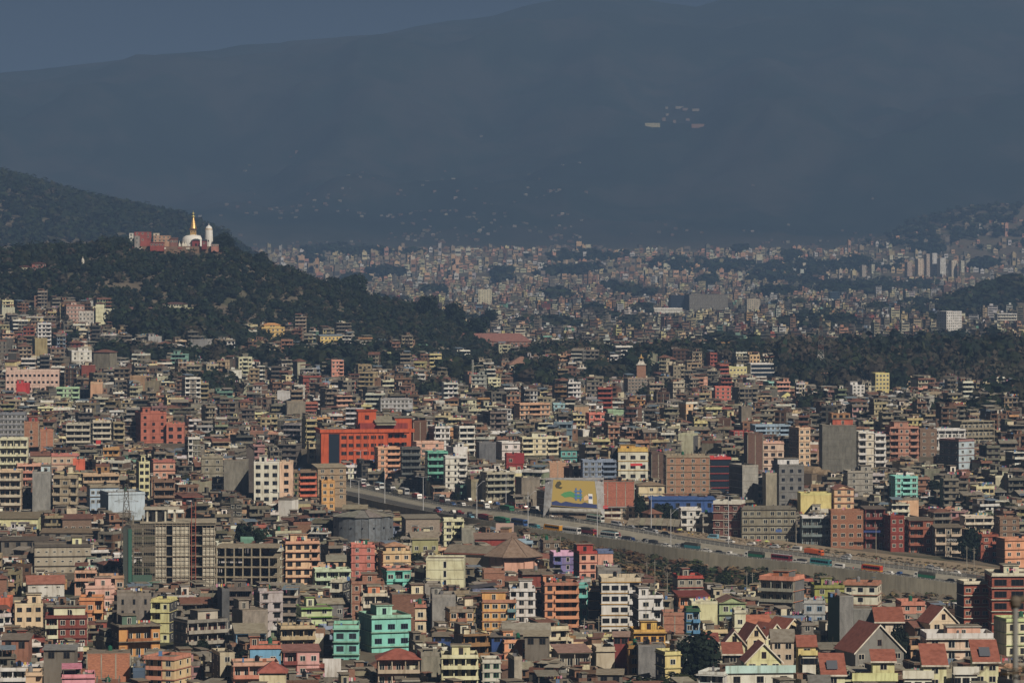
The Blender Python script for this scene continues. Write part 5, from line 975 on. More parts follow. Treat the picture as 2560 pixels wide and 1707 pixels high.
# grey sheet-roof warehouse, centre foreground, and other low roofs
def lowroof(u0, u1, vt, vb, rh, col, label, short=None, wall=(110, 104, 96), axis='gx', s=None):
    s = s or s_here((u0 + u1) / 2, vb) ; W = (u1 - u0) / s - .9; X, Y, Z = P3((u0 + u1) / 2, vb, s); H = (vb - vt) / s - rh
    K = Indiv('warehouse', label, 'warehouse', (X, Y, Z), random.uniform(-.05, .05)); D = max(8, W * .55)
    K.box('wall', -W / 2, W / 2, 0, D, min(-1, tz(X, Y) - Z - .5), H, alb(wall))
    if axis == 'shed': shed(K, 'roof', -W / 2 - .5, W / 2 + .5, -.6, D + .5, H + .1, H + rh + .1, alb(col))
    else: gable(K, 'roof', -W / 2, W / 2, 0, D, H, rh, 'x', alb(col), wallc=alb(wall))
    for i in range(max(2, int(W / 4))): K.win(-W / 2 + W * (i + .5) / max(2, int(W / 4)), 0, H * .5, 1.6, min(1.8, H * .6), 'F', 'win', alb((70, 64, 60)), 'opening')
    r = K.done(); register(u0, u1, vt, vb, s, X, Y, W / 2, short, r)
lowroof(1255, 1378, 1559, 1600, 2.6, (134, 130, 120), 'long grey corrugated warehouse below the orange-tan house', 'the grey corrugated warehouse')
lowroof(1308, 1375, 1582, 1615, .8, (150, 140, 120), 'low open shed with pale canopy in front of the grey warehouse', axis='shed')
lowroof(1530, 1575, 1585, 1612, .6, (160, 130, 116), 'small shed with dark red wall and pinkish roof', wall=(130, 52, 50), axis='shed')
lowroof(1080, 1135, 1586, 1605, .4, (130, 120, 104), 'low wall shed with bright blue fence panels', wall=(40, 74, 140), axis='shed')
lowroof(1225, 1290, 1588, 1606, .3, (120, 110, 100), 'deep blue fenced lot shed left of the grey warehouse', wall=(36, 72, 140), axis='shed')
lowroof(1625, 1790, 1246, 1276, .5, (52, 96, 170), 'long shed wrapped in bright blue plastic sheeting behind roadside trees', 'the blue-sheeted shed', wall=(46, 86, 156), axis='shed', s=5.85)
lowroof(100, 245, 1322, 1352, 1.2, (120, 104, 84), 'long brown sheet-roofed sheds left of the tower site', s=6.5)
lowroof(0, 120, 1345, 1372, .8, (96, 86, 74), 'dim sheds with a green awning at the left edge', s=6.8, axis='shed')
lowroof(0, 75, 1590, 1625, .9, (120, 110, 100), 'brick-walled shed with pale roof at the left foreground edge', wall=(150, 100, 80), axis='shed')
lowroof(105, 190, 1618, 1650, .6, (124, 126, 128), 'flat grey sheet-roofed shed in the left foreground', axis='shed')
lowroof(1490, 1560, 1680, 1712, .5, (140, 130, 112), 'low tan roof in front of the ochre stair tower', axis='shed')
# gable houses of the terrace estate, bottom right: red roofs with white barge boards
RR = (152, 84, 64)
def estate(u0, u1, vr, ve, vb, label, short=None, wallc=(222, 208, 160), axis='y', par=None, s=None, rc=RR, f=0.0, D=9, pane=True, solar=False, barge=(206, 198, 186)):
    """gable house: ridge at vr, eave at ve, base at vb"""
    s = s or (vb - 576) / 116; W = (u1 - u0) / s - 1.2; X, Y, Z = P3((u0 + u1) / 2, vb, s); He = (vb - ve) / s; rh = (ve - vr) / s
    K = Indiv('gable_house', label, 'house', (X, Y, Z), f)
    ext = min(-.8, tz(X, Y) - Z - .6); c = alb(wallc)
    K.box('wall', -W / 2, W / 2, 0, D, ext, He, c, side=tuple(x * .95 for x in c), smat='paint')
    if axis == 'y':
        gable(K, 'roof', -W / 2, W / 2, 0, D, He, rh, 'y', alb(rc), wallc=c); k = rh / (W / 2)
        for sg in (-1, 1):
            V = [(0, -.62, He + rh + .1), (sg * (W / 2 + .6), -.62, He - .6 * k + .1), (sg * (W / 2 + .6), -.62, He - .6 * k - .35), (0, -.62, He + rh - .35)]
            V += [(a, -.5, c_) for a, b, c_ in V]; K.poly('barge_board#%d' % sg, V, [(0, 1, 2, 3), (0, 4, 5, 1), (3, 2, 6, 7), (1, 5, 6, 2)], alb(barge))
        K.win(0, 0, He + rh * .3, 1.1, min(1.6, rh * .6), 'F', 'win', alb((90, 60, 50)))
    elif axis == 'front':
        shed(K, 'roof', -W / 2 - .5, W / 2 + .5, -.7, D, He, He + rh * 1.0, alb(rc), th=.25); K.poly('gable_wall', [(-W / 2, 0, He), (-W / 2, D, He), (-W / 2, D, He + rh), (W / 2, 0, He), (W / 2, D, He), (W / 2, D, He + rh)], [(0, 2, 1), (3, 4, 5), (1, 2, 5, 4)], c)
        K.box('eave_board', -W / 2 - .6, W / 2 + .6, -.85, -.7, He - .5, He - .1, alb(barge))
    else:
        gable(K, 'roof', -W / 2, W / 2, 0, D, He, rh, 'x', alb(rc), wallc=c)
    m = max(1, int(W / 3)); nf = max(1, int(He / 3))
    for i in range(nf):
        for j in range(m): K.win(-W / 2 + W * (j + .5) / m, 0, He - 1.6 - i * 3, 1.7, 1.5, 'F', 'win', alb((196, 190, 176)))
    if par:
        u0p, u1p, vt, vq, pc = par; xa = ((u0p - 1280) / s - X); xb = ((u1p - 1280) / s - X); zt, zq = CAMZ - (vt - YH) / s - Z, CAMZ - (vq - YH) / s - Z
        K.box('terrace_parapet', xa, xb, -3.2, -3.0, zq, zt, alb(pc)); K.box('terrace_floor', xa, xb, -3.0, 0, zq - .1, zq + .1, alb(pc))
        K.box('lower_wall', xa + .5, xb - .5, -2.6, 0, ext, zq - .12, alb((222, 214, 190)))
        for j in range(3): K.win(xa + (xb - xa) * (j + .5) / 3, -2.6, zq - 1.7, 1.7, 1.6, 'F', 'win', alb((80, 70, 60)))
    if solar: K.poly('solar_panel', [(-1.6, 1.0, He + rh * .2 + .3), (1.2, 1.0, He + rh * .2 + .3), (1.2, 4.2, He + rh * .62 + .3), (-1.6, 4.2, He + rh * .62 + .3)], [(0, 1, 2, 3)], (.12, .13, .15), 'glass')
    r = K.done(); register(u0, u1, vr, vb, s, X, Y, W / 2, short, r); return r
estate(1860, 1960, 1606, 1650, 1720, 'yellow gabled house with a light blue terrace parapet below it', 'the yellow gabled house', (222, 206, 146), par=(1808, 1985, 1659, 1678, (168, 206, 206)), s=9.7, f=.1)
estate(1805, 1860, 1612, 1632, 1668, 'dark porch wing with rust-red lean-to roof beside the yellow gabled house', None, (60, 54, 48), axis='front', s=9.35)
estate(1805, 1868, 1576, 1606, 1668, 'smaller cream gabled house with a black and red water tank', 'the smaller cream gabled house', (214, 202, 158), s=9.1)
estate(1755, 1800, 1588, 1602, 1650, 'shack with wide rust-red sheet roof and black doorway', None, (60, 44, 40), axis='front', rc=(150, 76, 60), s=8.9)
estate(1862, 1920, 1560, 1592, 1640, 'red-roofed gable house facing the smaller cream gable', None, (206, 190, 150), s=8.85, f=.25)
estate(1905, 1975, 1558, 1590, 1640, 'cream house with long red slope and a solar heater', 'the cream house with long red slope', (222, 206, 160), s=8.7, f=.5, solar=True)
estate(1938, 2030, 1545, 1582, 1640, 'peach house with red roof sloping down to the right', 'the right-sloping red roof', (222, 186, 140), s=8.5, f=.55)
estate(1840, 1935, 1540, 1565, 1600, 'broad terracotta tiled roof at the back of the estate', 'the broad terracotta roof', (206, 186, 150), axis='x', rc=(170, 96, 68), s=8.3, f=.15, D=12)
estate(1925, 1990, 1575, 1600, 1660, 'grey and pink house with a white curved porch', None, (190, 172, 150), axis='x', rc=(126, 120, 110), s=9.0)
estate(1990, 2045, 1590, 1612, 1690, 'yellow house with curved balcony and arched window', 'the yellow curved-balcony house', (206, 186, 110), axis='x', s=9.2, par=(2000, 2042, 1622, 1634, (206, 190, 110)))
estate(2050, 2118, 1640, 1684, 1722, 'cream house with plain red roof slope and a small solar panel', 'the solar red-roofed house', (222, 210, 160), axis='front', s=9.75, solar=True)
estate(2128, 2270, 1560, 1625, 1680, 'large grey and red gabled house with steep white-edged roof', 'the big steep gable house', (120, 120, 118), s=9.0, f=.32, D=14, rc=(146, 82, 64))
estate(2185, 2262, 1522, 1552, 1600, 'red roof rising behind the big steep gable house', None, (206, 190, 170), axis='front', s=8.5, rc=(146, 80, 58), D=8)
estate(2176, 2242, 1626, 1650, 1722, 'lime-trimmed house with little red roof and rooftop garden', 'the lime-trimmed house', (206, 214, 140), axis='front', s=9.7, D=5, par=(2128, 2242, 1678, 1698, (200, 210, 140)))
estate(2303, 2372, 1616, 1660, 1722, 'cream house with a large plain red roof slope in the right foreground', 'the large red roof slope', (222, 206, 156), axis='front', s=9.7, par=(2254, 2332, 1672, 1692, (214, 206, 190)))
estate(2430, 2502, 1606, 1652, 1722, 'cream house with red roof slope and a white solar tank', 'the house with the white solar tank', (222, 206, 160), axis='front', s=9.7, solar=True, par=(2380, 2445, 1662, 1682, (210, 206, 198)))
estate(2318, 2400, 1516, 1552, 1600, 'pale pink gabled house crowded with rooftop tanks', 'the pale pink gabled house', (222, 186, 156), s=8.5, f=.3)
estate(2020, 2080, 1690, 1708, 1726, 'low white and grey flat roof at the bottom edge', None, (214, 210, 204), axis='x', rc=(110, 110, 108), s=9.85)

# ---------------------------------------------------------------- hilltop stupa complex
ZP = CAMZ - (616 - 576) / 2.9; s = 2.9; DY = 10000 / s
def hill(u, v, dy=0): X, Y, Z = P3(u, v, s); return X, Y + dy, Z
tp = Geo(); xa, xb = (322 - 1280) / s, (560 - 1280) / s
plat = thing('hilltop_terrace', 'stone terrace wall carrying the hilltop temples', 'terrace wall', ((xa + xb) / 2, DY, ZP))
g = Geo(); hw = (xb - xa) / 2; g.box(-hw, hw, -4, 34, -14, 0, alb((120, 96, 78)), 'brick', top=alb((130, 110, 90))); g.obj('wall', plat)
g = Geo()
for i in range(12): x = -hw + (i + .5) * 2 * hw / 12; g.box(x - 1.6, x + 1.6, -4.5, -4.05, -2.0 - (i % 3) * .4, -.9, alb([(150, 70, 60), (196, 190, 180), (120, 96, 80)][i % 3]))
g.obj('terrace_front', plat)
X, Y, Z = hill(480, 616, 14); K = Indiv('stupa', 'great white dome stupa with gilded spire on the wooded hilltop', 'stupa', (X, Y, ZP), 0)
V, F = lathe([(10.5, 0), (10.6, 1.0), (10.3, 4), (9.6, 6.4), (8.3, 8.2), (6.2, 9.3), (3.0, 9.8), (2.9, 10)], 32); K.poly('dome', V, F, (.80, .79, .75), 'plain')
gd = alb((190, 140, 62), .5); K.box('harmika', -2.5, 2.5, -2.5, 2.5, 9.8, 14.2, gd, 'gold'); K.box('harmika', -3.3, 3.3, -3.3, 3.3, 14.2, 15.4, alb((120, 90, 60)), 'gold')
for i in range(13): V, F = lathe([(2.9 - i * .16, 15.4 + i * .75), (2.6 - i * .16, 16.05 + i * .75)], 16); K.poly('spire_ring#%d' % i, V, F, gd if i % 2 else tuple(x * .8 for x in gd), 'gold')
V, F = lathe([(1.3, 25.2), (1.6, 25.8), (1.5, 26.3), (.3, 26.6), (.35, 27.6), (1.0, 28.0), (.9, 28.8), (.15, 29.6), (.1, 31)], 14); K.poly('finial', V, F, tuple(min(.8, x * 1.3) for x in gd), 'gold')
for sg in (-1, 1): K.poly('eye#%d' % sg, [(sg * 1.2 - .7, -2.56, 12.2), (sg * 1.2 + .7, -2.56, 12.2), (sg * 1.2 + .5, -2.56, 12.7), (sg * 1.2 - .5, -2.56, 12.7)], [(0, 1, 2, 3)], (.04, .05, .12), 'plain')
K.box('shrine', 0, 6.6, -13, -9.5, -.4, 5.4, alb((134, 46, 50)), side=alb((110, 40, 44)), smat='paint'); K.box('shrine_door', 2.6, 4.2, -13.08, -13, 0, 2.4, DARK)
hip(K, 'shrine_roof', 0, 6.6, -13, -9.5, 5.4, 1.2, alb((60, 66, 76)))
r = K.done(); register(445, 512, 540, 616, s, X, Y, 12, 'the white dome stupa', r, 'x')
X, Y, Z = hill(521, 616, 5); K = Indiv('shikhara_temple', 'tall white bullet-shaped temple tower right of the dome stupa', 'temple', (X, Y, ZP), 0)
V, F = lathe([(3.3, -.5), (3.45, 5), (3.5, 9), (3.3, 12.5), (2.9, 15.5), (3.0, 15.6), (2.3, 16.8), (1.0, 17.8), (.3, 18.3), (.25, 19.5)], 12); K.poly('tower', V, F, (.80, .79, .75), 'plain')
for i in range(8): t = 2 * math.pi * i / 8; V, F = tube((3.5 * math.cos(t), 3.5 * math.sin(t), 0), (3.0 * math.cos(t), 3.0 * math.sin(t), 15), .3, .2, n=4); K.poly('rib#%d' % i, V, F, (.74, .73, .69), 'paint')
V, F = lathe([(3.2, 14.4), (3.1, 15.1)], 12); K.poly('band', V, F, gd, 'gold'); K.box('niche', -.5, .5, -3.55, -3.3, 4, 5.4, DARK)
r = K.done(); register(510, 530, 560, 612, s, X, Y, 4, 'the white bullet-shaped temple', r, 'x')
def hillb(u0, u1, vt, vb, col, label, dy=0, short=None, **o):
    X, Y, Z = hill((u0 + u1) / 2, vb, dy); K = Indiv('temple_building', label, 'building', (X, Y, Z), 0); W = (u1 - u0) / s; H = (vb - vt) / s; n = max(1, round(H / 3)); o.setdefault('ph', .3); o = {k: (alb(v) if k in ('rc', 'par') else v) for k, v in o.items()}
    house(K, W, 7, n, (H - o['ph']) / n, alb(col), ext=4, **o); r = K.done(); register(u0, u1, vt, vb, s, X, Y, W / 2, short, r, 'x')
hillb(506, 518, 600, 612, (126, 44, 50), 'small red shrine with dark blue roof between stupa and white tower', -4, nx=1, roof='hip', rh=1.5, rc=(56, 64, 78), p=0)
hillb(336, 377, 580, 604, (150, 66, 56), 'red brick monastery at the left end of the hilltop terrace', 4, 'the hilltop red monastery', nx=3, p=.2)
hillb(324, 334, 583, 600, (206, 204, 200), 'little white shrine at the far left of the hilltop', 0, nx=1, p=0)
hillb(338, 350, 590, 610, (150, 146, 146), 'grey-white hilltop house below the red monastery', -3, nx=1, p=.2)
hillb(384, 426, 589, 606, (176, 136, 108), 'tan hilltop house with three dark windows', 2, 'the tan hilltop house', nx=4, p=.3)
hillb(382, 396, 583, 592, (190, 180, 164), 'pale domed shrine behind the tan hilltop house', 9, nx=1, p=0)
hillb(426, 444, 596, 608, (130, 84, 74), 'brown hilltop lodge left of the stupa', 1, nx=3, p=.3, roof='gx', rh=1, rc=(100, 70, 64))
hillb(378, 412, 606, 616, (150, 60, 48), 'long red-orange wall building under the tan hilltop house', -7, nx=5, p=0, roof='shed', rh=.4, rc=(150, 70, 56))
hillb(530, 548, 611, 618, (170, 110, 96), 'low red and white terrace building right of the white tower', -5, nx=3, p=.2, par=(214, 208, 200))
K = Indiv('green_canopy', 'bright green cloth canopy at the right end of the hilltop', 'canopy', hill(551, 622, -5), 0)
K.poly('cloth', [(-2, 0, 1), (5, 0, -2), (4, 4, 1), (-2, 4, 4.6)], [(0, 1, 2, 3), (3, 2, 1, 0)], alb((40, 130, 96)), 'plain')
for q in ((-2, 0, 1), (5, 0, -2), (-2, 4, 4.6)): V, F = tube((q[0], q[1], q[2] - 5), q, .12, n=4); K.poly('pole#%.0f%.0f' % q[:2], V, F, CONC, 'plain')
K.done()
for i, (u, w) in enumerate([(448, 4), (457, 6), (463, 5)]):
    X, Y, Z = hill(u, 612, 3); g = Geo(); V, F = lathe([(w / 2 / s * 1.6, 0), (w / 2 / s * 1.5, 1.4), (w / s * .4, 2.6), (.25, 3.4), (.1, 4.8)], 10); g.poly(V, F, (.72, .70, .62), 'paint')
    o = thing('small_stupa', ['leftmost of three small white votive stupas beside the great dome', 'middle small votive stupa with yellow base beside the great dome', 'small votive stupa nearest the great dome'][i], 'stupa', (X, Y, ZP), 0, 'small votive stupas on the hilltop'); g.obj('dome', o)
# lone white stupa pavilion with golden spire in the middle distance; small white stupas in the wood
s = 3.55; X, Y, Z = P3(1603, 912, s); K = Indiv('stupa_tower', 'white pavilion stupa with golden spire on a brick base before the wood', 'stupa', (X, Y, Z), 0)
K.box('base', -3.2, 3.2, -3, 3, -14, 0, alb((150, 110, 88)), 'brick'); K.box('pavilion', -3.6, 3.6, -3.6, 3.6, 0, .5, (.7, .68, .62)); V, F = lathe([(3.8, .5), (2.6, 2.4), (1.9, 2.6), (1.9, 4.6)], 4); K.poly('pavilion', V, F, (.74, .72, .66))
K.box('opening', -.9, .9, -1.42, -1.3, 2.8, 4.4, DARK); V, F = lathe([(2.4, 4.6), (.8, 5.6), (.5, 6.2), (.1, 7.8)], 8); K.poly('spire', V, F, gd, 'gold'); K.done(); register(1590, 1614, 884, 960, s, X, Y, 4, 'the white pavilion stupa', K.root)
for i, (u, v, h) in enumerate([(1117, 834, 28), (1037, 830, 16), (1086, 832, 18), (610, 806, 22), (207, 650, 9)]):
    s = 2.8 if i < 4 else 3.0; X, Y, Z = P3(u, v, s); H = h / s; g = Geo(); V, F = lathe([(H * .42, -6), (H * .42, 0), (H * .36, H * .2), (H * .15, H * .38), (H * .16, H * .5), (H * .07, H * .7), (.08, H)], 12)
    g.poly(V, F, (.7, .68, .6)); o = thing('small_stupa', ['white stupa with slim spire rising behind the red-roofed museum hall', 'leftmost tiny white stupa above the museum trees', 'thin-spired stupa left of the tall white one behind the museum hall', 'small white stupa spire beside the hillside temple wood', 'tiny white shrine on the dark saddle left of the main hill'][i], 'stupa', (X, Y, Z)); g.obj('dome', o)
# saddle monastery at the far left of the hill
for a in [(45, 80, 664, 686, (214, 196, 160), 'cream monastery with red roof on the wooded saddle'), (80, 115, 656, 676, (150, 84, 74), 'red monastery hall with long white stair wall on the saddle'), (2, 30, 682, 692, (150, 110, 96), 'small reddish house at the left edge of the saddle')]:
    s = 3.0; X, Y, Z = P3((a[0] + a[1]) / 2, a[3], s); K = Indiv('monastery', a[5], 'monastery', (X, Y, Z), .1); house(K, (a[1] - a[0]) / s, 8, 2, (a[3] - a[2]) / s / 2.4, alb(a[4]), ext=14, nx=5, roof='hip', rh=1.2, rc=(.12, .05, .04), p=.3); K.done(); register(a[0], a[1], a[2], a[3], s, X, Y, 6, None, K.root, 'x')
# pagoda on the monastery hall
s = 3.05; X, Y, Z = P3(323, 770, s); K = Indiv('pagoda', 'three-tiered golden-roofed pagoda above the long monastery hall', 'pagoda', (X, Y, Z), 0); rc_ = alb((122, 100, 80))
K.box('wall', -7, 7, 0, 14, -3, 1, alb((150, 70, 50)), side=alb((150, 70, 50)), smat='paint'); hip(K, 'roof#1', -7, 7, 0, 14, 1, 2, rc_, ov=2)
K.box('wall', -4.6, 4.6, 2.4, 11.6, 2.4, 4.8, alb((200, 160, 70)), side=alb((200, 160, 70)), smat='paint'); hip(K, 'roof#2', -4.6, 4.6, 2.4, 11.6, 4.8, 1.6, rc_, ov=2); K.box('wall', -2.4, 2.4, 4.6, 9.4, 5.6, 7.8, alb((200, 160, 70)), side=alb((200, 160, 70)), smat='paint')
hip(K, 'roof#3', -2.4, 2.4, 4.6, 9.4, 7.8, 1.5, rc_, ov=1.8); V, F = lathe([(.5, 9), (.3, 10), (.1, 11)], 8, 0, 7); K.poly('finial', V, F, gd, 'gold'); K.done(); register(295, 350, 738, 775, s, X, Y, 8, 'the golden-roofed pagoda', K.root)
# lattice masts
def lattice(name, label, u, vt, vb, s, w0, w1, c1, c2=None, split=.35, r0=.12):
    X, Y, Z = P3(u, vb, s); H = (vb - vt) / s; t = thing(name, label, 'lattice mast', (X, Y, Z)); cc = [(-1, -1), (1, -1), (1, 1), (-1, 1)]; ns = max(5, int(H / 3.2)); G = {0: Geo(), 1: Geo()}
    gt_ = tz(X, Y) - Z
    for k in range(ns):
        z0, z1 = H * k / ns, H * (k + 1) / ns; a, b = [w0 + (w1 - w0) * q for q in (k / ns, (k + 1) / ns)]; g = G[0 if k / ns < split or c2 is None else 1]; col = c1 if (k / ns < split or c2 is None) else c2[k % 2]
        for i in range(4):
            p, q = cc[i], cc[(i + 1) % 4]
            for (A, Bq) in (((p[0] * a, p[1] * a, z0), (p[0] * b, p[1] * b, z1)), ((p[0] * a, p[1] * a, z0), (q[0] * b, q[1] * b, z1)), ((q[0] * a, q[1] * a, z0), (p[0] * b, p[1] * b, z1)), ((p[0] * b, p[1] * b, z1), (q[0] * b, q[1] * b, z1))):
                V, F = tube(A, Bq, r0, n=3, cap=False); g.poly(V, F, col, 'plain')
    for i in range(4): V, F = tube((cc[i][0] * w0, cc[i][1] * w0, min(gt_, 0) - .5), (cc[i][0] * w0, cc[i][1] * w0, .05), r0 * 1.2, n=4); G[0].poly(V, F, c1, 'plain')
    G[0].obj('lower_lattice', t)
    if not G[1].empty(): G[1].obj('upper_lattice', t)
    return t
lattice('radio_mast', 'tall radio mast, white lattice base and red-white upper part', 2052, 792, 922, 3.5, 2.6, .5, alb((206, 204, 200)), [alb((120, 76, 68)), alb((130, 128, 126))], .25, r0=.08)
t = lattice('power_pylon', 'thin grey electricity pylon left of the scaffolded tower', 316, 1210, 1462, 7.2, 2.6, .5, alb((110, 106, 98)), r0=.07)
g = Geo()
for z, w in ((33, 3.4), (29, 4.2), (25, 3.4)):
    V, F = tube((-w, 0, z), (w, 0, z), .07, n=3); g.poly(V, F, alb((110, 106, 98)), 'plain'); V, F = tube((-w, 0, z), (0, 0, z + 1.4), .06, n=3); g.poly(V, F, alb((110, 106, 98)), 'plain'); V, F = tube((w, 0, z), (0, 0, z + 1.4), .06, n=3); g.poly(V, F, alb((110, 106, 98)), 'plain')
g.obj('crossarm', t)
for i, (u, vt, vb, s, lb) in enumerate([(1938, 882, 908, 3.4, 'short white antenna frame on the wood-edge building'), (1182, 900, 945, 3.7, 'slim white pole mast beside the wooded slope')]):
    lattice('antenna_mast', lb, u, vt, vb, s, .6, .5, alb((200, 200, 196)), r0=.1)
# big white blank hoarding bottom left of centre
s = 9.3; X, Y, Z = P3(832, 1700, s); K = Indiv('hoarding', 'large blank white hoarding panel standing on a grey wall in the foreground', 'hoarding', (X, Y, Z), R(3))
K.box('panel', -2.2, 2.2, -.1, .1, .9, 5.9, (.78, .77, .75)); K.box('panel', -2.7, -2.2, -.1, .1, 4.7, 5.9, (.78, .77, .75)); K.box('base_wall', -2.6, 2.4, 0, 1.4, -5, .85, CONC, 'conc'); K.box('frame_post#1', -1.8, -1.65, .1, .3, .85, 5.7, CONC, 'plain'); K.box('frame_post#2', 1.6, 1.75, .1, .3, .85, 5.7, CONC, 'plain'); K.done()
register(808, 856, 1645, 1705, s, X, Y, 3, 'the blank white hoarding', K.root)
# signs
def text_mesh(txt, size, col, depth=.03):
    cu = bpy.data.curves.new('lettering', 'FONT'); cu.body = txt; cu.size = size; cu.align_x = 'CENTER'; cu.align_y = 'CENTER'; cu.extrude = depth; cu.resolution_u = 2
    o = bpy.data.objects.new('lettering_tmp', cu); COLL.objects.link(o); dg = bpy.context.evaluated_depsgraph_get(); me = bpy.data.meshes.new_from_object(o.evaluated_get(dg)); bpy.data.objects.remove(o)
    m = bpy.data.materials.new('lettering'); m.use_nodes = True; m.node_tree.nodes['Principled BSDF'].inputs['Base Color'].default_value = (*col, 1); me.materials.clear(); me.materials.append(m); return me
def sign(u, v, s, w, h, col, txt, tcol, size, label, rz=0, cat='sign', back=.5):
    X, Y, Z = P3(u, v, s); t = thing('shop_sign', label, cat, (X, Y, Z), rz); g = Geo(); g.box(-w / 2, w / 2, 0, .25, -h / 2, h / 2, alb(col), 'plain'); g.box(-w / 2 + .2, -w / 2 + .4, .25, back, -.2, .2, CONC, 'plain'); g.box(w / 2 - .4, w / 2 - .2, .25, back, -.2, .2, CONC, 'plain'); g.obj('board', t)
    if txt:
        o = link('lettering', text_mesh(txt, size, alb(tcol, .6)), t, (0, -.04, 0)); o.rotation_euler = (R(90), 0, 0)
    return t
sign(2379, 1349, 6.085, 3.9, 1.7, (40, 38, 36), 'NETCO', (220, 216, 206), 1.25, 'black shop sign lettered NETCO in white on the tan shop house')
sign(1514, 1176 + 91, 5.99, 2.1, 1.3, (190, 30, 40), 'Coca-Cola', (230, 226, 220), .46, 'red soft-drink sign on the roadside shop under the sheet roof')
sign(1591, 1161, 5.53, 5.4, 1.1, (200, 30, 40), 'HOTEL & LODGE' if False else '', (230, 226, 220), .6, 'red strip sign across the yellow-framed building')
sign(1299, 1145, 5.55, 4.2, 4.6, (140, 24, 34), '', (230, 220, 214), 1, 'wide dark red hoarding on top of the dark red shop', cat='hoarding')
sign(1302, 1206, 5.65, 5.2, 3.8, (176, 30, 44), '', (230, 220, 214), 1, 'red advertising board with a pale figure panel near the dark red shop', cat='hoarding')
sign(2180, 1328, 6.04, 7.0, .9, (40, 60, 120), '', (230, 226, 220), .6, 'long dark blue sign on the dark red stepped building')
sign(1947, 1326, 6.0, 2.6, 1.2, (60, 90, 150), '', (230, 226, 220), .6, 'blue awning board on the long grey market building')
sign(246, 1105, 5.05, 2.4, 2.0, (190, 30, 30), '', (230, 226, 220), .6, 'red square banner on the pale balcony building')
sign(1262, 1318, 6.4, 7.0, 3.4, (170, 140, 130), '', (230, 226, 220), .6, 'pale framed notice board above the long red shed', cat='hoarding')
s = 6.05; X, Y, Z = P3(1320, 1285, s); g = Geo(); V, F = lathe([(1.0, 0), (1.0, .12)], 16); g.poly([(a, -c_, b) for a, b, c_ in V], F, alb((40, 150, 110)), 'plain')
# ---------------------------------------------------------------- foliage meshes
def leafcloud(rng, n, rx, rz, size, lobes=7, squash=1.0, flat=.0, inner=True):
    """leaf clumps spread over and through an uneven crown; returns verts, quads, shade"""
    L = []
    for i in range(lobes):
        a = rng.uniform(0, 6.283); r = rng.uniform(.15, .62) * rx; L.append((r * math.cos(a), r * math.sin(a), rng.uniform(-.45, .55) * rz, rng.uniform(.38, .62)))
    L.append((0, 0, 0, .75)); V = np.zeros((n, 4, 3)); sh = np.zeros(n)
    li = rng.randint(0, len(L), n); d = rng.normal(size=(n, 3)); d /= np.linalg.norm(d, axis=1)[:, None]; rr = rng.uniform(.55, 1.06, n) ** .5
    Lp = np.array(L)[li]
    P = Lp[:, :3] + d * np.stack([rx * Lp[:, 3] * rr, rx * Lp[:, 3] * rr, rz * Lp[:, 3] * rr], 1)
    nrm = d + rng.normal(size=(n, 3)) * .45 + np.array([0, 0, .25]); nrm /= np.linalg.norm(nrm, axis=1)[:, None]
    a = np.cross(nrm, rng.normal(size=(n, 3))); a /= np.linalg.norm(a, axis=1)[:, None]; b = np.cross(nrm, a)
    sz = size * rng.uniform(.55, 1.35, n)[:, None]
    V[:, 0] = P - a * sz - b * sz * .7; V[:, 1] = P + a * sz - b * sz * rng.uniform(.3, 1, (n, 1)); V[:, 2] = P + a * sz * rng.uniform(.4, 1, (n, 1)) + b * sz; V[:, 3] = P - a * sz * rng.uniform(.3, .9, (n, 1)) + b * sz * .8
    return V.reshape(-1, 3), np.arange(n * 4).reshape(-1, 4), rng.uniform(.75, 1.3, n)
def blob(rng, rx, rz, seg=7, rings=4):
    V = [(0, 0, -rz)]; F = []
    for k in range(1, rings):
        t = math.pi * k / rings
        for i in range(seg): a = 6.283 * i / seg; q = rng.uniform(.8, 1.1); V.append((rx * math.sin(t) * math.cos(a) * q, rx * math.sin(t) * math.sin(a) * q, -rz * math.cos(t) * q))
    V.append((0, 0, rz)); n = len(V)
    T = [(0, 1 + (i + 1) % seg, 1 + i) for i in range(seg)] + [(n - 1, 1 + (rings - 2) * seg + i, 1 + (rings - 2) * seg + (i + 1) % seg) for i in range(seg)]
    Q = [(1 + k * seg + i, 1 + k * seg + (i + 1) % seg, 1 + (k + 1) * seg + (i + 1) % seg, 1 + (k + 1) * seg + i) for k in range(rings - 2) for i in range(seg)]
    return np.array(V), np.array(T), np.array(Q)
class Forest:
    def __init__(s): s.V = []; s.F4 = []; s.F3 = []; s.c4 = []; s.c3 = []; s.n = 0
    def add(s, V, F4, c4, F3=None, c3=None):
        s.V.append(V); s.F4.append(F4 + s.n); s.c4.append(c4)
        if F3 is not None: s.F3.append(F3 + s.n); s.c3.append(c3)
        s.n += len(V)
    def obj(s, name, label, mat='leaf'):
        F = [np.concatenate(s.F4)]; c = [np.concatenate(s.c4)]
        if s.F3: F.append(np.concatenate(s.F3)); c.append(np.concatenate(s.c3))
        c = np.concatenate(c); o = link(name, make_mesh(name, np.concatenate(s.V), F, c, np.full(len(c), MI[mat]))); return tag(o, label, kind='stuff')
rg = np.random.RandomState(5)
TPL = {}
for lod, (n, sz, nb) in {'far': (26, .30, 1), 'mid': (52, .165, 1), 'near': (150, .13, 1)}.items():
    TPL[lod] = []
    for k in range(6):
        V, Q, sh = leafcloud(rg, n, 1, 1, sz, lobes=5 + k); Vb, Tb, Qb = blob(rg, .62, .66)
        TPL[lod].append((np.concatenate([V, Vb]), np.concatenate([Q, Qb + len(V)]), np.concatenate([sh, np.full(len(Qb), .7)]), Tb + len(V), np.full(len(Tb), .7)))
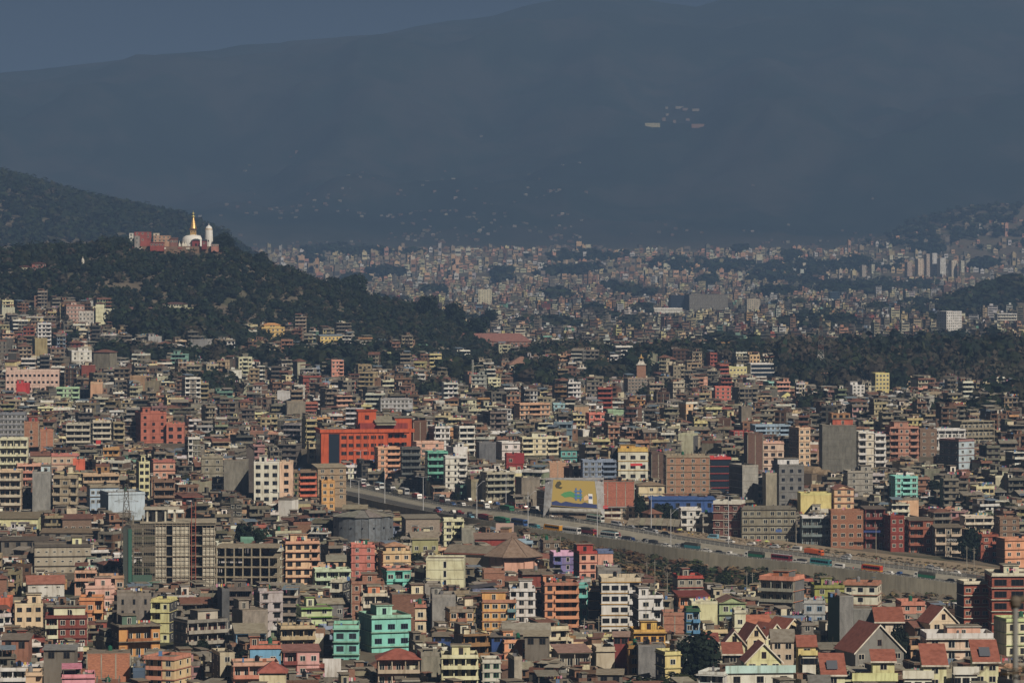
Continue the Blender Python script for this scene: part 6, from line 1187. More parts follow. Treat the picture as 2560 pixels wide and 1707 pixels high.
GREENS = [(.014, .024, .012), (.018, .030, .014), (.026, .036, .015), (.012, .020, .013), (.032, .034, .018), (.024, .030, .012), (.017, .027, .017)]
BROWNS = [(.060, .050, .036), (.070, .056, .038), (.052, .046, .032), (.044, .044, .028)]
def add_tree(Fo, x, y, z, w, h, lod, col):
    V, Q, sh, T, ts = random.choice(TPL[lod]); a = random.uniform(0, 6.28); c, sn = math.cos(a), math.sin(a); c_ = np.array(col)
    W = V.copy(); W[:, 0] = (V[:, 0] * c - V[:, 1] * sn) * w / 2 + x; W[:, 1] = (V[:, 0] * sn + V[:, 1] * c) * w / 2 + y; W[:, 2] = z + h * .56 + V[:, 2] * h * .46
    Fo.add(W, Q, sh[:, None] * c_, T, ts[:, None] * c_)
def tcol(br=0.0):
    c = random.choice(BROWNS if random.random() < br else GREENS); return jit(c, .15)
forest = Forest(); NT = 0
def inside_build(u0, v, w=0): return False
# hill 1
def free_hill(x, y, u):
    # keep temple terrace, the south monasteries and the rocky scar clear
    if 325 < u < 560 and 3395 < y < 3500: return False
    for p in PLACED:
        if p['Y'] > 2600 and p['Y'] < 3700 and (x - p['X']) ** 2 + (y - p['Y']) ** 2 < (min(p['r'], 9) + 3) ** 2: return False
    return True
for _ in range(3900):
    d = random.uniform(3165, 3560); u = random.uniform(-60, 1330)
    foot = 3175 if u > 600 else (3195 if u > 250 else 3230)
    if d < foot: continue
    x = (u - 1280) * d / 10000; 
    if not free_hill(x, d, u): continue
    if 515 < u < 550 and 3375 < d < 3400 and random.random() < .7: continue
    front = 325 < u < 565 and 3370 < d <= 3400
    h = random.uniform(6, 11) * (.55 if front else 1); add_tree(forest, x, d, tz(x, d) - .5, h * random.uniform(.85, 1.3), h, 'mid', tcol(.05)); NT += 1
for _ in range(3100):
    d = random.uniform(5400, 6560); u = random.uniform(-60, 800); x = (u - 1280) * d / 10000; z = tz(x, d)
    if z < 25: continue
    h = random.uniform(11, 20); add_tree(forest, x, d, z - .5, h * random.uniform(.9, 1.4), h, 'far', tcol(.04)); NT += 1
forest.obj('hill_forest', 'dense dark forest covering the temple hill and the hill behind it')
# saddle terrace left + belt of trees
belt = Forest(); SKYT = []
def belt_z(u, v, s): X, Y, Z = P3(u, v, s); return X, Y
def patch(Fo, u, vb, ru, rd, n, s, hr, lod, br=.15):
    for _ in range(n):
        a = random.uniform(0, 6.28); q = random.random() ** .5; uu_ = u + ru * q * math.cos(a); d = 10000 / s + rd * q * math.sin(a); x = (uu_ - 1280) * d / 10000
        if any((x - p['X']) ** 2 + (d - p['Y']) ** 2 < (p['r'] + 2.5) ** 2 for p in PLACED if abs(p['Y'] - d) < 40): continue
        h = random.uniform(*hr); add_tree(Fo, x, d, tz(x, d) - .6, h * random.uniform(.8, 1.25), h, lod, tcol(br))
def belt_run(Fo, u0, u1, d0, d1, n, hr, br, lod='mid'):
    for _ in range(n):
        u = random.uniform(u0, u1); d = random.uniform(d0, d1); x = (u - 1280) * d / 10000
        if any((x - p['X']) ** 2 + (d - p['Y']) ** 2 < (p['r'] + 3) ** 2 for p in PLACED if abs(p['Y'] - d) < 60): continue
        h = random.uniform(*hr) * (.8 + .5 * float(fbm(np.array([u / 60.]), np.array([d / 60.]), 77)[0])); add_tree(Fo, x, d, tz(x, d) - .6, h * random.uniform(.65, 1.05), h, lod, tcol(br))
belt_run(belt, 930, 1330, 2990, 3120, 260, (8, 13), .15)
belt_run(belt, 1330, 1950, 2960, 3140, 560, (11, 18), .28)
belt_run(belt, 1950, 2640, 2780, 3140, 1000, (13, 22), .62)
belt_run(belt, 2150, 2640, 2900, 3150, 200, (17, 25), .1)
patch(belt, 470, 880, 150, 110, 230, 3.32, (12, 20), 'mid', .12); patch(belt, 640, 850, 110, 60, 110, 3.28, (7, 12), 'mid', .1)
patch(belt, 900, 940, 110, 100, 170, 3.5, (12, 20), 'mid', .15); patch(belt, 1020, 850, 90, 60, 110, 3.1, (10, 16), 'mid', .15); patch(belt, 740, 960, 100, 60, 60, 3.6, (8, 13), 'mid', .15)
patch(belt, 1290, 1000, 90, 60, 45, 3.85, (8, 13), 'mid', .15); patch(belt, 520, 990, 80, 45, 60, 3.95, (12, 18), 'mid', .2); patch(belt, 60, 860, 120, 70, 50, 3.2, (6, 10), 'mid', .2)
patch(belt, 2420, 985, 170, 90, 110, 3.9, (8, 13), 'mid', .3); patch(belt, 2170, 1045, 90, 45, 40, 4.3, (7, 11), 'mid', .1); patch(belt, 1750, 960, 150, 70, 50, 3.75, (7, 12), 'mid', .2)
patch(belt, 80, 690, 140, 60, 80, 2.95, (9, 15), 'mid', .1)
for a in [(150, 905, 60, 40, 22, 3.45, (6, 10)), (300, 930, 60, 40, 30, 3.6, (7, 11)), (420, 935, 60, 40, 26, 3.65, (7, 12)), (560, 925, 60, 40, 40, 3.6, (8, 13)), (650, 920, 50, 40, 36, 3.55, (8, 14)), (800, 935, 70, 40, 50, 3.6, (9, 15)), (1060, 985, 60, 40, 24, 3.85, (7, 11)), (1160, 950, 60, 40, 40, 3.6, (9, 14)),
          (1440, 965, 80, 40, 30, 3.7, (8, 12)), (1550, 940, 80, 40, 40, 3.5, (9, 14)), (1640, 985, 40, 30, 14, 3.9, (7, 11)), (2040, 1010, 40, 30, 12, 4.1, (6, 10)), (2350, 1060, 70, 40, 24, 4.4, (7, 11)), (2480, 1045, 70, 40, 30, 4.35, (7, 12)), (2540, 1000, 60, 50, 40, 4.0, (8, 14)), (330, 845, 60, 50, 50, 3.25, (7, 12)), (90, 745, 80, 30, 30, 3.05, (6, 10)), (1340, 945, 60, 40, 40, 3.55, (9, 14))]:
    patch(belt, *a[:6], (a[6][0] * 1.5, a[6][1] * 1.6), 'mid', .15)
patch(belt, 335, 722, 70, 30, 60, 3.0, (7, 11), 'mid', .05); belt.obj('tree_belt', 'long belt of tall grey-green and bare brown trees across the middle of the town')
far = Forest()
for _ in range(420):
    u = random.gauss(2520, 120); d = random.gauss(5450, 170); x = (u - 1280) * d / 10000; h = random.uniform(12, 20); add_tree(far, x, d, tz(x, d) - 1, h * 1.3, h, 'far', tcol(.05))
for _ in range(40):
    u0 = random.uniform(650, 2560); d0 = random.uniform(3600, 9800) ** 1.0; n = random.randint(10, 34); ru = random.uniform(12, 60); 
    for _ in range(n):
        u = u0 + random.gauss(0, ru / 2); d = d0 + random.gauss(0, 70); x = (u - 1280) * d / 10000; h = random.uniform(12, 21) * (1 + (d > 6500) * .3)
        if d > 3500: add_tree(far, x, d, tz(x, d) - 1, h * 1.5, h, 'far', tcol(.05))
for (u0, d0, ru, n) in [(1950, 8700, 230, 190), (1700, 8900, 120, 60), (2200, 7600, 120, 110), (1450, 9300, 90, 60), (900, 9600, 120, 70), (2400, 9800, 200, 150), (2060, 4700, 60, 30), (1900, 3350, 180, 60)]:
    for _ in range(n):
        u = random.gauss(u0, ru * .55); d = random.gauss(d0, 130); x = (u - 1280) * d / 10000; h = random.uniform(14, 22); add_tree(far, x, d, tz(x, d) - 1, h * 1.6, h, 'far', tcol(.05))
far.obj('distant_woods', 'scattered dark groves among the distant hazy houses')
# scrub on the slope below the retaining wall
scrub = Forest()
for _ in range(2300):
    u = random.uniform(1300, 2420); dE = np.interp(u, eu, ed); d = random.uniform(dE - 170, dE - 3); x = (u - 1280) * d / 10000
    if any((x - p['X']) ** 2 + (d - p['Y'] ) ** 2 < (p['r'] + 1.5) ** 2 for p in PLACED if abs(p['Y'] - d) < 25): continue
    h = random.choice([random.uniform(.5, 1.3), random.uniform(.6, 1.8), random.uniform(2, 4)]); add_tree(scrub, x, d, tz(x, d) - .15, h * random.uniform(1.2, 2), h, 'far', jit(random.choice([(.13, .095, .055), (.16, .11, .06), (.055, .06, .03), (.04, .05, .022), (.10, .06, .035)]), .25))
for _ in range(700):
    i = random.randrange(iu(1500), iu(2450)); lat = random.uniform(7, 34); x, d = UP[i][:2] + UN[i] * lat
    if any((x - p['X']) ** 2 + (d - p['Y']) ** 2 < (p['r'] + 1) ** 2 for p in PLACED if abs(p['Y'] - d) < 25): continue
    h = random.uniform(.25, .8); add_tree(scrub, x, d, tz(x, d) - .05, h * random.uniform(1.5, 3), h, 'far', jit(random.choice([(.13, .10, .055), (.09, .075, .04), (.05, .055, .03)]), .25))
scrub.obj('scrub', 'dry brown and green scrub on the slope below the retaining wall')

# ---------------------------------------------------------------- single trees (things)
TREEM = []
for k in range(6):
    V, Q, sh = leafcloud(rg, 1500, 1, 1, .085, lobes=11 + k); Vb, Tb, Qb = blob(rg, .5, .55, 9, 6)
    TREEM.append((np.concatenate([V, Vb]), np.concatenate([Q, Qb + len(V)]), np.concatenate([sh, np.full(len(Qb), .7)]), Tb + len(V)))
_tm = {}
def crown_mesh(k, col):
    key = (k, col)
    if key in _tm: return _tm[key]
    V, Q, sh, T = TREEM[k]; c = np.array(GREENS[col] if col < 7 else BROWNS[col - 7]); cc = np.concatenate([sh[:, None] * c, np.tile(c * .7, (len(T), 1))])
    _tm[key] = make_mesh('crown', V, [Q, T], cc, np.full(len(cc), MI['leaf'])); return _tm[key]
def trunk_mesh():
    g = Geo(); c = (.07, .055, .04); V, F = tube((0, 0, -.6), (.03, .02, .55), .045, .028, 8); g.poly(V, F, c, 'plain')
    for i in range(7):
        a = i * .9; V, F = tube((.02, .02, .3 + .03 * i), (.28 * math.cos(a), .28 * math.sin(a), .62 + .05 * (i % 3)), .016, .006, 5); g.poly(V, F, c, 'plain')
    return g.mesh('trunk')
TRUNK = trunk_mesh()
TREES = []
def tree(u, vt, vb, w, s=None, col=0, label=None, bare=False):
    s = s or s_here(u, vb); X, Y, Z = P3(u, vb, s); H = (vb - vt) / s; zt_g = tz(X, Y); Z = min(Z, max(zt_g, Z - 4))
    t = thing('tree', label or 'tree', 'tree', (X, Y, Z))
    if bare:
        g = Geo(); rnd = random.Random(int(u)); c = (.09, .07, .05)
        def br(p, d, L, r, k):
            q = p + d * L; V, F = tube(p, q, r, r * .6, 5 if k < 2 else 3, cap=False); g.poly(V, F, c, 'plain')
            if k < 5:
                for _ in range(3): nd_ = (d + Vector((rnd.uniform(-.8, .8), rnd.uniform(-.8, .8), rnd.uniform(-.1, .5)))).normalized(); br(q, nd_, L * rnd.uniform(.55, .8), r * .58, k + 1)
        br(Vector((0, 0, -.5)), Vector((0, 0, 1)), H * .3, H * .02, 0); g.obj('branches', t)
    else:
        o = link('trunk', TRUNK, t); o.scale = (w / s * .5, w / s * .5, H * .75); cm = link('crown', crown_mesh(random.randrange(6), col), t, (0, 0, H * .56)); cm.scale = (w / s * .52, w / s * .52, H * .46); cm.rotation_euler = (0, 0, random.uniform(0, 6.28))
    TREES.append((t, u, (vt + vb) / 2, s, col, label is not None, (vb - vt)))
for a in [(880, 682, 765, 78, 2.85, 0), (835, 690, 752, 60, 2.9, 3), (1072, 735, 800, 55, 2.95, 6), (1137, 752, 830, 66, 2.95, 3), (1195, 780, 835, 55, 2.95, 0), (1228, 762, 800, 34, 2.5, 6), (560, 568, 622, 56, 2.9, 3), (545, 580, 625, 40, 2.88, 0),
          (648, 628, 690, 60, 2.93, 3), (2118, 818, 872, 60, 3.0, 3), (2240, 808, 880, 52, 2.95, 0), (2255, 822, 885, 60, 2.9, 3), (2490, 805, 900, 90, 2.85, 3), (2395, 818, 880, 60, 2.6, 0), (2540, 850, 930, 80, 3.0, 6),
          (68, 608, 660, 22, 2.95, 3), (146, 618, 668, 22, 2.95, 0), (190, 615, 655, 22, 2.95, 3), (218, 618, 655, 20, 2.95, 6), (2330, 1030, 1075, 70, 4.3, 3), (2232, 1025, 1062, 62, 4.35, 0), (535, 1072, 1128, 62, 4.9, 5),
          (1740, 1555, 1700, 112, 9.1, 3), (1650, 1668, 1760, 200, 9.6, 5), (2425, 1312, 1412, 62, 6.12, 3), (2253, 1530, 1640, 56, 8.7, 3), (2508, 1515, 1590, 40, 8.5, 0), (1655, 1240, 1300, 60, 5.85, 3), (1600, 1210, 1275, 38, 5.85, 0), (1690, 1245, 1290, 46, 5.85, 2),
          (612, 1278, 1365, 50, 6.8, 3), (655, 1290, 1362, 40, 6.9, 0), (460, 1162, 1205, 42, 5.7, 5), (1002, 1310, 1385, 60, 6.7, 4), (1040, 1360, 1430, 60, 7.0, 3), (1062, 1395, 1450, 40, 7.2, 0), (770, 1375, 1425, 70, 6.9, 5),
          (1310, 1000, 1045, 44, 4.1, 0), (1365, 1005, 1050, 40, 4.1, 3), (505, 1590, 1650, 46, 8.6, 0), (605, 1615, 1670, 60, 8.8, 3), (350, 1400, 1462, 55, 7.1, 5), (470, 1595, 1645, 36, 8.6, 3), (80, 1560, 1625, 70, 8.4, 8),
          (2055, 1650, 1700, 44, 9.1, 4), (2095, 1648, 1690, 60, 9.0, 0), (2008, 1655, 1710, 50, 9.3, 3), (2145, 1640, 1680, 50, 9.3, 5), (1812, 1408, 1462, 56, 6.7, 2), (1745, 1395, 1440, 50, 6.55, 3), (1700, 1392, 1425, 30, 6.45, 0), (1880, 1405, 1455, 44, 6.65, 0),
          (2062, 1432, 1475, 66, 6.6, 3), (1640, 1385, 1410, 28, 6.35, 6), (770, 1505, 1548, 60, 8.0, 4), (1190, 1335, 1362, 30, 6.4, 0), (318, 1150, 1195, 40, 5.6, 5), (555, 1125, 1165, 40, 5.3, 0), (1140, 1225, 1250, 24, 5.6, 3), (830, 1440, 1470, 30, 7.4, 3),
          (1205, 1180, 1215, 34, 5.4, 4), (2340, 1175, 1215, 44, 5.5, 3), (2525, 1230, 1270, 50, 5.7, 4), (700, 905, 965, 40, 3.6, 3), (750, 900, 950, 36, 3.55, 0), (930, 880, 960, 50, 3.5, 3), (240, 795, 822, 26, 3.15, 3), (350, 900, 945, 30, 3.5, 0), (1170, 905, 950, 50, 3.5, 3), (1640, 960, 990, 40, 3.8, 3)]:
    tree(*a)
for a in [(1555, 1350, 1420, 80, 6.4, 0, 'bare leafless tree on the slope left of the scrub', True), (1410, 1560, 1625, 60, 8.6, 0, 'bare grey-brown tree in front of the grey corrugated warehouse', True), (325, 1235, 1330, 50, 6.5, 0, 'bare thin tree before the sky-blue workshop', True), (1335, 1590, 1640, 50, 8.8, 0, 'low leafless tree below the pale canopy shed', True)]: tree(*a)

# ---------------------------------------------------------------- filler houses, near to far
PAL = [((130, 124, 110), 17), ((100, 96, 90), 11), ((150, 138, 116), 12), ((212, 200, 170), 12), ((216, 212, 202), 13), ((214, 188, 142), 7), ((200, 146, 120), 3.5), ((210, 166, 126), 4), ((140, 104, 80), 10), ((112, 82, 64), 9), ((190, 140, 82), 3),
       ((140, 160, 124), 1.5), ((116, 176, 158), 1.2), ((130, 154, 184), 2), ((206, 192, 130), 3), ((156, 76, 60), 3), ((176, 130, 132), 1), ((176, 158, 122), 7)]
PALW = np.array([w for _, w in PAL], float); PALW /= PALW.sum()
NAMES = ['grey cement', 'dark grey', 'grey-tan', 'cream', 'white', 'beige', 'salmon', 'peach', 'brick-walled', 'brown brick', 'ochre', 'sage green', 'turquoise', 'light blue', 'pale yellow', 'brick-red', 'mauve pink', 'sand-coloured']
sky = np.full(3100, 5000.0)     # lowest visible line so far, per column (+70)
def cols_(u0, u1): a = int(min(3097, max(0, u0 + 200))); return slice(a, int(min(3099, max(a + 1, u1 + 200))))
PROT = [(1300, 1352, 1340), (1352, 1420, 1372), (1420, 1470, 1412), (1470, 1535, 1430), (1535, 1640, 1446), (1640, 1690, 1490), (1690, 1760, 1440), (1760, 1900, 1470), (1900, 2030, 1438), (2030, 2110, 1462), (2110, 2210, 1455), (2210, 2395, 1508), (2395, 2560, 1440), (820, 1010, 1284), (1010, 1110, 1296), (1110, 1200, 1312), (1200, 1300, 1326), (700, 820, 1240)]
def prot_near(u0, u1):
    m = 0
    for a, b, v in PROT:
        if u0 < b - 3 and u1 > a + 3: m = max(m, v)
    return m
RECTS = sorted(PLACED, key=lambda p: -p['s'])
hand = list(PLACED); grid = {}
def gkey(x, y): return (int(x // 16), int(y // 16))
for p in PLACED: grid.setdefault(gkey(p['X'], p['Y']), []).append((p['X'], p['Y'], p['r']))
def collide(x, y, r):
    a, b = gkey(x, y); R_ = 2
    for i in range(a - R_, a + R_ + 1):
        for j in range(b - R_, b + R_ + 1):
            for (X, Y, rr) in grid.get((i, j), ()):
                if (X - x) ** 2 + (Y - y) ** 2 < ((r + rr) * .86) ** 2: return True
    return False
CANDS = []
d = 985.0
TREELINE = None
while d < 9900:
    s = 10000 / d; step = max(11.0, (4.6 if d < 3300 else 3.4) * d * d / 1.17e6); hi = 1
    u = -120 + random.uniform(0, 60)
    while u < 2680:
        W = random.uniform(5.2, 10.0) * (1 if d < 2200 else random.choice([1, 1, 1.3])); D_ = random.uniform(7, 11); yaw = random.choice([1, 1, 1, -1]) * random.uniform(2, 26) * math.pi / 180
        wpx = (W * math.cos(yaw) + D_ * abs(math.sin(yaw))) * s; uc = u + wpx / 2; dd = d + random.uniform(-.35, .35) * step; x = (uc - 1280) * dd / 10000; adv = wpx * random.choice([1.0, 1.05, 1.15, 1.35])
        u += adv * (1 if d < 2500 else .93)
        ss = 10000 / dd; u0, u1 = uc - wpx / 2, uc + wpx / 2
        dE = np.interp(uc, eu, ed); dU = np.interp(uc, uu, ud)
        if uc > 690 and dE - (150 if 1390 < uc < 1980 else (28 if uc > 1300 else 10)) < dd < (1674 if uc > 1690 else dU + 28): continue
        if 3150 < dd < 3960 and uc < 1340 and dd > (3190 if uc > 250 else 3225): continue
        if 3960 <= dd < 7200 and uc < 800: continue
        if 2975 < dd < 3150 and uc > 930: continue
        if 2780 < dd < 3150 and uc > 1950: continue
        if abs(uc - 2520) < 170 and 5100 < dd < 5800: continue
        if ((uc - 470) / 150) ** 2 + ((dd - 3010) / 110) ** 2 < 1 or ((uc - 900) / 110) ** 2 + ((dd - 2860) / 100) ** 2 < 1 and random.random() < .8: continue
        if dd > 6500 and fbm(np.array([x / 420]), np.array([dd / 300]), 5)[0] < .34: continue
        gz = tz(x, dd)
        n = int(np.random.RandomState(int(x * 7 + dd * 3) % 100000).choice([1, 2, 3, 4, 5, 6], p=[.12, .30, .34, .17, .05, .02])); sh = 2.85
        if dd > 1900 and random.random() < .05: n += 2
        def vtop(n): return YH + (CAMZ - gz - n * sh - .8) * ss
        pn = prot_near(u0, u1) if dd < dE + 2 else 0
        if pn == 0 and dd < dE: pn = 0
        ok = True
        while n > 0:
            vt = vtop(n); ok = not (pn and vt < pn)
            if ok:
                for p in hand:
                    if p['s'] < ss and u0 + .1 * wpx < p['u1'] and u1 - .1 * wpx > p['u0'] and vt < p['vb'] - 4 and gz < 500: ok = False; break
            if ok: break
            n -= 1
        if n < 1: continue
        if dd < 6000 and collide(x, dd, max(W, D_) * .5): continue
        grid.setdefault(gkey(x, dd), []).append((x, dd, max(W, D_) * .5))
        CANDS.append(dict(u0=u0, u1=u1, vt=vtop(n), s=ss, X=x, Y=dd, Z=gz, W=W, D=D_, yaw=yaw, n=n, sh=sh, r=max(W, D_) / 2, h=False))
    d += step
# visible area by walking near -> far over a skyline
ALL = [dict(p, h=True) for p in hand] + CANDS
ALL.sort(key=lambda p: -p['s'])
for p in ALL:
    sl = cols_(p['u0'], p['u1']); seg = sky[sl]; p['vis'] = float(np.clip(seg - p['vt'], 0, 60).sum()); p['dv'] = float((seg - p['vt']).max()); sky[sl] = np.minimum(seg, p['vt'])
N_INDIV = max(95, 300 - sum(1 for p in hand if p['kind'] != 'x'))
vis = sorted([p for p in CANDS if p['dv'] > 0 and p['s'] > 3.2 and p['u1'] > 12 and p['u0'] < 2548], key=lambda p: -p['vis']); chosen = set(id(p) for p in vis[:N_INDIV])
LANDM = [p for p in hand if p['short']]
def wc_(): return random.choice([WHITE, alb((150, 144, 132)), alb((90, 60, 48)), alb((60, 58, 56)), alb((120, 130, 120))])
def style(p, K, ci, ext):
    kk = random.uniform(.45, 1.12); c = tuple(x * kk for x in jit(alb(PAL[ci][0]), .14)); brick = ci in (8, 9); o = dict(mat='brick' if brick else ('conc' if ci in (0, 1, 2) else 'paint'))
    if random.random() < .62: o.update(side=jit(random.choice([alb(MB), CONC, GREYS, alb((120, 112, 100))])), smat=random.choice(['brick', 'conc']))
    else: o.update(side=c, smat=o['mat'])
    o['led'] = jit(random.choice([c, tuple(min(.75, x * 1.25) for x in c), CONC, RUST if random.random() < .12 else c, WHITE if random.random() < .5 else c]), .1)
    o['bay'] = random.choice(['', 'L', 'R', 'C', 'F', 'LR', 'F', 'F']) ; o['p'] = random.choice([.15, .5, .8, 1.1]); o['bp'] = random.choice([.5, .9, 1.2])
    if brick: o['grid'] = random.random() < .5; o['bay'] = random.choice(['', '', 'L', 'R'])
    if random.random() < .10: o.update(nowin=True, bay='', p=0)
    if random.random() < .55: a = random.choice([0, .1, .4, .55]); o['pent'] = (a, a + random.uniform(.25, .45)); o['pc'] = jit(random.choice([c, c, alb((200, 196, 186)), CONC, BRICK]))
    if random.random() < .22: o['posts'] = random.choice([1, 2]); o['rc'] = jit(random.choice([SHEET, RUST, alb((110, 130, 150)), CONCL]))
    if random.random() < .08: o['top_open'] = True
    rr = random.random()
    if rr < .035: o.update(roof='hip', rh=1.6, rc=jit(RUST), pent=None)
    elif rr < .08: o.update(roof='shed', rh=random.uniform(.5, 1.2), rc=jit(random.choice([SHEET, SHEET, RUST])), pent=None)
    elif rr < .11: o.update(roof='gx', rh=1.6, rc=jit(random.choice([SHEET, RUST])), pent=None)
    o['wc'] = wc_(); o['wk'] = random.choice(['win', 'shade']); o['ph'] = random.choice([.3, .8, .9, 1.0]); o['win'] = random.choice([(1.3, 1.3), (1.6, 1.4), (1.1, 1.2), (1.8, 1.5)])
    o['sidewin'] = 1 if K.lod >= 2 else (random.random() < .4)
    house(K, p['W'], p['D'], p['n'], p['sh'], c, ext=ext, **o)
    W, D, H = p['W'], p['D'], p['n'] * p['sh']
    if not o.get('roof'):
        for i in range(random.choice([0, 1, 1, 2])):          # roof rooms, half-built additions, sheet lean-tos
            a = random.uniform(-.5, .2) * W; b = a + random.uniform(.2, .4) * W; y = random.uniform(-.35, .1) * D; h = random.uniform(1.2, 2.5); cc = jit(random.choice([CONC, BRICK, c, alb((200, 190, 160)), BRICKD]))
            K.box('roof_room#%d' % i, a, b, y, y + D * .3, H, H + h, cc, 'conc', top=jit(random.choice([SHEET, RUST, CONCL])))
            if random.random() < .5: K.box('roof_room#%d' % i, a - .3, b + .3, y - .5, y + D * .3 + .2, H + h, H + h + .1, jit(random.choice([SHEET, RUST, CONCL])), 'sheet')
        if K.lod < 2 and random.random() < .6: a = random.uniform(-.4, .3) * W; y = random.uniform(-.3, .3) * D; K.box('t', a, a + 1.0, y, y + 1.0, H + .3, H + 1.7, (.012, .012, .014), 'plain')
    if random.random() < .35:                                 # lower wing standing forward on one side
        a, b = (-W / 2 - random.uniform(1, 3), -W / 2) if random.random() < .5 else (W / 2, W / 2 + random.uniform(1, 3)); k = max(1, p['n'] - random.choice([1, 1, 2])); cc = jit(random.choice([c, CONC, BRICK, alb((200, 190, 160))]))
        K.box('side_wing', a, b, -D * .3, D * .45, -ext, k * p['sh'], cc, 'conc', top=ROOFTOP)
        if K.lod >= 1: K.win((a + b) / 2, -D * .3, k * p['sh'] - 1.4, 1.0, 1.2, 'F', 'win', o['wc'])
    return o
REL = lambda p, q: ('left of' if p[0] < q[0] else 'right of') if abs(p[0] - q[0]) > abs(p[1] - q[1]) * .9 else ('behind' if p[1] < q[1] else 'in front of')
labels = {}
ORD = ['', 'second ', 'third ', 'fourth ', 'fifth ', 'sixth ']
def mklabel(p, desc, top, tall):
    """phrase naming the thing by look and by the nearest named landmark"""
    c = ((p['u0'] + p['u1']) / 2, (p['vt'] + 20)); L = sorted(LANDM, key=lambda q: abs((q['u0'] + q['u1']) / 2 - c[0]) + 1.6 * abs((q['vt'] + q['vb']) / 2 - c[1]))[:9]
    for rep in range(2):
        for q in L[:6]:
            qc = ((q['u0'] + q['u1']) / 2, (q['vt'] + q['vb']) / 2); rel = REL(c, qc); far_ = abs(c[0] - qc[0]) + abs(c[1] - qc[1]); near_ = 'just ' if far_ < 50 else ''
            for form in ((f"{desc} {near_}{rel} {q['short']}",) if rep == 0 else (f"{desc} with {top}, {near_}{rel} {q['short']}",)):
                key = form.replace('just ', '')
                if key not in labels and len(form.split()) <= 16: labels[key] = 1; return form
    for q in L:
        for q2 in L:
            if q is q2: continue
            rel = REL(c, ((q['u0'] + q['u1']) / 2, (q['vt'] + q['vb']) / 2)); form = f"{desc} {rel} {q['short']}, towards {q2['short']}"
            if form not in labels and len(form.split()) <= 16: labels[form] = 1; return form
    form = f"{desc} with {top}"; i = 0
    return form
mass_near, mass_far = Mass(), Mass(); mass_near.lod = 1.4; ncount = [0, 0, 0]; TANKS = []
NUMW = {1: 'one-storey', 2: 'two-storey', 3: 'three-storey', 4: 'four-storey', 5: 'five-storey', 6: 'six-storey', 7: 'seven-storey', 8: 'eight-storey'}
for p in CANDS:
    pick = id(p) in chosen
    if not pick and p['dv'] < (-4 if p['s'] > 4 else -1.5): continue
    ci = int(RNG.choice(len(PAL), p=PALW))
    if p['s'] < 1.6: ci = int(RNG.choice([0, 2, 3, 4, 5, 6, 7, 8, 17]))
    th = p['yaw']
    if pick:
        p['short'] = None; K = Indiv('town_house', 'x', 'house', (p['X'], p['Y'], p['Z']), th); o = style(p, K, ci, 3); r = K.done(); ncount[0] += 1
        top = 'a hip roof' if o.get('roof') == 'hip' else ('a sheet roof' if o.get('roof') else ('a covered terrace' if o.get('posts') else ('a stair tower' if o.get('pent') else 'a flat roof')))
        d_ = f"{NAMES[ci]} {NUMW.get(p['n'], 'tall')} house"
        r['label'] = mklabel(p, d_, top, 0)
        if o.get('roof') is None and random.random() < .55 and p['s'] > 5.5: TANKS.append((r, (random.uniform(-.3, .3) * p['W'], random.uniform(-.1, .3) * p['D'], p['n'] * p['sh'] + .02), p))
    else:
        s_ = p['s']
        if s_ > 2.6: K = mass_near; K.at((p['X'], p['Y'], p['Z']), th); style(p, K, ci, 2); ncount[1] += 1
        else:
            K = mass_far; K.at((p['X'], p['Y'], p['Z']), th); ncount[2] += 1; c = tuple(x * .8 for x in jit(alb(PAL[ci][0]), .2)); W, D_, n, sh = p['W'], p['D'], p['n'], p['sh']
            if s_ < 1.6: W *= 1.1
            if s_ < 1.3 and random.random() < .05: n += 5
            H = n * sh; sd = jit(random.choice([c, CONC, alb(MB)]))
            K.box('w', -W / 2, W / 2, -D_ / 2, D_ / 2, -3, H, c, side=sd, smat='paint', top=jit(ROOFTOP))
            if s_ > 1.25:
                for i in range(n): 
                    K.box('g', -W / 2 + .6, W / 2 - .6 - random.choice([0, 0, W * .4]), -D_ / 2 - .04, -D_ / 2 + .2, i * sh + .9, i * sh + 2.2, (.03, .032, .036), 'plain')
                    if i < n: K.box('s', -W / 2 - .3, W / 2 + .3, -D_ / 2 - .7, D_ / 2, (i + 1) * sh - .22, (i + 1) * sh, jit(c))
            else: K.box('g', -W / 2 + .8, W / 2 - .8, -D_ / 2 - .04, -D_ / 2 + .2, H * .35, H * .6, (.05, .05, .055), 'plain')
            if random.random() < .6: a = random.uniform(-.4, .1) * W; K.box('p', a, a + W * .35, 0, D_ * .4, H, H + 2.4, jit(c))
tag(mass_near.G.obj('crowded_houses', cull=True), 'crowded mass of smaller flat-roofed houses filling the middle town', kind='stuff')
# houses climbing the lower mountain slopes
for _ in range(2300):
    u = random.uniform(-50, 2600); d = 9900 + abs(random.gauss(0, 1 if False else (950 if 600 < u < 1450 else 450))); x = (u - 1280) * d / 10000
    if u < 640 and d < 10200: continue
    if fbm(np.array([x / 260]), np.array([d / 200]), 15)[0] < (.46 if u < 1500 or u > 2100 else .55): continue
    z = tz(x, d); k = random.uniform(.5, 1.05); c = jit(alb(random.choice([(116, 100, 84), (112, 84, 68), (140, 132, 120), (96, 70, 58), (112, 98, 84)])), .2); mass_far.at((x, d, z), random.uniform(-.4, .5))
    mass_far.box('w', -5 * k, 5 * k, 0, 9, -6, 6 * k, c); mass_far.box('g', -4 * k, 4 * k, -.05, .2, 1.5, 3.0, (.05, .05, .055), 'plain')
tag(mass_far.G.obj('distant_houses', cull=True), 'countless small pale houses spreading to the foot of the mountains', kind='stuff')
print('houses', len(hand), ncount, 'cands', len(CANDS), 'chosen', len(chosen))
